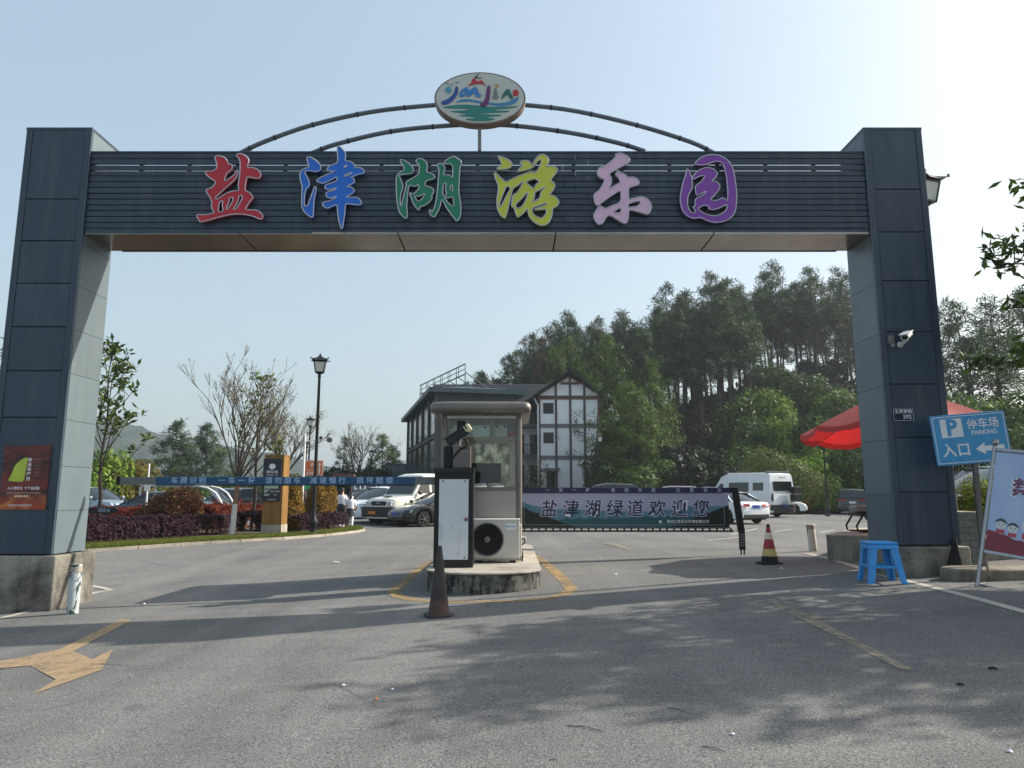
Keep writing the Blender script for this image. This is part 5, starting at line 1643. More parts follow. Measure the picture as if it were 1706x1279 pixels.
PROFILE = {
 'sedan': dict(top=[(0, .60), (.012, .84), (.03, .98), (.10, 1.03), (.20, 1.03), (.5, .99), (.70, .95), (.78, .91), (.9, .80), (.965, .70), (.99, .60), (1, .48)],
               gl=[(.10, 1.02), (.27, 1.40), (.36, 1.455), (.48, 1.46), (.56, 1.42), (.765, .92)], wheels=(.205, .805), wr=.33, hw=.91, tw=.66, glaze=True),
 'suv': dict(top=[(0, .60), (.01, .95), (.03, 1.10), (.5, 1.10), (.68, 1.10), (.75, 1.08), (.88, 1.0), (.965, .90), (.99, .72), (1, .52)],
             gl=[(.015, 1.08), (.085, 1.58), (.16, 1.68), (.45, 1.70), (.55, 1.64), (.735, 1.08)], wheels=(.19, .81), wr=.36, hw=.93, tw=.72, glaze=True),
 'mpv': dict(top=[(0, .60), (.01, .95), (.03, 1.08), (.6, 1.08), (.75, 1.06), (.9, .96), (.97, .84), (1, .5)],
             gl=[(.012, 1.06), (.05, 1.60), (.12, 1.76), (.45, 1.80), (.60, 1.68), (.80, 1.04)], wheels=(.18, .82), wr=.34, hw=.94, tw=.80, glaze=True),
 'truck_van': dict(top=[(0, .70), (.005, 1.30), (.02, 1.36), (.70, 1.34), (.76, 1.31), (.88, 1.22), (.965, 1.14), (.985, 1.0), (1, .62)],
             gl=[(.006, 1.34), (.03, 2.20), (.08, 2.30), (.55, 2.32), (.63, 2.22), (.775, 1.30)], wheels=(.17, .84), wr=.36, hw=.95, tw=.84, glaze=False),
 'camper': dict(top=[(0, .75), (.004, 1.40), (.02, 1.45), (.75, 1.35), (.82, 1.25), (.93, 1.05), (.98, .9), (1, .6)],
             gl=[(.004, 1.44), (.02, 2.50), (.05, 2.62), (.60, 2.66), (.70, 2.45), (.86, 1.26)], wheels=(.24, .83), wr=.37, hw=.96, tw=.84, glaze=False),
}

def vehicle(name, label, cat, kind, L, W, paint_, loc, rz, group=None, plate='plate', extra=True, scale_z=1.0, trim=None):
    pf = PROFILE[kind]
    t = thing(name, label, cat, loc, rz, group)
    X = lambda s: (s - 0.5) * L
    hw = W / 2
    zb = 0.24
    wr = pf['wr']
    arch_r = wr + 0.07
    st = sorted(set([0, .004, .012, .02, .03, .05, .08, .12, .3, .4, .5, .6, .68, .75, .9, .93, .95, .965, .98, .99, 1.0] +
                    [max(0, min(1, w + d * arch_r / L)) for w in pf['wheels'] for d in (-1.02, -1, -.9, -.7, -.45, -.2, 0, .2, .45, .7, .9, 1, 1.02)]))
    secs = []
    for s in st:
        plan = interp(s, [(0, .84), (.02, .93), (.08, .985), (.2, 1), (.8, 1), (.92, .96), (.97, .88), (1, .70)])
        w = hw * plan
        zt = interp(s, pf['top']) * scale_z
        z0 = zb if 0.03 < s < 0.97 else zb + 0.06
        arch = 0
        for wc in pf['wheels']:
            d = (s - wc) * L
            if abs(d) < arch_r:
                arch = max(arch, wr + math.sqrt(arch_r ** 2 - d * d))
        zs_ = max(z0, arch)
        zs_ = min(zs_, zt - 0.08)
        ring = [(0.62 * w if arch else 0.80 * w, z0), (w * .975, zs_), (w, zs_ + (zt - zs_) * .35), (w * .995, zs_ + (zt - zs_) * .62), (w * .955, zt - 0.035), (w * .88, zt), (w * .45, zt + 0.02), (0, zt + 0.025)]
        if arch:
            ring[0] = (w * .70, zs_)
        secs.append([(X(s), -y, z) for y, z in ring] + [(X(s), y, z) for y, z in reversed(ring[:-1])])
    mb = MB()
    n = len(secs[0])
    vs = [p for r_ in secs for p in r_]
    fs = [(i * n + k, i * n + k + 1, (i + 1) * n + k + 1, (i + 1) * n + k) for i in range(len(secs) - 1) for k in range(n - 1)]
    fs += [tuple(range(n)), tuple((len(secs) - 1) * n + k for k in range(n))]
    mb.add(vs, fs)
    mb.build('body', paint_, t, smooth=38)
    MB().box(X(.03), -hw * .72, .20, X(.97), hw * .72, .62).build('underbody', M['black_matt'], t)
    # cabin
    gl = [(X(s), z * scale_z) for s, z in pf['gl']]
    zbelt = min(z for _, z in gl)
    zroof = max(z for _, z in gl)
    def wid(z):
        k = (z - zbelt) / (zroof - zbelt)
        return hw * (pf['hw'] + (pf['tw'] - pf['hw']) * k)
    cab_ = MB()
    vs, fs = [], []
    m = len(gl)
    base_z = zbelt - 0.05
    # tops along the outline, and bottoms straight below at the belt
    ring = []
    for x, z in gl:
        y = wid(z)
        yb = wid(zbelt)
        ring.append([(x, -yb, base_z), (x, -y, z - 0.02), (x, -y * .86, z + 0.02), (x, 0, z + 0.04), (x, y * .86, z + 0.02), (x, y, z - 0.02), (x, yb, base_z)])
    vs = [p for r_ in ring for p in r_]
    fs = [(i * 7 + k, i * 7 + k + 1, (i + 1) * 7 + k + 1, (i + 1) * 7 + k) for i in range(m - 1) for k in range(6)]
    fs += [tuple(range(7)), tuple((m - 1) * 7 + k for k in range(7))]
    cab_.add(vs, fs)
    xs = [p[0] for p in gl]
    def side(x, z, s, off=0.006):
        return (x, s * (wid(z) + off), z)
    def zgl(x):
        return interp(x, gl)
    if pf['glaze']:
        cab_.build('cabin_glass', M['glassdark'], t, smooth=30)
        rfm = MB()
        ids = [i for i in range(1, m - 1)]
        vs = []
        for i in ids:
            x, z = gl[i]
            y = wid(z)
            for yy, zz in ((-y - .006, z - 0.045), (-y - .004, z - 0.015), (-y * .86, z + 0.03), (0, z + 0.05), (y * .86, z + 0.03), (y + .004, z - 0.015), (y + .006, z - 0.045)):
                vs.append((x, yy, zz))
        k_ = len(ids)
        fs = [(i * 7 + k, i * 7 + k + 1, (i + 1) * 7 + k + 1, (i + 1) * 7 + k) for i in range(k_ - 1) for k in range(6)]
        rfm.add(vs, fs)
        rfm.build('roof', paint_, t, smooth=40)
        pcol = paint_ if kind == 'sedan' else M['black']
        for s in (-1, 1):
            MB().bar(side(gl[0][0] + .02, zbelt, s), side(gl[1][0], gl[1][1] - .03, s, .004), 0.10, 0.05).build('pillar', pcol, t)
            MB().bar(side(gl[-1][0] - .02, zbelt, s), side(gl[-2][0], gl[-2][1] - .03, s, .004), 0.06, 0.05).build('pillar', pcol, t)
            for fx in (0.44, 0.66) if kind != 'sedan' else (0.48,):
                x = xs[0] + (xs[-1] - xs[0]) * (1 - fx) if False else xs[0] + (xs[-1] - xs[0]) * fx
                MB().bar(side(x, zbelt, s), side(x - 0.06, zgl(x) - .04, s, .003), 0.06, 0.03).build('pillar', pcol, t)
        sl = MB()
        for s in (-1, 1):
            sl.bar(side(xs[0] + .15, zbelt + .005, s, .012), side(xs[-1] - .12, zbelt + .005, s, .012), 0.02, 0.02)
        sl.build('belt_trim', M['rim'], t)
    else:
        cab_.build('cabin', paint_, t, smooth=30)
        def pane(x0, x1, z0, z1, s, nm='side_window'):
            q = [side(x0, z0, s, .012), side(x1, z0, s, .012), side(min(x1, x1), z1, s, .012), side(x0, z1, s, .012)]
            o = MB().add(q + [(a, b - s * .01, c) for a, b, c in q], [(0, 1, 2, 3), (7, 6, 5, 4), (0, 4, 5, 1), (1, 5, 6, 2), (2, 6, 7, 3), (3, 7, 4, 0)]).build(nm, M['glassdark'], t)
            return o
        for s in (-1, 1):
            if kind == 'truck_van':
                q = [side(X(.565), 1.42, s, .012), side(X(.725), 1.42, s, .012), side(X(.655), 1.98, s, .012), side(X(.565), 1.98, s, .012)]
                MB().add(q + [(a, b - s * .01, c) for a, b, c in q], [(0, 1, 2, 3), (7, 6, 5, 4), (0, 4, 5, 1), (1, 5, 6, 2), (2, 6, 7, 3), (3, 7, 4, 0)]).build('door_window', M['glassdark'], t)
                for a, b in ((.08, .26), (.29, .43), (.45, .535)):
                    pane(X(a), X(b), 1.44, 1.98, s)
            else:
                pane(X(.30), X(.58), 1.50, 2.08, s)
                pane(X(.10), X(.24), 1.58, 2.05, s)
                q = [side(X(.665), 1.42, s, .012), side(X(.80), 1.42, s, .012), side(X(.715), 2.02, s, .012), side(X(.665), 2.02, s, .012)]
                MB().add(q + [(a, b - s * .01, c) for a, b, c in q], [(0, 1, 2, 3), (7, 6, 5, 4), (0, 4, 5, 1), (1, 5, 6, 2), (2, 6, 7, 3), (3, 7, 4, 0)]).build('door_window', M['glassdark'], t)
        # windscreen
        (xa, za), (xb, zb2) = gl[-2], gl[-1]
        nrm = Vector((zb2 - za, 0, xa - xb)); nrm = Vector((-(zb2 - za), 0, (xb - xa))).normalized()
        def ws(k, y):
            p = Vector((xb + (xa - xb) * k, 0, zb2 + (za - zb2) * k))
            p = p + nrm * 0.035
            return (p.x, y * wid(p.z) * .9, p.z)
        MB().add([ws(.06, -1), ws(.06, 1), ws(.93, 1), ws(.93, -1)], [(0, 1, 2, 3)]).build('windscreen', M['glassdark'], t, fix=False)
    # wheels
    for wc in pf['wheels']:
        for s in (-1, 1):
            rm = Matrix.Translation((X(wc), s * (hw - 0.115), wr)) @ Matrix.Rotation(math.pi / 2, 4, 'X')
            wh = MB().lathe([(wr * .62, -.10), (wr * .93, -.105), (wr, -.07), (wr, .07), (wr * .93, .105), (wr * .62, .10)], 22, M=rm).build('wheel', M['rubber'], t, smooth=40)
            o_ = -1 if s > 0 else 1
            rr_ = MB().lathe([(wr * .60, -.095 if s < 0 else .085), (wr * .60, -.085 if s < 0 else .095)], 18, M=rm)
            d = .105 * (1 if s < 0 else -1)
            for q in range(5):
                a = 2 * math.pi * q / 5
                rr_.bar(rm @ Vector((0, 0, d)), rm @ Vector((wr * .58 * math.cos(a), wr * .58 * math.sin(a), d)), 0.07, 0.02)
            rr_.build('rim', M['rim'] if kind != 'truck_van' else M['grey'], wh)
    # lamps, grille, plates
    zf = interp(.965, pf['top']) * scale_z
    fw = hw * .9
    if kind in ('truck_van',):
        for s in (-1, 1):
            MB().box(L / 2 - .16, s * hw * .66 - .14, .86, L / 2 - .035, s * hw * .66 + .14, 1.05).build('headlight', M['headlight'], t, bevel=.02)
        MB().box(L / 2 - .14, -hw * .44, .86, L / 2 - .028, hw * .44, 1.06).build('grille', M['black'], t, bevel=.02)
        MB().box(L / 2 - .05, -.12, .95, L / 2 - .022, .12, 1.0).build('badge', M['rim'], t)
        MB().box(L / 2 - .55, -hw * .99, .36, L / 2 + .06, hw * .99, .82).build('bumper', M['dark_trim'], t, bevel=.06, seg=3)
        MB().box(L / 2 + .058, -.22 - .3, .48, L / 2 + .072, .22 - .3, .62).build('number_plate', M['amber'], t)
        MB().box(L / 2 - .75, -.14, 1.255, L / 2 - .45, .14, 1.30).build('hood_vent', M['black_matt'], t)
        MB().bar((X(.86), -hw * .98, .72), (X(.02), -hw * .99, .72), 0.06, 0.03).build('side_trim', M['dark_trim'], t)
    else:
        for s in (-1, 1):
            if kind == 'suv' and trim == 'split':
                MB().box(L / 2 - .30, s * hw * .70 - .17, zf - .03, L / 2 - .10, s * hw * .70 + .17, zf + .015).build('light_strip', M['headlight'], t, bevel=.01)
                MB().box(L / 2 - .20, s * hw * .72 - .12, zf - .34, L / 2 - .05, s * hw * .72 + .12, zf - .12).build('headlight', M['black'], t, bevel=.04)
                MB().lathe([(0.06, 0), (0.05, .02)], 12, M=Matrix.Translation((L / 2 - .05, s * hw * .72, zf - .23)) @ Matrix.Rotation(math.pi / 2, 4, 'Y')).build('lamp_bulb', M['headlight'], t)
            else:
                MB().add([(L / 2 - .10, s * hw * .48, zf - .14), (L / 2 - .32, s * hw * .90, zf - .10), (L / 2 - .40, s * hw * .93, zf + .03), (L / 2 - .16, s * hw * .50, zf - .03),
                          (L / 2 - .06, s * hw * .48, zf - .14), (L / 2 - .26, s * hw * .97, zf - .10), (L / 2 - .36, s * hw * .985, zf + .03), (L / 2 - .10, s * hw * .50, zf - .01)],
                         [(0, 1, 2, 3), (4, 5, 6, 7), (0, 1, 5, 4), (1, 2, 6, 5), (2, 3, 7, 6), (3, 0, 4, 7)]).build('headlight', M['headlight'], t)
            zt_ = interp(.03, pf['top']) * scale_z
            if kind in ('camper',):
                MB().box(-L / 2 - .03, s * hw * .82 - .06, .95, -L / 2 + .12, s * hw * .82 + .06, 1.42).build('taillight', M['tail'] if False else M['dark_trim'], t, bevel=.02)
            else:
                MB().add([(-L / 2 - .005, s * hw * .42, zt_ - .17), (-L / 2 + .10, s * hw * .93, zt_ - .16), (-L / 2 + .22, s * hw * .965, zt_ - .05), (-L / 2 + .02, s * hw * .42, zt_ - .06),
                          (-L / 2 - .035, s * hw * .42, zt_ - .17), (-L / 2 + .05, s * hw * .985, zt_ - .16), (-L / 2 + .20, s * hw * 1.0, zt_ - .05), (-L / 2 - .012, s * hw * .42, zt_ - .06)],
                         [(0, 1, 2, 3), (4, 5, 6, 7), (0, 1, 5, 4), (1, 2, 6, 5), (2, 3, 7, 6), (3, 0, 4, 7)]).build('taillight', M['tail'], t)
        MB().box(L / 2 - .12, -hw * .42, zf - .36, L / 2 - .012, hw * .42, zf - .10).build('grille', M['black'], t, bevel=.03)
        MB().box(L / 2 - .16, -hw * .62, .28, L / 2 - .005, hw * .62, .40).build('air_intake', M['dark_trim'], t, bevel=.03)
        MB().box(L / 2 - .02, -.21, .47, L / 2 + .012, .21, .59).build('number_plate', M[plate], t)
        zpl = .80 if kind in ('sedan', 'suv', 'mpv') else .70
        pl = MB().box(-L / 2 - .012, -.21, zpl - .07, -L / 2 + .02, .21, zpl + .07).build('number_plate', M[plate], t)
        MB().box(-L / 2 - .015, -hw * .80, .26, -L / 2 + .12, hw * .80, .46).build('rear_bumper', M['dark_trim'], t, bevel=.03)
    for s in (-1, 1):
        xm, zm = X(.70 if kind != 'truck_van' else .715), zbelt + .09
        MB().box(xm - .07, s * (hw + .10) - .09, zm - .04, xm + .05, s * (hw + .10) + .07, zm + .11).build('mirror', paint_ if kind not in ('truck_van', 'camper') else M['black'], t, bevel=.03)
        for a in ((.36, .58) if kind not in ('truck_van', 'camper') else (.58,)):
            MB().box(X(a) - .08, s * hw * 1.0 - .012, zbelt - .16, X(a) + .08, s * hw * 1.0 + .022, zbelt - .13).build('door_handle', M['rim'] if kind != 'truck_van' else M['black'], t)
    if kind != 'truck_van' and extra:
        sm = MB()
        for s in (-1, 1):
            for a in (.30, .48, .68):
                sm.box(X(a) - .004, s * hw * .995 - .006, .40, X(a) + .004, s * hw * .995 + .006, zbelt - .03)
        sm.build('door_seam', M['seam'], t)
    return t

def onroad(u, v, dx=0, dy=0):
    p = G(u, v)
    return Vector((p.x + dx, p.y + dy, zg(p.x + dx, p.y + dy)))
def atY(u, Y):
    p = at(u, 822, Y)
    return Vector((p.x, Y, zg(p.x, Y)))
PARK = 'cars parked in rows on the lot'
# left of the picture, noses towards the camera and to the left
vehicle('parked_suv', 'white suv with black grille parked nose out beside the two walking girls', 'car', 'suv', 4.5, 1.88, M['car_white'], atY(633, 36.0), R(-118), PARK, trim='split')
vehicle('parked_van', 'cream white van with dark bumper parked with its nose towards the lot', 'van', 'truck_van', 5.6, 2.0, M['car_cream'], atY(700, 34.6), R(-125), PARK)
vehicle('parked_sedan', 'black sedan half hidden behind the barrier cabinet', 'car', 'sedan', 4.7, 1.82, M['car_black'], atY(735, 32.2), R(-141), PARK)
vehicle('parked_hatchback', 'dark grey car behind the white suv and left of it', 'car', 'sedan', 4.3, 1.76, M['car_grey'], atY(624, 42.0), R(-118), PARK)
pu = vehicle('pickup_truck', 'small pickup with a pale roof rack far behind the walking girls', 'pickup truck', 'suv', 4.8, 1.8, M['car_grey'], atY(606, 50.0), R(-100), PARK)
rk = MB()
for x in (-2.2, -1.3, -0.3):
    for y in (-.8, .8):
        rk.bar((x, y, 1.1), (x, y, 2.15), .05)
    rk.bar((x, -.8, 2.15), (x, .8, 2.15), .05)
for y in (-.8, .8):
    rk.bar((-2.2, y, 2.15), (-0.3, y, 2.15), .05)
    rk.bar((-2.2, y, 1.7), (-0.3, y, 1.7), .05)
rk.build('cargo_rack', M['white'], pu)
sv = vehicle('parked_suv', 'silver blue suv with chrome window trim parked behind the left pillar', 'car', 'suv', 4.8, 1.9, M['car_silver'], atY(196, 37.0) + Vector((-1.3, 0, 0)), R(-14), PARK)
vehicle('parked_sedan', 'dark blue sedan whose bonnet shows left of the round red shrub', 'car', 'sedan', 4.9, 1.85, M['car_navy'], atY(262, 33.0), R(188), PARK)
vehicle('parked_suv', 'black suv with blue number plate seen from behind beside the wooden sign', 'car', 'suv', 4.6, 1.86, M['car_black'], atY(407, 44.0), R(84), PARK)
vehicle('parked_hatchback', 'pale grey car beyond the white cart canopy', 'car', 'sedan', 4.4, 1.8, M['car_silver'], atY(375, 50.0), R(160), PARK)
# behind the banner
vehicle('parked_sedan', 'white sedan roof showing above the left of the lake banner', 'car', 'suv', 4.5, 1.8, M['car_white'], atY(945, 47.0), R(-170), PARK, scale_z=0.98)
vehicle('parked_minivan', 'dark plum minivan showing above the middle of the lake banner', 'car', 'mpv', 4.9, 1.9, M['car_brown'], atY(1003, 46.0), R(178), PARK, scale_z=1.12)
vehicle('parked_suv', 'brown grey suv showing above the right of the lake banner', 'car', 'suv', 4.7, 1.88, M['car_rose'], atY(1110, 45.0), R(170), PARK, scale_z=1.08)
vehicle('parked_hatchback', 'grey car right of the brown grey suv behind the lake banner', 'car', 'suv', 4.4, 1.8, M['car_grey'], atY(1168, 47.5), R(170), PARK, scale_z=1.06)
ws_ = vehicle('parked_sedan', 'white sedan with red tail lights just behind the banner barrier post', 'car', 'sedan', 4.7, 1.84, M['car_white'], atY(1204, 35.4), R(112), PARK)
cmp_ = vehicle('camper_van', 'white high roofed camper van with black boxes on its back', 'van', 'camper', 6.0, 2.06, M['car_white'], atY(1243, 45.3), R(116), None)
hL = 3.0
MB().box(-hL - .022, -.72, 1.55, -hL + .06, .72, 2.12).build('rear_window', M['glassdark'], cmp_, bevel=.02)
MB().box(-hL - .05, -.95, .42, -hL + .2, .95, .74).build('step_bumper', M['dark_trim'], cmp_, bevel=.03)
MB().box(-hL - .03, -.3, .62, -hL - .052, .1, .72).build('number_plate', M['plate'], cmp_)
MB().box(-hL - .45, -1.02, .95, -hL - .10, -.45, 1.38).build('cargo_box', M['black'], cmp_, bevel=.02)
MB().box(-hL - .45, -1.02, 1.41, -hL - .10, -.45, 1.80).build('cargo_box', M['black'], cmp_, bevel=.02)
MB().box(-hL - .5, -1.05, .90, -hL - .03, .2, .94).build('carrier_tray', M['rim'], cmp_)
MB().box(-hL + .2, -.9, 2.66, -hL + .5, .9, 2.72).build('roof_bar', M['rim'], cmp_)
MB().box(-hL - .018, -.28, 2.32, -hL + .02, .28, 2.36).build('badge_strip', M['grey'], cmp_)
stx = MB()
for z in (1.62, 1.72, 1.82, 1.92):
    stx.box(-2.35, 1.0, z, -1.60, 1.012, z + .05)
    stx.box(-2.35, -1.012, z, -1.60, -1.0, z + .05)
vehicle('parked_sedan', 'white car nosing out beyond the camper van by the flower bed', 'car', 'sedan', 4.5, 1.8, M['car_white'], atY(1309, 50.0) + Vector((-1.0, 0, 0)), R(-20), PARK)
vehicle('parked_suv', 'dark green grey suv seen from behind on the far right of the lot', 'car', 'suv', 4.8, 1.95, M['car_dark'], atY(1418, 50.8), R(66), PARK, plate='white')
cr = vehicle('parked_suv', 'pale blue suv parked behind the parking sign', 'car', 'suv', 4.7, 1.9, M['van_blue'], Vector((11.9, 17.8, zg(9, 17.8))), R(186), PARK, scale_z=1.12)

# sightseeing cart with a white tube frame
ct = thing('sightseeing_cart', 'open cart with white tube roof frame and dark windscreen behind the shrub', 'cart', atY(318, 35.0))
tb = MB()
for y in (-.7, .7):
    tb.tube([(-2.1, y, 0.5), (-2.1, y, 1.70), (-1.9, y, 1.78), (0.6, y, 1.76), (1.1, y, 1.66), (1.5, y, 1.42), (1.75, y, 1.05), (1.9, y, 0.7)], 0.05, 8)
tb.build('roof_frame', M['white'], ct, smooth=60)
MB().box(-2.15, -.78, 1.79, 0.5, .78, 1.85).build('roof', M['white'], ct, bevel=.02)
MB().add([(1.05, -.68, 1.64), (1.05, .68, 1.64), (1.84, .68, .85), (1.84, -.68, .85)], [(0, 1, 2, 3)]).build('windscreen', M['glassdark'], ct)
MB().box(-2.2, -.75, .35, 1.95, .75, .85).build('body', M['car_black'], ct, bevel=.08, seg=3)
for x in (-1.6, -.6, .4):
    s_ = MB().box(x - .3, -.65, .86, x + .2, .65, .95)
    s_.box(x - .35, -.65, .86, x - .25, .65, 1.35)
    s_.build('seat', M['grey'], ct, bevel=.03)
for x in (-1.5, 1.3):
    for s in (-1, 1):
        MB().lathe([(.18, -.09), (.30, -.09), (.30, .09), (.18, .09)], 16, M=Matrix.Translation((x, s * .66, .30)) @ Matrix.Rotation(math.pi / 2, 4, 'X')).build('wheel', M['rubber'], ct, smooth=40)

# ------------------------------------------------------------------ two girls walking away
def blob(verts, edges, radii, name, mt, parent, sub=2, root=0):
    me = bpy.data.meshes.new(name)
    me.from_pydata(verts, edges, [])
    me.materials.append(mt)
    o = bpy.data.objects.new(name, me)
    COL.objects.link(o)
    o.parent = parent
    o.modifiers.new('skin', 'SKIN')
    sv = me.skin_vertices[0].data
    for k, r_ in enumerate(radii):
        sv[k].radius = (r_, r_) if not isinstance(r_, tuple) else r_
        sv[k].use_root = (k == root)
    md = o.modifiers.new('smooth', 'SUBSURF')
    md.levels = md.render_levels = sub
    return o
def girl(loc, rz, s, label, skirt, hairlen, stride):
    t = thing('person', label, 'person', loc, rz)
    V_ = [(0, 0, .86), (0, 0, 1.02), (0, .0, 1.20), (0, .0, 1.32), (0, .01, 1.40), (0, -.01, 1.47), (0, -.01, 1.57),
          (-.15, 0, 1.30), (-.20, -.03, 1.08), (-.19, .06, .86), (.15, 0, 1.30), (.20, .03, 1.08), (.19, -.04, .86),
          (-.085, 0, .80), (-.085, stride, .46), (-.085, stride * .9 + .10, .07), (.085, 0, .80), (.085, -stride, .46), (.085, -stride * 1.8, .09), (-.085, stride * .9 - .06, .04), (.085, -stride * 1.8 - .13, .05)]
    E_ = [(0, 1), (1, 2), (2, 3), (3, 4), (4, 5), (5, 6), (3, 7), (7, 8), (8, 9), (3, 10), (10, 11), (11, 12), (0, 13), (13, 14), (14, 15), (0, 16), (16, 17), (17, 18), (15, 19), (18, 20)]
    rad_ = [.125, .105, .12, .10, .05, .085, .075, .055, .042, .034, .055, .042, .034, .095, .065, .045, .095, .065, .045, .04, .04]
    b_ = blob([(x * s, y * s, z * s) for x, y, z in V_], E_, [r_ * s for r_ in rad_], 'body', M['skin'], t)
    MB().lathe([(.15 * s, .90 * s), (.145 * s, 1.0 * s), (.15 * s, 1.15 * s), (.165 * s, 1.26 * s), (.12 * s, 1.34 * s), (.06 * s, 1.37 * s)], 16).build('shirt', M['shirt'], t, smooth=50).scale = (1.2, .95, 1)
    for sd in (-1, 1):
        MB().tube([(sd * .12 * s, 0, 1.31 * s), (sd * .20 * s, -.01 * s, 1.16 * s), (sd * .215 * s, -.01, 1.06 * s)], [.07 * s, .07 * s, .075 * s], 10).build('sleeve', M['shirt'], t, smooth=50)
    if skirt:
        MB().lathe([(.155 * s, .93 * s), (.17 * s, .85 * s), (.215 * s, .56 * s), (.205 * s, .57 * s)], 18).build('skirt', M['skirt'], t, smooth=40)
        lm = M['shirt']
    else:
        lm = M['skirt']
        MB().lathe([(.12 * s, .72 * s), (.155 * s, .78 * s), (.165 * s, .88 * s), (.15 * s, .97 * s)], 16).build('trousers', M['skirt'], t, smooth=50).scale = (1.1, .95, 1)
    for sd, o3 in ((-1, 14), (1, 17)):
        k, a = V_[o3], V_[o3 + 1]
        MB().tube([tuple(c * s for c in V_[o3 - 1]), tuple(c * s for c in k), (a[0] * s, a[1] * s, (a[2] + .03) * s)], [.105 * s, .078 * s, .06 * s], 12).build('legging', lm, t, smooth=50)
        MB().box((a[0] - .05) * s, (a[1] - .17) * s, 0.0, (a[0] + .05) * s, (a[1] + .08) * s, .09 * s).build('shoe', M['shirt'], t, bevel=.03, seg=3)
    hr = blob([(0, .0, 1.50 * s), (0, .02 * s, 1.61 * s), (0, .06 * s, 1.52 * s), (0, .10 * s, 1.42 * s), (0, .10 * s, (1.42 - hairlen) * s)], [(0, 1), (1, 2), (2, 3), (3, 4)], [.095 * s, .125 * s, .09 * s, .045 * s, .025 * s], 'hair', M['hair'], t)
    return t
# their backs face the camera: +y is the back, so they face away
girl(G(570, 877) + Vector((-0.05, 0, 0)), R(172), 1.0, 'girl in white shirt and dark trousers with ponytail next to golden shrub', False, .14, -.05)
girl(G(583, 879), R(188), 0.86, 'smaller girl in dark skirt and white tights walking away', True, .10, .06)

# ------------------------------------------------------------------ totem, lamps, direction signs
tp = G(451, 893)
tot = thing('wooden_sign_totem', 'tall wooden totem with dark parking board on the planted verge', 'sign', tp)
tot.scale.z = at(451, 757, tp.y).z / 3.08
TW, TD, TH = 0.66, 0.62, 3.08
MB().box(-TW / 2 - .01, -.01, -.05, TW / 2 + .01, TD + .01, .42).build('plinth', M['concrete_pale'], tot, bevel=.01)
for k in range(5):
    a, b_2 = -TW / 2 + TW * k / 5, -TW / 2 + TW * (k + 1) / 5
    MB().box(a + .002, 0, .421, b_2 - .002, TD, TH - .05).build('timber_board', M['wood'], tot, bevel=.004)
MB().box(-TW / 2 - .008, -.008, TH - .049, TW / 2 + .008, TD + .008, TH).build('timber_cap', M['wood'], tot)
bd = MB().box(-TW / 2 - .02, -.05, 1.30, TW / 2 - .07, -.004, 2.92).build('sign_board', M['totem_dark'], tot, bevel=.006)
cx_ = -.045
MB().lathe([(.11, 0), (.11, .004)], 26, M=Matrix.Translation((cx_, -.0505, 2.62)) @ Matrix.Rotation(math.pi / 2, 4, 'X')).build('disc_symbol', M['white'], bd)
text('停车场', .135, M['text_white'], bd, (cx_, -.052, 2.40), fat=.001)
text('PARKING LOT', .06, M['text_white'], bd, (cx_, -.052, 2.29))
MB().box(-TW / 2 + .05, -.054, 2.07, TW / 2 - .14, -.0505, 2.20).build('pale_panel', M['pale_green'], bd)
MB().box(-TW / 2 + .05, -.054, 1.78, TW / 2 - .14, -.0505, 2.03).build('pale_panel', M['pale_green'], bd)
tx = MB()
for k, (a, b_2, z) in enumerate(((-.28, -.10, 1.72), (-.28, -.16, 1.68), (-.28, -.18, 1.64), (-.28, -.08, 1.56), (-.28, -.12, 1.52))):
    tx.box(a, -.053, z, b_2, -.0505, z + .018)
tx.build('print_line', M['text_white'], bd)
text('开放 须知', .075, M['text_white'], bd, (.08, -.052, 1.67))
text('8:00', .06, M['text_white'], bd, (.10, -.052, 1.54))
text('P  停车请上锁', .05, M['text_white'], bd, (-.03, -.052, 1.36))

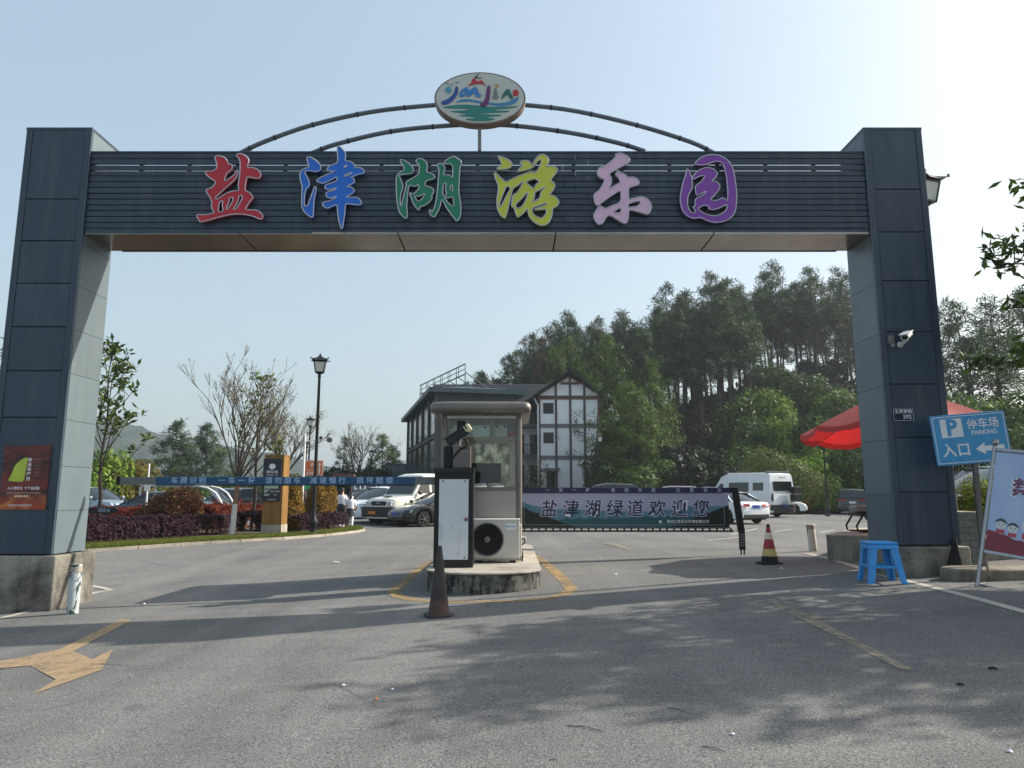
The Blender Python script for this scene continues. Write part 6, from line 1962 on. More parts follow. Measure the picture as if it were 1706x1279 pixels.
def lamp(loc, H, label, far=False, group='street lamps with lantern heads', rz=0.0):
    t = thing('street_lamp', label, 'street lamp', loc, rz, group)
    pole = MB().lathe([(.15, 0), (.15, .06), (.12, .10), (.12, .35), (.15, .42), (.15, .5), (.09, .62), (.075, .8), (.06, 1.2), (.045, H - .75), (.06, H - .72), (.05, H - .66)], 12)
    pole.build('pole', M['black'], t, smooth=40)
    z0 = H - .62
    MB().lathe([(.05, z0 - .04), (.11, z0), (.12, z0 + .03)], 12).build('cradle', M['black'], t, smooth=40)
    a, b_2 = .125, .185
    g = MB().add([(-a, -a, z0 + .03), (a, -a, z0 + .03), (a, a, z0 + .03), (-a, a, z0 + .03), (-b_2, -b_2, z0 + .38), (b_2, -b_2, z0 + .38), (b_2, b_2, z0 + .38), (-b_2, b_2, z0 + .38)],
                 [(0, 3, 2, 1), (4, 5, 6, 7), (0, 1, 5, 4), (1, 2, 6, 5), (2, 3, 7, 6), (3, 0, 4, 7)])
    g.build('lamp_glass', M['lampglass'], t)
    fr_ = MB()
    for sx_, sy_ in ((-1, -1), (1, -1), (1, 1), (-1, 1)):
        fr_.bar((sx_ * a * 1.02, sy_ * a * 1.02, z0 + .02), (sx_ * b_2 * 1.02, sy_ * b_2 * 1.02, z0 + .40), .028)
    for z, c in ((z0 + .035, a), (z0 + .39, b_2)):
        for q in range(4):
            fr_.box(-c - .012, -c - .012, z - .015, c + .012, -c + .012, z + .015, 0, Matrix.Rotation(q * math.pi / 2, 4, 'Z'))
    fr_.build('lamp_frame', M['black'], t)
    c = .27
    rf_ = MB()
    vs = []
    for q in range(4):
        rm = Matrix.Rotation(q * math.pi / 2, 4, 'Z')
        vs += [rm @ Vector((-c * 1.05, -c * 1.05, z0 + .47)), rm @ Vector((-c * .4, -c * .9, z0 + .42)), rm @ Vector((c * .4, -c * .9, z0 + .42))]
    mid = []
    for q in range(4):
        rm = Matrix.Rotation(q * math.pi / 2, 4, 'Z')
        mid += [rm @ Vector((-c * .5, -c * .5, z0 + .52)), rm @ Vector((-c * .2, -c * .5, z0 + .52)), rm @ Vector((c * .2, -c * .5, z0 + .52))]
    top_ = [(.05 * math.cos(2 * math.pi * (k + 7.5) / 12), .05 * math.sin(2 * math.pi * (k + 7.5) / 12), z0 + .60) for k in range(12)]
    vs = vs + mid + top_
    fs = [(k, (k + 1) % 12, 12 + (k + 1) % 12, 12 + k) for k in range(12)] + [(12 + k, 12 + (k + 1) % 12, 24 + (k + 1) % 12, 24 + k) for k in range(12)] + [tuple(range(11, -1, -1)), tuple(range(24, 36))]
    rf_.add(vs, fs)
    for q in range(4):
        rm = Matrix.Rotation(q * math.pi / 2, 4, 'Z')
        rf_.lathe([(.022, -.02), (.022, .03)], 6, M=Matrix.Translation(rm @ Vector((-c * 1.06, -c * 1.06, z0 + .48))))
    rf_.build('lamp_roof', M['black'], t)
    MB().lathe([(.03, z0 + .58), (.045, z0 + .62), (.015, z0 + .68), (.005, z0 + .72)], 8).build('finial', M['black'], t, smooth=40)
    return t
lp = G(521, 894)
lamp(lp, at(521, 592, lp.y).z, 'tall black lantern lamp standing on the tip of the planted verge', rz=0.2)
lamp(atY(512, 45.8), 6.3, 'lantern lamp right behind the tall lamp and above the orange sign', rz=0.1)
lamp(atY(507.5, 66.0), 6.2, 'distant lantern lamp behind the orange sign pole')
lamp(atY(325, 88.0), 6.2, 'tiny lantern lamp among the pines above the boom tip')
lamp(Vector((at(1537, 300, 12.2).x, 12.2, zg(7, 12))), at(1540, 283, 12.2).z - zg(7, 12) - .05, 'lantern lamp sticking out behind the top of the right pillar', rz=0.35)
lamp(atY(1001, 57.0), 6.1, 'lantern lamp in front of the white gabled house')
lamp(atY(1136, 60.0), 4.7, 'lantern lamp in the dark forest edge behind the banner')
lamp(atY(1377, 45.0), 5.6, 'thin lantern lamp rising to the edge of the red parasol')
lamp(atY(617, 62.0), 5.2, 'lantern lamp in front of the pines left of the dark building')

cp = thing('camera_pole', 'slim white pole with cameras on an arm beside the tall lamp', 'camera pole', atY(504, 38.0))
cz = at(504, 722, 38.0).z
MB().tube([(0, 0, 0), (0, 0, cz)], .06, 10).build('pole', M['white'], cp, smooth=40)
az = at(530, 733, 38.0).z
MB().tube([(0, 0, az - .1), (.4, 0, az), (1.35, 0, az)], .03, 8).build('arm', M['white'], cp, smooth=50)
MB().box(.78, -.1, az + .04, .92, .12, az + .2).build('camera_unit', M['black'], cp, bevel=.02)
MB().lathe([(.16, 0), (.10, .08), (.06, .3)], 12, M=Matrix.Translation((1.35, -.15, az)) @ Matrix.Rotation(R(-70), 4, 'X')).build('loudspeaker', M['grey'], cp, smooth=40)

sgY = 41.0
os_ = thing('direction_sign', 'orange tourist direction sign with white up arrow above a green sign', 'road sign', atY(521, sgY))
z0, z1 = at(521, 792, sgY).z, at(521, 767, sgY).z
w_ = (at(537, 780, sgY).x - at(506, 780, sgY).x) / 2
MB().tube([(-w_ * .8, .05, 0), (-w_ * .8, .05, z1 - .05)], .035, 8).build('post', M['grey'], os_)
MB().tube([(w_ * .8, .05, 0), (w_ * .8, .05, z1 - .05)], .035, 8).build('post', M['grey'], os_)
ob = MB().box(-w_, -.015, z0, w_, .015, z1).build('orange_panel', M['orange'], os_, bevel=.01)
fr = MB()
for a in ((-w_ + .02, z0 + .02, w_ - .02, z0 + .04), (-w_ + .02, z1 - .04, w_ - .02, z1 - .02), (-w_ + .02, z0 + .041, -w_ + .04, z1 - .041), (w_ - .04, z0 + .041, w_ - .02, z1 - .041)):
    fr.box(a[0], -.018, a[1], a[2], -.0155, a[3])
fr.build('border_line', M['text_white'], ob)
def up_arrow(x, za, zb3, parent, mt):
    MB().prism([(x - .03, za), (x + .03, za), (x + .03, zb3 - .16), (x + .085, zb3 - .16), (x, zb3), (x - .085, zb3 - .16), (x - .03, zb3 - .16)], -.0185, -.0155, 'y').build('arrow', mt, parent)
up_arrow(w_ - .2, z0 + .1, z1 - .1, ob, M['text_white'])
text('旅游厕所', .15, M['text_white'], ob, (-.12, -.018, z0 + .14))
text('Tourist toilet', .11, M['text_white'], ob, (-.12, -.018, z0 + .32))
text('景', .24, M['text_white'], ob, (-.1, -.018, z0 + .60))
zg1, zg0 = at(521, 794, sgY).z, at(521, 815, sgY).z
gb = MB().box(-w_ * 1.25, -.015, zg0, w_, .015, zg1).build('green_panel', M['signgreen'], os_, bevel=.01)
up_arrow(w_ - .2, zg0 + .1, zg1 - .08, gb, M['text_white'])
text('充电站', .22, simple('sign_yellow', (206, 220, 70), 0.5), gb, (-.22, -.018, (zg0 + zg1) / 2 - .12))
gf = MB()
gf.box(-w_ * 1.25 + .02, -.018, zg1 - .05, w_ - .02, -.0155, zg1 - .02)
gf.build('border_line', M['text_white'], gb)

# low white post with a notice and a dark name board among the hedge on the left
nb = thing('notice_post', 'slim white post with a small notice behind the round red shrub', 'notice', atY(245, 32.0))
MB().tube([(0, 0, 0), (0, 0, at(245, 772, 32).z)], .04, 8).build('post', M['white'], nb, smooth=40)
MB().box(-.13, -.05, at(243, 818, 32).z, .13, -.042, at(243, 806, 32).z).build('notice_plate', M['white'], nb)
db = thing('hedge_sign', 'low black arrow shaped sign with white lettering standing in the hedge by left pillar', 'sign', G(170, 898) + Vector((0, 0, .05)))
dbY = db.location.y
dz = at(170, 853, dbY).z
MB().prism([(-.75, dz - .10), (.35, dz - .10), (.45, dz), (.35, dz + .10), (-.75, dz + .10)], -.02, .02, 'y').build('arrow_board', M['black'], db, bevel=.004)
text('观景台', .13, M['text_dim'], db, (.0, -.022, dz), ext=.001)
MB().box(-.06, .021, 0, .06, .10, dz + .08).build('post', M['black'], db)

# pavilion sign board and fence far behind the girls
sb = thing('notice_board', 'small reddish roofed notice board far behind the girls', 'notice board', atY(572, 52.0))
zt2, zb4 = at(572, 790, 52).z, at(572, 806, 52).z
for x in (-.55, .55):
    MB().bar((x, 0, 0), (x, 0, zt2), .08).build('post', M['beam_brown'], sb)
MB().box(-.6, -.02, zb4, .6, .02, zt2 - .2).build('board', M['grey'], sb)
MB().prism([(-.8, zt2 - .15), (.8, zt2 - .15), (.75, zt2), (-.75, zt2 + .06)], -.25, .25, 'y').build('roof', M['beam_brown'], sb)
fx0, fx1 = at(585, 822, 58).x, at(700, 822, 58).x
fe = thing('sheet_fence', 'grey corrugated sheet fence at the back of the car park', 'fence', (fx0, 58, 0))
n_ = int((fx1 - fx0) / .9)
fh = at(640, 800, 58).z
for k in range(n_):
    pn = MB()
    a = .9 * k
    prof = []
    for j in range(6):
        prof += [(a + .15 * j + .01, 0.0), (a + .15 * j + .05, -.03), (a + .15 * j + .10, -.03), (a + .15 * j + .14, 0.0)]
    vs = [(x, y, 0.02) for x, y in prof] + [(x, y, fh) for x, y in prof]
    m_ = len(prof)
    pn.add(vs, [(i, i + 1, i + 1 + m_, i + m_) for i in range(m_ - 1)])
    pn.build('sheet_panel', M['fence_grey'], fe)

# ------------------------------------------------------------------ buildings
# white gabled house with brown timber framing
HY = 71.0
hx0, hx1 = at(899, 760, HY).x, at(1000, 760, HY).x
zE = at(900, 656, HY).z      # eaves on the gable
zR = at(951, 621, HY).z
hs = thing('gabled_house', 'white three storey house with brown timber framing and grey tiled gable roof', 'house', ((hx0 + hx1) / 2, HY, 0))
HO = Vector(hs.location)
cx = (hx0 + hx1) / 2
hw_ = (hx1 - hx0) / 2
DEP = 13.0
wl = MB()
wl.prism([(-hw_, 0), (hw_, 0), (hw_, zE), (0, zR - .25), (-hw_, zE)], 0.0, DEP, 'y')
wl.build('wall', M['wall_white'], hs)
def zv(v):
    return at(950, v, HY).z
cols_u = [899, 927, 951, 975, 1000]
rows = [(zv(650) - .0, 'brown'), (zv(709), 'grey'), (zv(762), 'grey')]
bm_ = [at(u, 760, HY).x - cx for u in cols_u]
for k, x in enumerate(bm_):
    ztop = zE + (zR - .3 - zE) * (1 - abs(x) / hw_) if abs(x) < hw_ - .1 else zE
    MB().box(x - .11, -.10, 0, x + .11, 0.0, ztop - .05).build('timber_post', M['beam_brown'] if k in (0, 4) else M['beam_dark'], hs)
for z, kind in ((zv(662), 'beam_brown'), (zv(709), 'band_grey'), (zv(762), 'band_grey')):
    for a, b_2 in zip(bm_, bm_[1:]):
        MB().box(a + .112, -.085, z - .19, b_2 - .112, 0.0, z + .19).build('timber_rail', M[kind], hs)
zt_ = zv(645)
MB().box(bm_[1] - .1 + .6, -.085, zt_ - .12 + .4, bm_[3] + .1 - .6, -.002, zt_ + .12 + .4).build('timber_rail', M['beam_brown'], hs)
for s in (-1, 1):
    MB().bar((s * hw_ * 1.02, -.05, zE - .1), (0, -.05, zR - .35), .3, .1).build('barge_beam', M['beam_brown'], hs)
for v0, v1 in ((671, 689), (720, 738)):
    a, b_2 = at(905, 680, HY).x - cx, at(922, 680, HY).x - cx
    f = MB()
    z0, z1 = zv(v1), zv(v0)
    f.box(a, -.04, z0, b_2, -.002, z1)
    fo = f.build('window', M['beam_dark'], hs)
    MB().box(a + .07, -.06, z0 + .07, (a + b_2) / 2 - .03, -.041, z1 - .07).build('pane', M['winglass'], fo)
    MB().box((a + b_2) / 2 + .03, -.06, z0 + .07, b_2 - .07, -.041, z1 - .07).build('pane', M['winglass'], fo)
db_ = MB().box(at(910, 790, HY).x - cx, -.05, 0, bm_[1] - .15, -.004, zv(785)).build('door', M['black_matt'], hs)
MB().box(at(905, 790, HY).x - cx, -1.0, zv(783), bm_[1] + .3, -.006, zv(780)).build('door_canopy', M['band_grey'], hs)
# roof slabs with tile courses
for s in (-1, 1):
    ov = 1.4
    ex, ez_ = s * (hw_ + ov), zE - (zR - zE) * ov / hw_
    nt = 16
    rb = MB()
    for k in range(nt):
        t0, t1 = k / nt, (k + 1) / nt
        x0_, z0_ = ex * (1 - t0), ez_ + (zR - ez_) * t0
        x1_, z1_ = ex * (1 - t1), ez_ + (zR - ez_) * t1
        q = [(x0_, -1.0, z0_), (x1_, -1.0, z1_ - .06), (x1_, DEP + .6, z1_ - .06), (x0_, DEP + .6, z0_)]
        rb.add(q + [(x, y, z + .22 - (.0)) for x, y, z in q], [(0, 1, 2, 3), (7, 6, 5, 4), (0, 4, 5, 1), (1, 5, 6, 2), (2, 6, 7, 3), (3, 7, 4, 0)])
    rb.build('roof', M['roof_tile'], hs)
MB().tube([(0, -1.1, zR + .2), (0, DEP + .6, zR + .2)], .2, 8).build('ridge', M['roof_tile'], hs)
# return wing in shade on the left with balconies and the ridge running left
wx0, wx1 = at(842, 760, HY + 4).x - cx, -hw_ - .02
wz = zE - .6
wing = MB().box(wx0, 4.0, 0, wx1, DEP, wz).build('wing_wall', M['wall_white'], hs)
for k in range(3):
    z = zv(762) + (zv(709) - zv(762)) * (k - 1) + 0.4
    MB().box(wx0 - .3, 2.6, z - .25, wx1 - .01, 3.99, z).build('balcony_floor', M['band_grey'], wing)
    rl = MB()
    for j in range(16):
        x = wx0 - .25 + (wx1 - wx0) * j / 15
        rl.bar((x, 2.65, z), (x, 2.65, z + 1.1), .05)
    rl.bar((wx0 - .25, 2.65, z + 1.1), (wx1 - .05, 2.65, z + 1.1), .07)
    rl.build('railing', M['house_dark'], wing)
    MB().box(wx0 + .8, 3.94, z + .1, wx0 + 2.0, 3.998, z + 2.2).build('window', M['winglass'], wing)
    MB().box(wx0 + 2.6, 3.94, z + .1, wx0 + 3.8, 3.998, z + 2.2).build('window', M['winglass'], wing)
rw = MB()
nt = 12
for k in range(nt):
    t0, t1 = k / nt, (k + 1) / nt
    y0_, z0_ = 1.6 + 5.0 * t0, wz - .6 + (zR - .3 - wz + .6) * t0
    y1_, z1_ = 1.6 + 5.0 * t1, wz - .6 + (zR - .3 - wz + .6) * t1
    q = [(wx0 - 8.0, y0_, z0_), (-hw_ - .0 + hw_ * t0, y0_, z0_), (-hw_ + hw_ * t1, y1_, z1_ - .05), (wx0 - 8.0, y1_, z1_ - .05)]
    rw.add(q + [(x, y, z + .2) for x, y, z in q], [(0, 1, 2, 3), (7, 6, 5, 4), (0, 4, 5, 1), (1, 5, 6, 2), (2, 6, 7, 3), (3, 7, 4, 0)])
rw.build('wing_roof', M['roof_tile'], hs)
MB().tube([(-hw_ - .15, -.25, .1), (-hw_ - .15, -.25, zE - 1.2), (-hw_ - .5, -.1, zE - .5)], .09, 8).build('downpipe', M['white'], hs, smooth=40)

# dark glazed building receding to the left, with a steel lettering frame on the roof
A = Vector((at(727, 822, 57.0).x, 57.0, 0))
B = Vector((at(679, 822, 80.0).x, 80.0, 0))
d = (B - A)
Lf = d.length
ang = math.atan2(d.y, d.x)
bld = thing('glazed_building', 'dark three storey building with glazed facade and sloping roof edge behind the booth', 'building', A, ang)
# local x runs along the facade (away from the camera), facade faces local +y (left in the picture)
def zl(v, Y):
    return at(720, v, Y).z
zt_far = at(678, 700, 80.0).z
zt_near = zt_far + 0.2
Hh = zt_far
MB().box(0, -6.6, 0, Lf, 0, Hh).build('wall', M['house_dark'], bld)
nb_ = 5
fl = [0.0, Hh * .30, Hh * .63, Hh]
for k in range(nb_ + 1):
    x = Lf * k / nb_
    MB().box(x - .13, .0, 0, x + .13, .22, Hh).build('column', M['beam_dark'], bld)
for z in fl[1:]:
    for k in range(nb_):
        MB().box(Lf * k / nb_ + .132, .0, z - .16, Lf * (k + 1) / nb_ - .132, .18, z + .08).build('floor_band', M['beam_dark'], bld)
for k in range(nb_):
    for r_ in range(3):
        x0_, x1_ = Lf * k / nb_ + .2, Lf * (k + 1) / nb_ - .2
        z0_, z1_ = fl[r_] + .25, fl[r_ + 1] - .3
        w_ = MB().box(x0_, .0, z0_, x1_, .05, z1_).build('window', M['black'], bld)
        for q in range(3):
            a, b_2 = x0_ + (x1_ - x0_) * q / 3 + .04, x0_ + (x1_ - x0_) * (q + 1) / 3 - .04
            MB().box(a, .051, z0_ + (.9 if r_ else .3), b_2, .075, z1_ - .06).build('pane', M['winglass'] if (k + q + r_) % 3 else simple('reflecting_glass', (60, 78, 92), .05, 0, .2, 1, spec=.9) if 'reflecting_glass' not in bpy.data.materials else bpy.data.materials['reflecting_glass'], w_)
        if r_:
            MB().box(x0_ + .04, .051, z0_ + .04, x1_ - .04, .072, z0_ + .86).build('parapet_panel', simple('parapet_glass', (52, 80, 86), .12, 0, .15) if 'parapet_glass' not in bpy.data.materials else bpy.data.materials['parapet_glass'], w_)
for r_ in range(3):
    for q in range(3):
        ya, z0_, z1_ = -.9 - 1.95 * q, fl[r_] + .9, fl[r_ + 1] - .7
        w_ = MB().box(-.06, ya - 1.3, z0_, -.002, ya, z1_).build('window', M['beam_dark'], bld)
        for j in range(2):
            MB().box(-.075, ya - .64 - .62 * j, z0_ + .07, -.061, ya - .06 - .62 * j, z1_ - .07).build('pane', M['winglass'], w_)
rfb = MB()
ry0 = -7.3
rq = [(-.7, .8, Hh - .1), (Lf + 1.2, .8, Hh - .1), (Lf + 1.2, ry0, Hh - .1), (-.7, ry0, Hh - .1)]
rfb.prism([(x, y) for x, y, z in rq], Hh - .12, Hh + .26, 'z')
rfb.add([(-.5, .6, Hh + .261), (Lf + 1.0, .6, Hh + .261), (Lf - 1, -2.6, Hh + .75), (2, -2.6, Hh + .75), (Lf + 1.0, ry0 + .3, Hh + .261), (-.5, ry0 + .3, Hh + .261)], [(0, 1, 2, 3), (3, 2, 4, 5), (0, 3, 5), (1, 4, 2)])
rfb.build('roof', simple('green_grey_roof', (66, 84, 88), .6, 0, .12, 2), bld)
# roof lettering frame: thin steel lattice on raking struts
frm = thing('roof_sign_frame', 'bare steel lattice for roof lettering on top of the dark building', 'sign frame', (0, 0, 0))
F0, F1 = at(700, 642, 74.0), at(775, 606, 60.0)      # upper ends
G0, G1 = at(700, 657, 74.0), at(775, 623, 60.0)
ln_ = MB()
n_ = 24
ln_.bar(F0, F1, .09)
ln_.bar(G0, G1, .09)
ln_.bar(F0.lerp(G0, .5), F1.lerp(G1, .5), .05)
for k in range(n_ + 1):
    if k % 4 != 2 and k % 4 != 3:
        ln_.bar(F0.lerp(F1, k / n_), G0.lerp(G1, k / n_), .06)
ln_.build('lattice', M['rust'], frm)
for k in range(7):
    p = G0.lerp(G1, k / 6)
    q = F0.lerp(F1, k / 6)
    gz = Hh + .4
    MB().bar(p, (p.x, p.y, min(p.z - .5, gz - .2)), .08).build('post', M['rust'], frm)
    MB().bar(q.lerp(p, .8), (p.x + 2.6, p.y + 1.2, gz), .07).build('strut', M['rust'], frm)
# small annex left of the dark building
an = thing('annex', 'low annex with greenish glass beside the far end of the dark building', 'building', atY(672, 82.0))
MB().box(-2.2, 0, 0, 1.0, 4, at(672, 772, 82).z).build('wall', M['house_dark'], an)
for k in range(4):
    MB().box(-2.1 + .75 * k, -.05, 2.2, -1.45 + .75 * k, -.002, at(672, 774, 82).z - .1).build('window', bpy.data.materials['parapet_glass'], an)

# ------------------------------------------------------------------ vegetation
def pine_meshes(seed, H, crown0, rmax, needles, n_br, trunk_r, tuft=0.55, per=9, mt_trunk='bark', flat=0.35, gap=0.0):
    """a tall pine: bare leaning trunk, whorled limbs, needle tufts gathered towards the limb ends"""
    g = np.random.default_rng(seed)
    r = random.Random(seed)
    lean = (r.uniform(-.09, .09), r.uniform(-.06, .06))
    def cx(z):
        return Vector((lean[0] * z + .12 * math.sin(z * .5 + seed), lean[1] * z, z))
    tr = MB()
    pts = [cx(H * k / 9) for k in range(10)]
    tr.tube(pts, [trunk_r * (1 - .85 * k / 9) for k in range(10)], 6)
    tufts, ax = [], []
    for k in range(9):          # dead snags on the bare bole
        z = H * r.uniform(.12, .5)
        a = r.uniform(0, 2 * math.pi)
        L = r.uniform(.5, 1.5)
        tr.tube([cx(z), cx(z) + Vector((math.cos(a) * L, math.sin(a) * L, r.uniform(-.2, .5)))], [.035, .012], 3, cap=False)
    for k in range(n_br):
        f = (k + r.random()) / n_br
        z = crown0 + (H - crown0) * (f ** .9)
        if gap and r.random() < gap:
            continue
        L = rmax * (1 - f ** 1.6) * r.uniform(.55, 1.1) + .5
        a = r.uniform(0, 2 * math.pi)
        dr = Vector((math.cos(a), math.sin(a), flat * (f - .25) + r.uniform(-.1, .2)))
        p0 = cx(z)
        p2 = p0 + dr * L + Vector((0, 0, .18 * L))
        p1 = p0 + dr * L * .5
        tr.tube([p0, p1, p2], [trunk_r * .28 * (1 - f * .5), trunk_r * .17, .012], 3, cap=False)
        m_ = max(2, int(L * 2.2))
        for j in range(m_):
            t = .4 + .6 * (j + r.random()) / m_
            q = p0.lerp(p2, t) + Vector((r.gauss(0, .22), r.gauss(0, .22), r.gauss(.05, .14))) * (.5 + L * .2)
            tufts.append(tuple(q))
            ax.append((dr.x * .5, dr.y * .5, .75))
    tufts.append(tuple(cx(H)))
    ax.append((0, 0, 1))
    T = np.array(tufts)
    A = np.array(ax)
    P = np.repeat(T, per, 0) + g.normal(size=(len(T) * per, 3)) * tuft * .26
    V, F = leaves(P, tuft, g, .15, axis=np.repeat(A, per, 0) * .4, spread=.8, nrm=np.repeat(A * np.array([1.3, 1.3, .7]), per, 0), tilt=.5)
    me_c = np_mesh('pine_crown', V, F, needles)
    me_t = bpy.data.meshes.new('pine_trunk')
    me_t.from_pydata(tr.v, [], tr.f)
    me_t.materials.append(M[mt_trunk])
    me_t.polygons.foreach_set('use_smooth', [True] * len(me_t.polygons))
    return me_t, me_c

def bush_mesh(seed, rx, ry, rz, n, size, mt, lumps=9, aspect=.5, shell=.72, flat=0.12):
    """rounded mass built of overlapping lumps of leaves, denser towards the outside"""
    g = np.random.default_rng(seed)
    r = random.Random(seed)
    cs = [(0, 0, .42, .60)]
    for k in range(lumps):
        a, e = r.uniform(0, 2 * math.pi), r.uniform(-.1, 1.2)
        cs.append((.62 * math.cos(a) * math.cos(e), .62 * math.sin(a) * math.cos(e), .42 + .5 * math.sin(e), r.uniform(.26, .44)))
    wts = np.array([c[3] ** 2 for c in cs])
    wts /= wts.sum()
    idx = g.choice(len(cs), n, p=wts)
    C = np.array(cs)[idx]
    d = g.normal(size=(n, 3))
    d /= np.linalg.norm(d, axis=1, keepdims=True)
    rad = C[:, 3] * (shell + (1 - shell) * g.uniform(0, 1, n) ** .5 + g.normal(0, .05, n))
    P = C[:, :3] + d * rad[:, None]
    P[:, 2] = np.maximum(P[:, 2], .01 + g.uniform(0, .06, n))
    P *= np.array([rx, ry, rz])
    V, F = leaves(P, size, g, aspect, axis=np.array([0, 0, -.25]), spread=.8, nrm=d + np.array([0, 0, flat + .1]), tilt=.42)
    return np_mesh('leaf_mass', V, F, mt)

def branch_tree(seed, H, z0, spread, levels, mt, twig_r=.008, up=.55, n0=6, r0=.08, mid=None):
    """bare crown: limbs forking again and again; returns a mesh builder and its twig tips"""
    r = random.Random(seed)
    mb_ = MB()
    tips = []
    def grow(p, d, L, rad, lv):
        k = 3
        pts = [p]
        q = p
        for j in range(k):
            d = (d + Vector((r.gauss(0, .10), r.gauss(0, .10), .07 * up))).normalized()
            q = q + d * L / k
            pts.append(q)
        mb_.tube(pts, [rad * (1 - .45 * j / k) for j in range(k + 1)], 5 if lv > 1 else 3, cap=False)
        if lv == 0:
            tips.append((q, d))
            return
        nk = r.choice((2, 3, 3)) if lv > 1 else r.choice((2, 3, 4))
        for j in range(nk):
            s = pts[r.choice((1, 2, 3))] if j else q
            ax = Vector((r.gauss(0, 1), r.gauss(0, 1), r.gauss(0, .4)))
            dd = (d + ax.normalized() * r.uniform(.3, .62) + Vector((0, 0, up * .25))).normalized()
            grow(s, dd, L * r.uniform(.58, .82), max(twig_r, rad * .55), lv - 1)
    for k in range(n0):
        a = 2 * math.pi * (k + r.random() * .7) / n0
        s = r.uniform(.25, 1.0) * spread
        grow(Vector((0, 0, z0 - r.uniform(0, .15))), Vector((math.cos(a) * s, math.sin(a) * s, 1.0)).normalized(), H * r.uniform(.85, 1.1), r0 * .55, levels)
    return mb_, tips

VEG = random.Random(21)
# ---- forest pines on the hill
FOREST = 'pines standing on the wooded hill'
variants = []
for k in range(9):
    H = [15, 16.5, 14, 17, 15.5, 13.5, 16, 14.5, 15][k]
    variants.append(pine_meshes(100 + k, H, H * [.52, .46, .58, .56, .42, .54, .60, .44, .54][k], [2.6, 3.0, 2.4, 2.7, 3.1, 2.3, 2.5, 3.0, 2.6][k], M['pine'], [44, 64, 40, 46, 70, 40, 38, 66, 44][k], .20, .56, 15, gap=.12))
dead = pine_meshes(140, 15, 7.5, 2.3, M['pine_dead'], 40, .15, .5, 11)
spots = []
tries = 0
while len(spots) < 172 and tries < 20000:
    tries += 1
    x, y = VEG.uniform(-9, 56), VEG.uniform(84, 116)
    if x < 3 and y < 88: continue
    if x > 30 and y < 96: continue
    if all((x - a) ** 2 + (y - b) ** 2 > (2.3 if x < 34 else 2.2) ** 2 for a, b in spots):
        spots.append((x, y))
def spot_words(x, y):
    """where a tree on the hill shows, told by what stands in front of it"""
    u = 853 + FPX * x / y
    return next(w for lim_, w in ((800, 'behind the dark building'), (828, 'above the ticket booth'), (845, 'at the left end of the wood'), (862, 'left of the house roof'), (885, 'above the left house eaves'), (915, 'above the left of the house roof'), (965, 'above the ridge of the gabled house'), (1015, 'just right of the gabled house'),
                                  (1065, 'above the banner middle'), (1115, 'above the brown grey suv'), (1165, 'above the right half of the banner'), (1215, 'above the banner end'),
                                  (1265, 'above the camper van'), (1310, 'above the clipped dome shrub'), (1355, 'above the left tip of the parasol'), (1400, 'left beside the right pillar'), (9999, 'behind the right pillar')) if u < lim_)
used = {}
for i, (x, y) in enumerate(spots):
    dd = VEG.random() < .06
    vi = VEG.choice((1, 4, 7, 1, 4, 7, 3)) if (y < 95 or x < 16) else VEG.choice((0, 2, 3, 5, 6, 8, 1, 4, 7))
    mt_, mc_ = dead if dd else variants[vi]
    sc = VEG.uniform(.80, 1.12) * (0.85 if x < 2 else 1.0)
    z = hill_z(x, y) - .3
    row = 'on the ridge' if y > 98 else 'high on the slope' if y > 92 else 'low on the slope'
    s_0 = sc / (0.85 if x < 2 else 1.0)
    size = 'short' if s_0 < .90 else 'tall' if s_0 > 1.02 else 'middling'
    shape = 'thin' if vi in (2, 5, 6) else 'broad' if vi in (1, 4, 7) else 'dark'
    lab = size + (' dry reddish pine ' if dd else ' ' + shape + ' pine ') + row + ' ' + spot_words(x, y)
    t = thing('pine_tree', lab, 'tree', (x, y, z), VEG.uniform(0, 6.28), FOREST)
    t.scale = (sc * VEG.uniform(.9, 1.1), sc * VEG.uniform(.9, 1.1), sc)
    link_mesh('trunk', mt_, t)
    link_mesh('crown', mc_, t)

# ---- nearer, greener pines right of the gabled house
nearv = [pine_meshes(200 + k, [13, 15, 12, 14][k], [4.0, 5.5, 3.5, 5.0][k], [3.0, 3.2, 2.8, 3.0][k], M['pine_near'], [72, 74, 64, 70][k], .16, .50, 17, flat=.2) for k in range(4)]
for k, (u, vtop, Y, vi) in enumerate([(985, 600, 74, 0), (1012, 566, 76, 1), (1045, 580, 73, 2), (1075, 600, 75, 3), (940, 580, 84, 1), (965, 566, 86, 3), (1100, 640, 70, 2), (1028, 640, 67, 0), (1065, 655, 66, 2)]):
    p = atY(u, Y)
    z = hill_z(p.x, Y)
    Ht = at(u, vtop, Y).z - z
    mt_, mc_ = nearv[vi]
    H0 = [13, 15, 12, 14][vi]
    side = ['directly beside the gabled house', 'tallest right of the gabled house', 'second right of the house roof', 'third right of the house roof', 'rising behind the left of the house roof', 'rising behind the house ridge', 'at the right end of the green pines', 'low in front near the house wall', 'low in front of the dark wood'][k]
    t = thing('pine_tree', 'green pine with feathery limbs ' + side, 'tree', (p.x, Y, z - .2), k * 1.3, 'green pines beside the gabled house')
    t.scale = (1, 1, Ht / H0)
    link_mesh('trunk', mt_, t)
    link_mesh('crown', mc_, t)
# ---- small pine in front of the house wall, its limbs crossing the white
lim = pine_meshes(230, 11, 2.6, 2.9, M['pine'], 26, .13, .42, 10, flat=.1, gap=.15)
p = atY(990, 64)
t = thing('pine_tree', 'thin dark pine whose limbs cross the white gabled wall', 'tree', (p.x, 64, 0))
link_mesh('trunk', lim[0], t)
link_mesh('crown', lim[1], t)

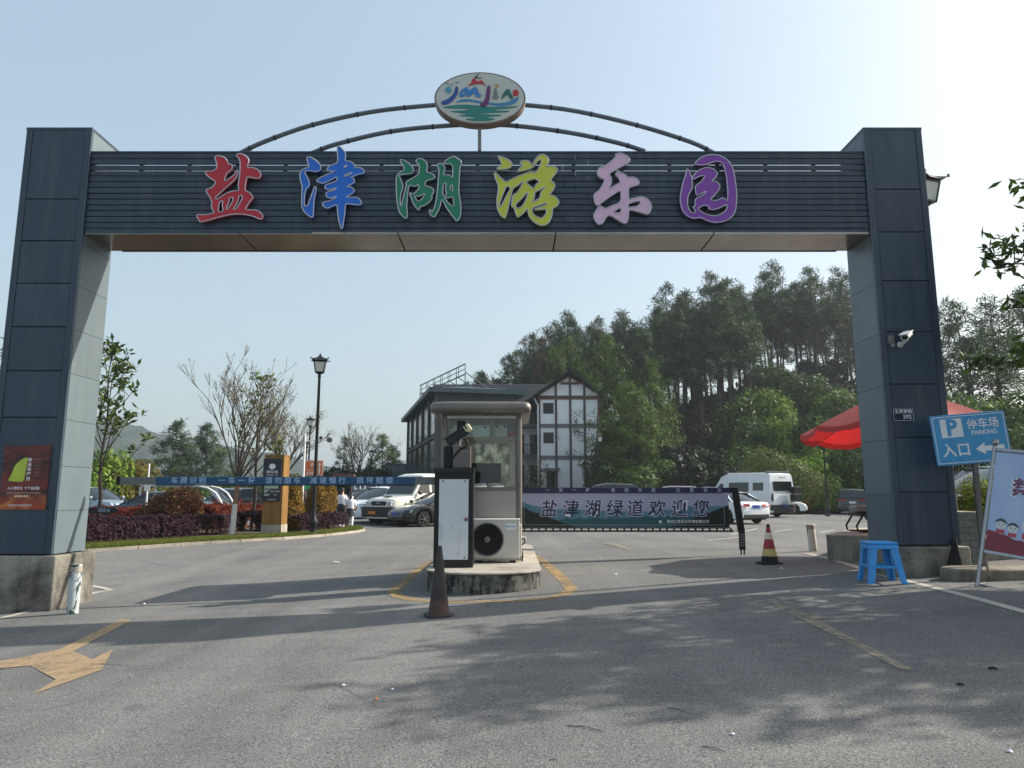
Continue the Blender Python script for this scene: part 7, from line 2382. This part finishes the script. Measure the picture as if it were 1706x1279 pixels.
# ---- undergrowth: dark in the wood, bright at its sunny edge
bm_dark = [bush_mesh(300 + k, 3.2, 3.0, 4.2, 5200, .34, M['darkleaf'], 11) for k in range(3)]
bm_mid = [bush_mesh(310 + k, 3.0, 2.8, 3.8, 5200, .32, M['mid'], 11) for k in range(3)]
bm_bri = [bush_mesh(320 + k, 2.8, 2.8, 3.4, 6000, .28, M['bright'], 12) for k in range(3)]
def bush(u, vtop, Y, mesh, label, w=None, cat='bush', group=None, name='bush', z=None):
    p = atY(u, Y)
    zz = hill_z(p.x, Y) if z is None else z
    h = at(u, vtop, Y).z - zz
    t = thing(name, label, cat, (p.x, Y, zz - .1), u * .37, group)
    c = link_mesh('foliage', mesh, t)
    bb = [Vector(b) for b in mesh_bounds(mesh)]
    s = h / bb[1].z
    wx = (w / (bb[1].x - bb[0].x)) if w else s
    c.scale = (wx, wx, s)
    MB().tube([(0, 0, 0), (.05, 0, h * .35), (.0, .08, h * .6)], [.09, .07, .04], 5).build('stem', M['bark'], t)
    return t
_bb = {}
def mesh_bounds(me):
    if me.name not in _bb:
        co = np.empty(len(me.vertices) * 3, dtype=np.float32)
        me.vertices.foreach_get('co', co)
        co = co.reshape(-1, 3)
        _bb[me.name] = (tuple(co.min(0)), tuple(co.max(0)))
    return _bb[me.name]
p_x = lambda u, Y: atY(u, Y).x
DK = 'dark bushes in the forest edge'
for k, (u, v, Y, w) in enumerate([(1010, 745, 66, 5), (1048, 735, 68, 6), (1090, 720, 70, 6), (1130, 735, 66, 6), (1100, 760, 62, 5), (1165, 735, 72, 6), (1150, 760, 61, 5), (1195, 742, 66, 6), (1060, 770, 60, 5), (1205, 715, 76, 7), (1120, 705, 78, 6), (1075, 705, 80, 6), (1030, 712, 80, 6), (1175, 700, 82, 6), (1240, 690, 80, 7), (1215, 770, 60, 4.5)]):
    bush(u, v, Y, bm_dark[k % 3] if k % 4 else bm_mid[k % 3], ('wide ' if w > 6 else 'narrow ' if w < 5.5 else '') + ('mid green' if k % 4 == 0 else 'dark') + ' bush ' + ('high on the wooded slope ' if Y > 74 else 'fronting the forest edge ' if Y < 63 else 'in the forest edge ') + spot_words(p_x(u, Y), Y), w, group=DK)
BR = 'sunlit bushes at the foot of the hill'
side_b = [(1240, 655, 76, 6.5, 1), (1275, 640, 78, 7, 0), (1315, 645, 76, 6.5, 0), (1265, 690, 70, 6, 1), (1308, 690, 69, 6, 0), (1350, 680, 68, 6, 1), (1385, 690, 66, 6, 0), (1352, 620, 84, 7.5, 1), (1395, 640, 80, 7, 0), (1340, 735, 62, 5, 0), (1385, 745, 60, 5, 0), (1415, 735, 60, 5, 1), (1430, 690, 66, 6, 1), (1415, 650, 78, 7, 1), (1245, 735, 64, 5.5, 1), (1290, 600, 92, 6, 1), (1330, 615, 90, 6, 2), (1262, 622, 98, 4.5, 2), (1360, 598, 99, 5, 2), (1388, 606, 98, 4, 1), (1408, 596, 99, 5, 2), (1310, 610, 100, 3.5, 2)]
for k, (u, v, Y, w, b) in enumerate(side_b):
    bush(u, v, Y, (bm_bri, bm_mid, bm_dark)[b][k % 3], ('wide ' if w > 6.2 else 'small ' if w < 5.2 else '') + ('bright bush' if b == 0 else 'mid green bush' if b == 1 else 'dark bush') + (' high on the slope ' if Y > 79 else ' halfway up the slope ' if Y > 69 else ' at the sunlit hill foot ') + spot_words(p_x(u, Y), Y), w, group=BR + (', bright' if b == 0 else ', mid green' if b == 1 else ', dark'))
dome = bush_mesh(340, 3.2, 3.2, 3.4, 14000, .15, M['clipped'], 3, .4, .93)
bush(1308, 738, 53.5, dome, 'large clipped dome shaped shrub behind the camper van', 6.4, 'shrub', None, 'dome_shrub')
bush(1352, 757, 55, bm_bri[1], 'bright green shrub leaning on the right of the clipped dome', 4.2, 'shrub', None, 'shrub')
LW = 'low shrubs of the far flower bed'
for u, v, Y, w, me_, lab in ((1339, 826, 51, 1.5, bush_mesh(350, 1, 1, 1.2, 2500, .14, M['photinia_gold'], 8), 'golden green shrub right behind the camper cargo boxes'), (1375, 826, 51, 2.2, bush_mesh(351, 1, 1, 1.1, 2500, .14, M['bright'], 8), 'bright green shrub left of the dark suv'), (1363, 842, 50, 2.4, bush_mesh(352, 1, 1, .6, 2200, .11, M['purple_leaf'], 8), 'low purple shrub in front of the bright shrub by the dark suv'), (1389, 832, 50.5, 1.2, bm_mid[0], 'small green shrub touching the dark suv')):
    bush(u, v, Y, me_, lab, w, 'shrub', LW, 'shrub')
bush(890, 752, 46, bush_mesh(345, 1.1, 1.1, 2.6, 2600, .10, M['darkleaf'], 7, .4, .6), 'thin twiggy shrub beside the right post of the ticket booth', 2.1, 'shrub', None, 'shrub')
# row of green right of / behind the parking sign
for k, (u, v, w) in enumerate([(1600, 822, 1.3), (1640, 816, 1.4), (1690, 820, 1.4)]):
    p = at(u, v, 13.6)
    t = thing('shrub', ('clipped yellow green shrub behind the tiled block', 'clipped yellow green shrub behind the sign post', 'clipped yellow green shrub behind the poster stand')[k], 'shrub', (p.x, 13.6, .45), k, 'clipped shrubs behind the parking sign')
    c = link_mesh('foliage', bush_mesh(360 + k, .75, .75, p.z - .45, 5200, .07, M['bright'], 9), t)
    MB().tube([(0, 0, -.3), (0, 0, .4)], .04, 5).build('stem', M['bark'], t)
# ---- pines and bushes right of the right pillar
for k, (u, vtop, Y, vi) in enumerate([(1600, 500, 72, 0), (1642, 505, 68, 6), (1680, 492, 75, 2), (1625, 560, 60, 4), (1700, 545, 58, 5), (1735, 500, 66, 3), (1770, 480, 70, 8)]):
    p = atY(u, Y)
    z = hill_z(p.x, Y)
    Ht = at(u, vtop, Y).z - z
    mt_, mc_ = variants[vi]
    t = thing('pine_tree', ['hazy pine just right of the right pillar', 'hazy pine with straight trunk above the parking sign', 'hazy pine above the poster stand', 'lower dark pine close behind the parking sign', 'lower dark pine at the right edge', 'pine beyond the right edge', 'tall pine beyond the right edge'][k], 'tree', (p.x, Y, z - .3), k * 2.1, 'pines right of the gate')
    H0 = [15, 16.5, 14, 17, 15.5, 13.5, 16, 14.5, 15][vi]
    s = Ht / H0
    t.scale = (s, s, s)
    link_mesh('trunk', mt_, t)
    link_mesh('crown', mc_, t)
for k, (u, v, Y, w, b) in enumerate([(1590, 640, 52, 6, 1), (1650, 655, 50, 6, 0), (1705, 640, 50, 6, 1), (1620, 700, 46, 5, 0), (1690, 700, 44, 5, 1), (1585, 740, 42, 4, 2), (1660, 750, 40, 4.5, 1)]):
    bush(u, v, Y, (bm_bri, bm_mid, bm_dark)[b][k % 3], ['mid green bush right of the right pillar above the parasol', 'bright bush above the parking sign', 'mid green bush above the poster stand', 'bright low bush behind the parking sign', 'mid green low bush behind the poster stand', 'dark low bush beside the right pillar', 'mid green low bush behind the pale blue car'][k], w, group='bushes right of the gate')
# ---- ground cover of the slope
g = np.random.default_rng(77)
P = []
while len(P) < 16000:
    x, y = VEG.uniform(-8, 75), VEG.uniform(56, 118)
    z = hill_z(x, y)
    if z > .15:
        P.append((x, y, z - .1 + VEG.uniform(0, .5)))
V, F = leaves(np.array(P), .75, g, .6, spread=.8, nrm=np.array([0, -.35, .9]), tilt=.5)
gc = link_mesh('ground_cover', np_mesh('ground_cover', V, F, M['darkleaf']))
tag(gc, 'tangled dark ground cover on the wooded slope', kind='stuff')

# ---- background trees on the left
densev = [pine_meshes(240 + k, 13, 2.0 + k, 3.4, M['pine'], 95, .16, .55, 17, flat=.1) for k in range(2)]
LB = 'trees beyond the car park on the left'
for k, (u, vtop, Y, vi, wid_) in enumerate([(281, 702, 80, 13, 1.05), (342, 706, 84, 14, 1.0), (564, 728, 88, 0, .9), (641, 722, 84, 9, 1.0), (660, 742, 90, 10, 1.0), (615, 762, 92, 13, .9), (5, 528, 42, 0, 1.0), (455, 770, 95, 14, .8), (240, 770, 96, 13, .8), (385, 765, 98, 9, .9)]):
    p = atY(u, Y)
    Ht = at(u, vtop, Y).z
    mt_, mc_ = (variants + nearv + densev)[vi]
    H0 = [15, 16.5, 14, 17, 15.5, 13.5, 16, 14.5, 15, 13, 15, 12, 14, 13, 13][vi]
    s = Ht / H0
    t = thing('pine_tree', ['broad dark pine left of the bare tree above the boom', 'broad dark pine right behind the bare tree', 'slim pine right of the tall lantern lamp', 'broad pine beside the dark glazed building', 'low pine touching the dark glazed building', 'low dense pine between the slim pine and broad pine', 'tall pine at the left edge behind the left pillar', 'low pine behind the wooden totem', 'low far pine behind the magnolia', 'low far pine left of the wooden totem'][k], 'tree', (p.x, Y, -.2), k * 1.7, LB)
    t.scale = (s * wid_ * 1.2, s * wid_ * 1.2, s)
    link_mesh('trunk', mt_, t)
    link_mesh('crown', mc_, t)
for k, (u, v, Y, w, mt_) in enumerate([(195, 755, 50, 6, 'olive'), (222, 762, 54, 5, 'olive'), (168, 735, 48, 5, 'bright'), (250, 790, 60, 5, 'mid'), (300, 800, 62, 6, 'bright'), (345, 795, 66, 6, 'mid'), (395, 800, 62, 6, 'mid'), (440, 790, 66, 6, 'darkleaf'), (545, 775, 70, 6, 'darkleaf'), (590, 770, 74, 7, 'darkleaf'), (625, 775, 72, 6, 'darkleaf'), (660, 790, 68, 5, 'mid'), (480, 785, 66, 6, 'olive'), (690, 800, 60, 4, 'olive')]):
    me_ = bush_mesh(400 + k, w / 2, w / 2, w / 2, 3600, .30, M[mt_], 10)
    bush(u, v, Y, me_, ['olive tree crown right beside the left pillar', 'olive tree crown left of the round red shrub', 'bright green crown tucked against the left pillar', 'low green bush under the broad dark pine', 'bright low bush under the broad dark pine', 'green bush behind the bare tree trunk', 'green bush left of the wooden totem', 'dark bush behind the wooden totem', 'dark bush right of the tall lantern lamp', 'dark bush above the walking girls', 'dark bush above the white suv', 'green bush left of the dark building', 'olive bush behind the golden shrubs', 'small olive bush behind the white van'][k], w, group='bushes beyond the car park on the left', z=0.0)
# thinly leaved tree behind the totem and a leafless one by the dark building
for k, (u, Y, vtop, seed, lab) in enumerate([(473, 62, 690, 3, 'round thin twigged tree right of the wooden totem'), (594, 86, 722, 5, 'pale leafless tree between two pines behind the girls')]):
    p = atY(u, Y)
    Ht = at(u, vtop, Y).z
    mb_, tips = branch_tree(seed, Ht * .30, Ht * .35, 1.0, 4, 'twig', .02, .4, 6, .22)
    t = thing('bare_tree', lab, 'tree', (p.x, Y, 0), 0, None)
    MB().tube([(0, 0, -.1), (.05, 0, Ht * .18), (0, 0, Ht * .36)], [.16, .13, .11], 7).build('trunk', M['bark_pale'], t, smooth=60)
    mb_.build('branches', M['twig'], t, fix=False)
    P = np.array([tuple(q) for q, d_ in tips for _ in range(5)]) + g.normal(size=(len(tips) * 5, 3)) * .22
    V, F = leaves(P, .13, g, .5)
    link_mesh('buds', np_mesh('buds', V, F, M['pine_dead'] if k else M['olive']), t)

# ---- the bare tree with lime-washed trunk, magnolias
p = G(387, 893)
bt = thing('bare_tree', 'budding bare tree with lime washed trunk on the planted verge', 'tree', p)
fork = at(386, 800, p.y).z
toph = at(386, 596, p.y).z
MB().tube([(-.03, 0, -.05), (0, 0, .45), (.03, 0, 1.05)], [.115, .095, .085], 10).build('lime_washed_base', M['lime_wash'], bt, smooth=60)
MB().tube([(.03, 0, 1.051), (.06, 0, 1.5), (.09, 0, fork + .05)], [.084, .078, .08], 10).build('trunk', simple('young_bark', (136, 104, 80), .9, 0, .15, 8), bt, smooth=60)
mb_, tips = branch_tree(12, (toph - fork) * .36, fork, .95, 4, 'twig', .0085, .75, 9, .075)
cr_ = mb_.build('branches', M['twig'], bt, (.09, 0, 0), fix=False)
P = np.array([tuple(q - d_ * VEG.uniform(0, .25)) for q, d_ in tips for _ in range(4)])
P = P + g.normal(size=P.shape) * .03
V, F = leaves(P, .055, g, .5)
link_mesh('buds', np_mesh('buds', V, F, M['olive']), bt, (.09, 0, 0))

def magnolia(loc, H, seed, label, n_limb, spread, z_first, leaf=.19, rz=0.0, base_white=False, dens=12, mt='magnolia'):
    r = random.Random(seed)
    gg = np.random.default_rng(seed)
    t = thing('magnolia_tree', label, 'tree', loc, rz)
    tr = [Vector((.05 * math.sin(k * 1.3 + seed), .04 * math.cos(k * 1.7), H * k / 10)) for k in range(11)]
    MB().tube(tr, [.075 * (1 - .82 * k / 10) for k in range(11)], 8).build('trunk', M['bark'], t, smooth=60)
    lb_ = MB()
    pos, axs = [], []
    for k in range(n_limb):
        f = z_first + (1 - z_first) * (k + r.random() * .5) / n_limb
        i = f * 10
        p0 = tr[int(min(9, i))].lerp(tr[int(min(9, i)) + 1], i - int(min(9, i)))
        a = k * 2.4 + r.uniform(-.4, .4)
        L = spread * (1.15 - f) * r.uniform(.7, 1.15) + .25
        d_ = Vector((math.cos(a), math.sin(a), .75 + .5 * f)).normalized()
        pts = [p0, p0 + d_ * L * .5 + Vector((0, 0, .02)), p0 + d_ * L + Vector((0, 0, .18 * L))]
        lb_.tube(pts, [.028 * (1.2 - f), .018, .009], 5, cap=False)
        ends = [pts[2]]
        for j in range(r.choice((1, 2, 2, 3))):
            s_ = pts[1].lerp(pts[2], r.uniform(0, .9))
            e_ = s_ + Vector((r.gauss(0, 1), r.gauss(0, 1), r.uniform(.3, 1.3))).normalized() * L * r.uniform(.25, .5)
            lb_.tube([s_, s_.lerp(e_, .5) + Vector((0, 0, .02)), e_], [.012, .009, .006], 4, cap=False)
            ends.append(e_)
        for e_ in ends:
            for j in range(dens):
                pos.append(tuple(e_ + Vector((r.gauss(0, .07), r.gauss(0, .07), r.gauss(-.03, .09)))))
                axs.append((r.gauss(0, .6), r.gauss(0, .6), .45))
    for j in range(dens * 2):
        pos.append(tuple(tr[10] + Vector((r.gauss(0, .08), r.gauss(0, .08), r.gauss(0, .12)))))
        axs.append((r.gauss(0, .6), r.gauss(0, .6), .6))
    lb_.build('limbs', M['bark'], t, fix=False)
    V, F = leaves(np.array(pos), leaf, gg, .38, axis=np.array(axs), spread=.55)
    link_mesh('leaves', np_mesh('leaves', V, F, M[mt]), t)
    return t
mp = G(160, 889)
magnolia(mp, at(180, 592, mp.y).z, 31, 'young magnolia with glossy leaf clusters close behind the left pillar', 26, 2.1, .28, .27, 0.6, dens=11)
mp = G(421, 884)
magnolia(mp, at(430, 640, mp.y).z, 35, 'young magnolia with dark trunk left of the wooden totem', 20, 1.7, .30, .22, 1.2, dens=6)

# ---- round shrubs and hedges of the verge
def round_shrub(u, vb, vt, w_px, me_args, label, Y=None):
    p = G(u, vb)
    pxm = FPX / p.y
    h = at(u, vt, p.y).z
    t = thing('round_shrub', label, 'shrub', p + Vector((0, 0, .04)), u * .1, None)
    n_, sz, mt_ = me_args
    link_mesh('foliage', bush_mesh(500 + u, w_px / pxm / 2, w_px / pxm / 2, h / 1.06, n_, sz, M[mt_], 6, .42, .86, .3), t)
    MB().tube([(0, 0, -.05), (.03, 0, h * .4)], [.06, .04], 6).build('stem', M['bark'], t)
round_shrub(291, 892, 813, 134, (15000, .105, 'photinia'), 'large round red tipped shrub on the left of the verge')
round_shrub(480, 886, 812, 78, (11000, .10, 'photinia_gold'), 'golden green round shrub right of the wooden totem')
round_shrub(531, 883, 811, 66, (11000, .10, 'photinia_gold'), 'golden red round shrub behind the tall lantern lamp')
def hedge(path, width, h, n, size, mt_, label, lumps=1.0):
    """a clipped hedge along a path: leaves on an uneven shell"""
    gg = np.random.default_rng(int(path[0][0] * 10 + n))
    pts = [G(u, v) for u, v in path]
    seg = [(a, b, (b - a).length) for a, b in zip(pts, pts[1:])]
    tot_ = sum(s[2] for s in seg)
    P, A = [], []
    for _ in range(n):
        s = gg.uniform(0, tot_)
        for a, b, L in seg:
            if s <= L:
                break
            s -= L
        q = a.lerp(b, s / L)
        d_ = (b - a).normalized()
        nrm = Vector((-d_.y, d_.x, 0))
        ph = gg.uniform(-.15, math.pi + .15)
        bx, bz = math.cos(ph), max(0.0, math.sin(ph))
        ex = (abs(bx) ** .45) * (1 if bx > 0 else -1) * width / 2
        ez = (bz ** .45) * h
        wob = 1 + .13 * mnoise.noise((q.x * 1.3, q.y * 1.3, ph * 1.5)) + .08 * mnoise.noise((q.x * 4, q.y * 4, ph * 3))
        k = wob * gg.uniform(.86, 1.04)
        P.append((q.x + nrm.x * ex * k, q.y + nrm.y * ex * k, zg(q.x, q.y) + .05 + ez * k))
        A.append((nrm.x * bx, nrm.y * bx, bz + .3))
    V, F = leaves(np.array(P), size, gg, .5, axis=np.array([0, 0, .1]), spread=.8, nrm=np.array(A), tilt=.5)
    t = thing('hedge', label, 'hedge', (0, 0, 0))
    link_mesh('foliage', np_mesh('foliage', V, F, M[mt_]), t)
    st_ = MB()
    for a, b, L in seg:
        for k in range(int(L / .5) + 1):
            q = a.lerp(b, min(1, k * .5 / L))
            st_.tube([(q.x, q.y, zg(q.x, q.y) - .03), (q.x + .03, q.y, zg(q.x, q.y) + h * .7)], .018, 4)
    st_.build('stems', M['bark'], t)
hedge([(60, 914), (150, 905), (240, 899), (330, 892.5), (362, 889.5)], 1.5, .66, 30000, .085, 'purple_leaf', 'low dark purple hedge along the grass left of the bare tree')
hedge([(402, 888), (428, 886)], 1.2, .66, 9000, .085, 'purple_leaf', 'short piece of purple hedge between bare tree and wooden totem')
hedge([(476, 889), (520, 885.5), (556, 881)], 1.3, .60, 13000, .085, 'purple_leaf', 'low purple hedge right of the wooden totem under the golden shrubs')
hedge([(150, 882), (240, 880)], 1.4, .78, 9000, .10, 'red_leaf', 'red topped hedge behind the purple hedge near the left pillar')
hedge([(330, 884), (380, 881), (425, 879)], 1.5, .88, 14000, .10, 'red_leaf', 'red topped hedge between round shrub and wooden totem')

# ---- leafy tree at the right edge: its boughs reach into the picture and shade the road
def leafy(loc, H, seed, label, R_, zc, n_limb, leaf, mt_):
    r = random.Random(seed)
    gg = np.random.default_rng(seed)
    t = thing('leafy_tree', label, 'tree', loc)
    MB().tube([(0, 0, -.2), (.05, .03, 1.2), (-.04, .05, 2.6), (.03, 0, H * .7), (0, 0, H)], [.16, .13, .11, .07, .02], 9).build('trunk', M['bark'], t, smooth=60)
    lb_ = MB()
    pos, axs = [], []
    for k in range(n_limb):
        f = (k + r.random()) / n_limb
        z = zc + (H - zc) * f * .92
        a = k * 2.399 + r.uniform(-.3, .3)
        L = R_ * math.sqrt(max(.08, 1 - (f * 1.02 - .12) ** 2)) * r.uniform(.75, 1.05)
        p0 = Vector((0, 0, z * .94))
        p2 = Vector((math.cos(a) * L, math.sin(a) * L, z + .2 * L))
        pts = [p0, p0.lerp(p2, .5) + Vector((0, 0, .12 * L)), p2]
        lb_.tube(pts, [.04 * (1.2 - f), .022, .008], 5, cap=False)
        for j in range(14):
            s = r.uniform(.25, 1)
            b0 = (pts[0].lerp(pts[1], s * 2) if s < .5 else pts[1].lerp(pts[2], s * 2 - 1))
            e_ = b0 + Vector((r.gauss(0, 1), r.gauss(0, 1), r.uniform(-.2, .9))).normalized() * r.uniform(.3, .75)
            lb_.tube([b0, b0.lerp(e_, .5) + Vector((0, 0, .03)), e_], [.010, .007, .004], 3, cap=False)
            for q in range(18):
                pos.append(tuple(b0.lerp(e_, .25 + .75 * q / 18) + Vector((r.gauss(0, .06), r.gauss(0, .06), r.gauss(0, .05)))))
                axs.append((r.gauss(0, .5), r.gauss(0, .5), -.15))
    lb_.build('limbs', M['bark'], t, fix=False)
    V, F = leaves(np.array(pos), leaf, gg, .34, axis=np.array(axs), spread=.7)
    link_mesh('leaves', np_mesh('leaves', V, F, M[mt_]), t)
    return t
leafy(Vector((9.35, 8.7, .35)), 6.6, 61, 'leafy evergreen tree whose bough tips hang in at the right edge', 2.75, 2.3, 50, .18, 'mid')
leafy(Vector((12.6, 8.5, .35)), 6.9, 63, 'second leafy evergreen tree beyond the right edge of the picture', 2.9, 2.3, 44, .18, 'mid')

# ---- scraps on the road
LT = 'scraps of litter on the asphalt'
for k, (u, v, s, c, lab) in enumerate([(572, 1142, .035, 'paper', 'scrap of white paper on the sunlit asphalt left of the tree shadow'), (654, 1149, .03, 'paper', 'scrap of white paper at the left rim of the tree shadow'), (627, 1165, .03, 'amber', 'orange cigarette end on the asphalt below the dark cone'), (1000, 930, .07, 'paper', 'white scrap on the asphalt between island and red cone'), (1026, 957, .07, 'paper', 'white scrap lying right of the island line'), (1302, 947, .05, 'paper', 'white scrap in front of the red striped cone'), (560, 937, .12, 'paper', 'white scrap in the left lane far behind the boom'), (18, 1001, .07, 'paper', 'white crumpled scrap by the left footing'), (240, 1006, .05, 'paper', 'small white scrap right of the flaking bollard'), (1654, 1114, .07, 'black_matt', 'black scrap at the sunlit rim of the shade on the right'), (1600, 1141, .05, 'black_matt', 'dark twig on the asphalt on the right'), (1682, 1253, .03, 'paper', 'white scrap at the lower right corner'), (1220, 1224, .03, 'paper', 'pale scrap on the asphalt at the bottom middle')]):
    p = G(u, v)
    s *= .65
    mb_ = MB()
    r = random.Random(k)
    pts = [(math.cos(a) * s * r.uniform(.5, 1), math.sin(a) * s * r.uniform(.4, .8), .004 + r.uniform(0, s * .25)) for a in [2 * math.pi * j / 7 for j in range(7)]]
    mb_.add(pts + [(0, 0, .012 + s * .2)] + [(x, y, .002) for x, y, z in pts], [(j, (j + 1) % 7, 7) for j in range(7)] + [(j, j + 8, (j + 1) % 7 + 8, (j + 1) % 7) for j in range(7)])
    o = mb_.build('litter', M[c], None, p)
    tag(o, lab, 'litter', LT)
# fallen twigs
for k, (u, v, du, dv) in enumerate([(1112, 1180, 32, 9), (945, 1210, 60, 10), (1170, 1245, 40, 10), (915, 1268, 14, 2)]):
    a, b = G(u, v), G(u + du, v + dv)
    mid_ = a.lerp(b, .5) + Vector((.01, .02, .008))
    o = MB().tube([a + Vector((0, 0, .006)), mid_, b + Vector((0, 0, .006))], [.003, .0025, .0015], 4).build('twig', M['bark'])
    tag(o, ['short dark twig on the sunlit asphalt just below the tree shadow', 'long thin twig on the asphalt at the bottom middle', 'thin twig lower right of the long one', 'tiny twig at the very bottom'][k], 'twig')

# ------------------------------------------------------------------ haze
hz = MB().box(-1230, -1230, -1.5, 1230, 1230, 78).build('haze', [], None)
hm_ = bpy.data.materials.new('haze')
hm_.use_nodes = True
ht = hm_.node_tree
for n_ in list(ht.nodes):
    if n_.type == 'BSDF_PRINCIPLED':
        ht.nodes.remove(n_)
pv = ht.nodes.new('ShaderNodeVolumePrincipled')
pv.inputs['Color'].default_value = (0.80, 0.88, 0.95, 1)
pv.inputs['Density'].default_value = 0.00045
pv.inputs['Anisotropy'].default_value = 0.3
ht.links.new(pv.outputs[0], ht.nodes['Material Output'].inputs['Volume'])
hz.data.materials.append(hm_)
hz['kind'] = 'stuff'
hz['label'] = 'thin pale haze over the whole place'

# ------------------------------------------------------------------ lettering and traced outlines become plain meshes
bpy.context.view_layer.update()
dg = bpy.context.evaluated_depsgraph_get()
todo = [o for o in SC.objects if o.type in ('CURVE', 'FONT')]
made = []
for o in todo:
    made.append((o, bpy.data.meshes.new_from_object(o.evaluated_get(dg))))
swap = {}
for o, me in made:
    nm = o.name
    o.name = 'old'
    q = bpy.data.objects.new(nm, me)
    COL.objects.link(q)
    for k in ('label', 'category', 'group', 'kind'):
        if k in o:
            q[k] = o[k]
    swap[o] = q
for o, me in made:
    q = swap[o]
    q.parent = swap.get(o.parent, o.parent)
    q.location, q.rotation_euler, q.scale = o.location, o.rotation_euler, o.scale
for o, me in made:
    bpy.data.objects.remove(o)

# things that would still share a label are told apart by their order from the left
by = {}
for o in SC.objects:
    if 'label' in o and 'category' in o and o.get('category') in ('tree', 'bush', 'shrub'):
        by.setdefault(o['label'], []).append(o)
for lab, os2 in by.items():
    if len(os2) > 1:
        os2.sort(key=lambda o: o.location.x / max(1, o.location.y))
        words = ['left', 'right'] if len(os2) == 2 else ['leftmost', 'second from left', 'third from left', 'fourth from left', 'fifth from left', 'sixth from left', 'seventh from left'][:len(os2) - 1] + ['rightmost']
        for w_, o in zip(words, os2):
            o['label'] = w_ + ' ' + lab
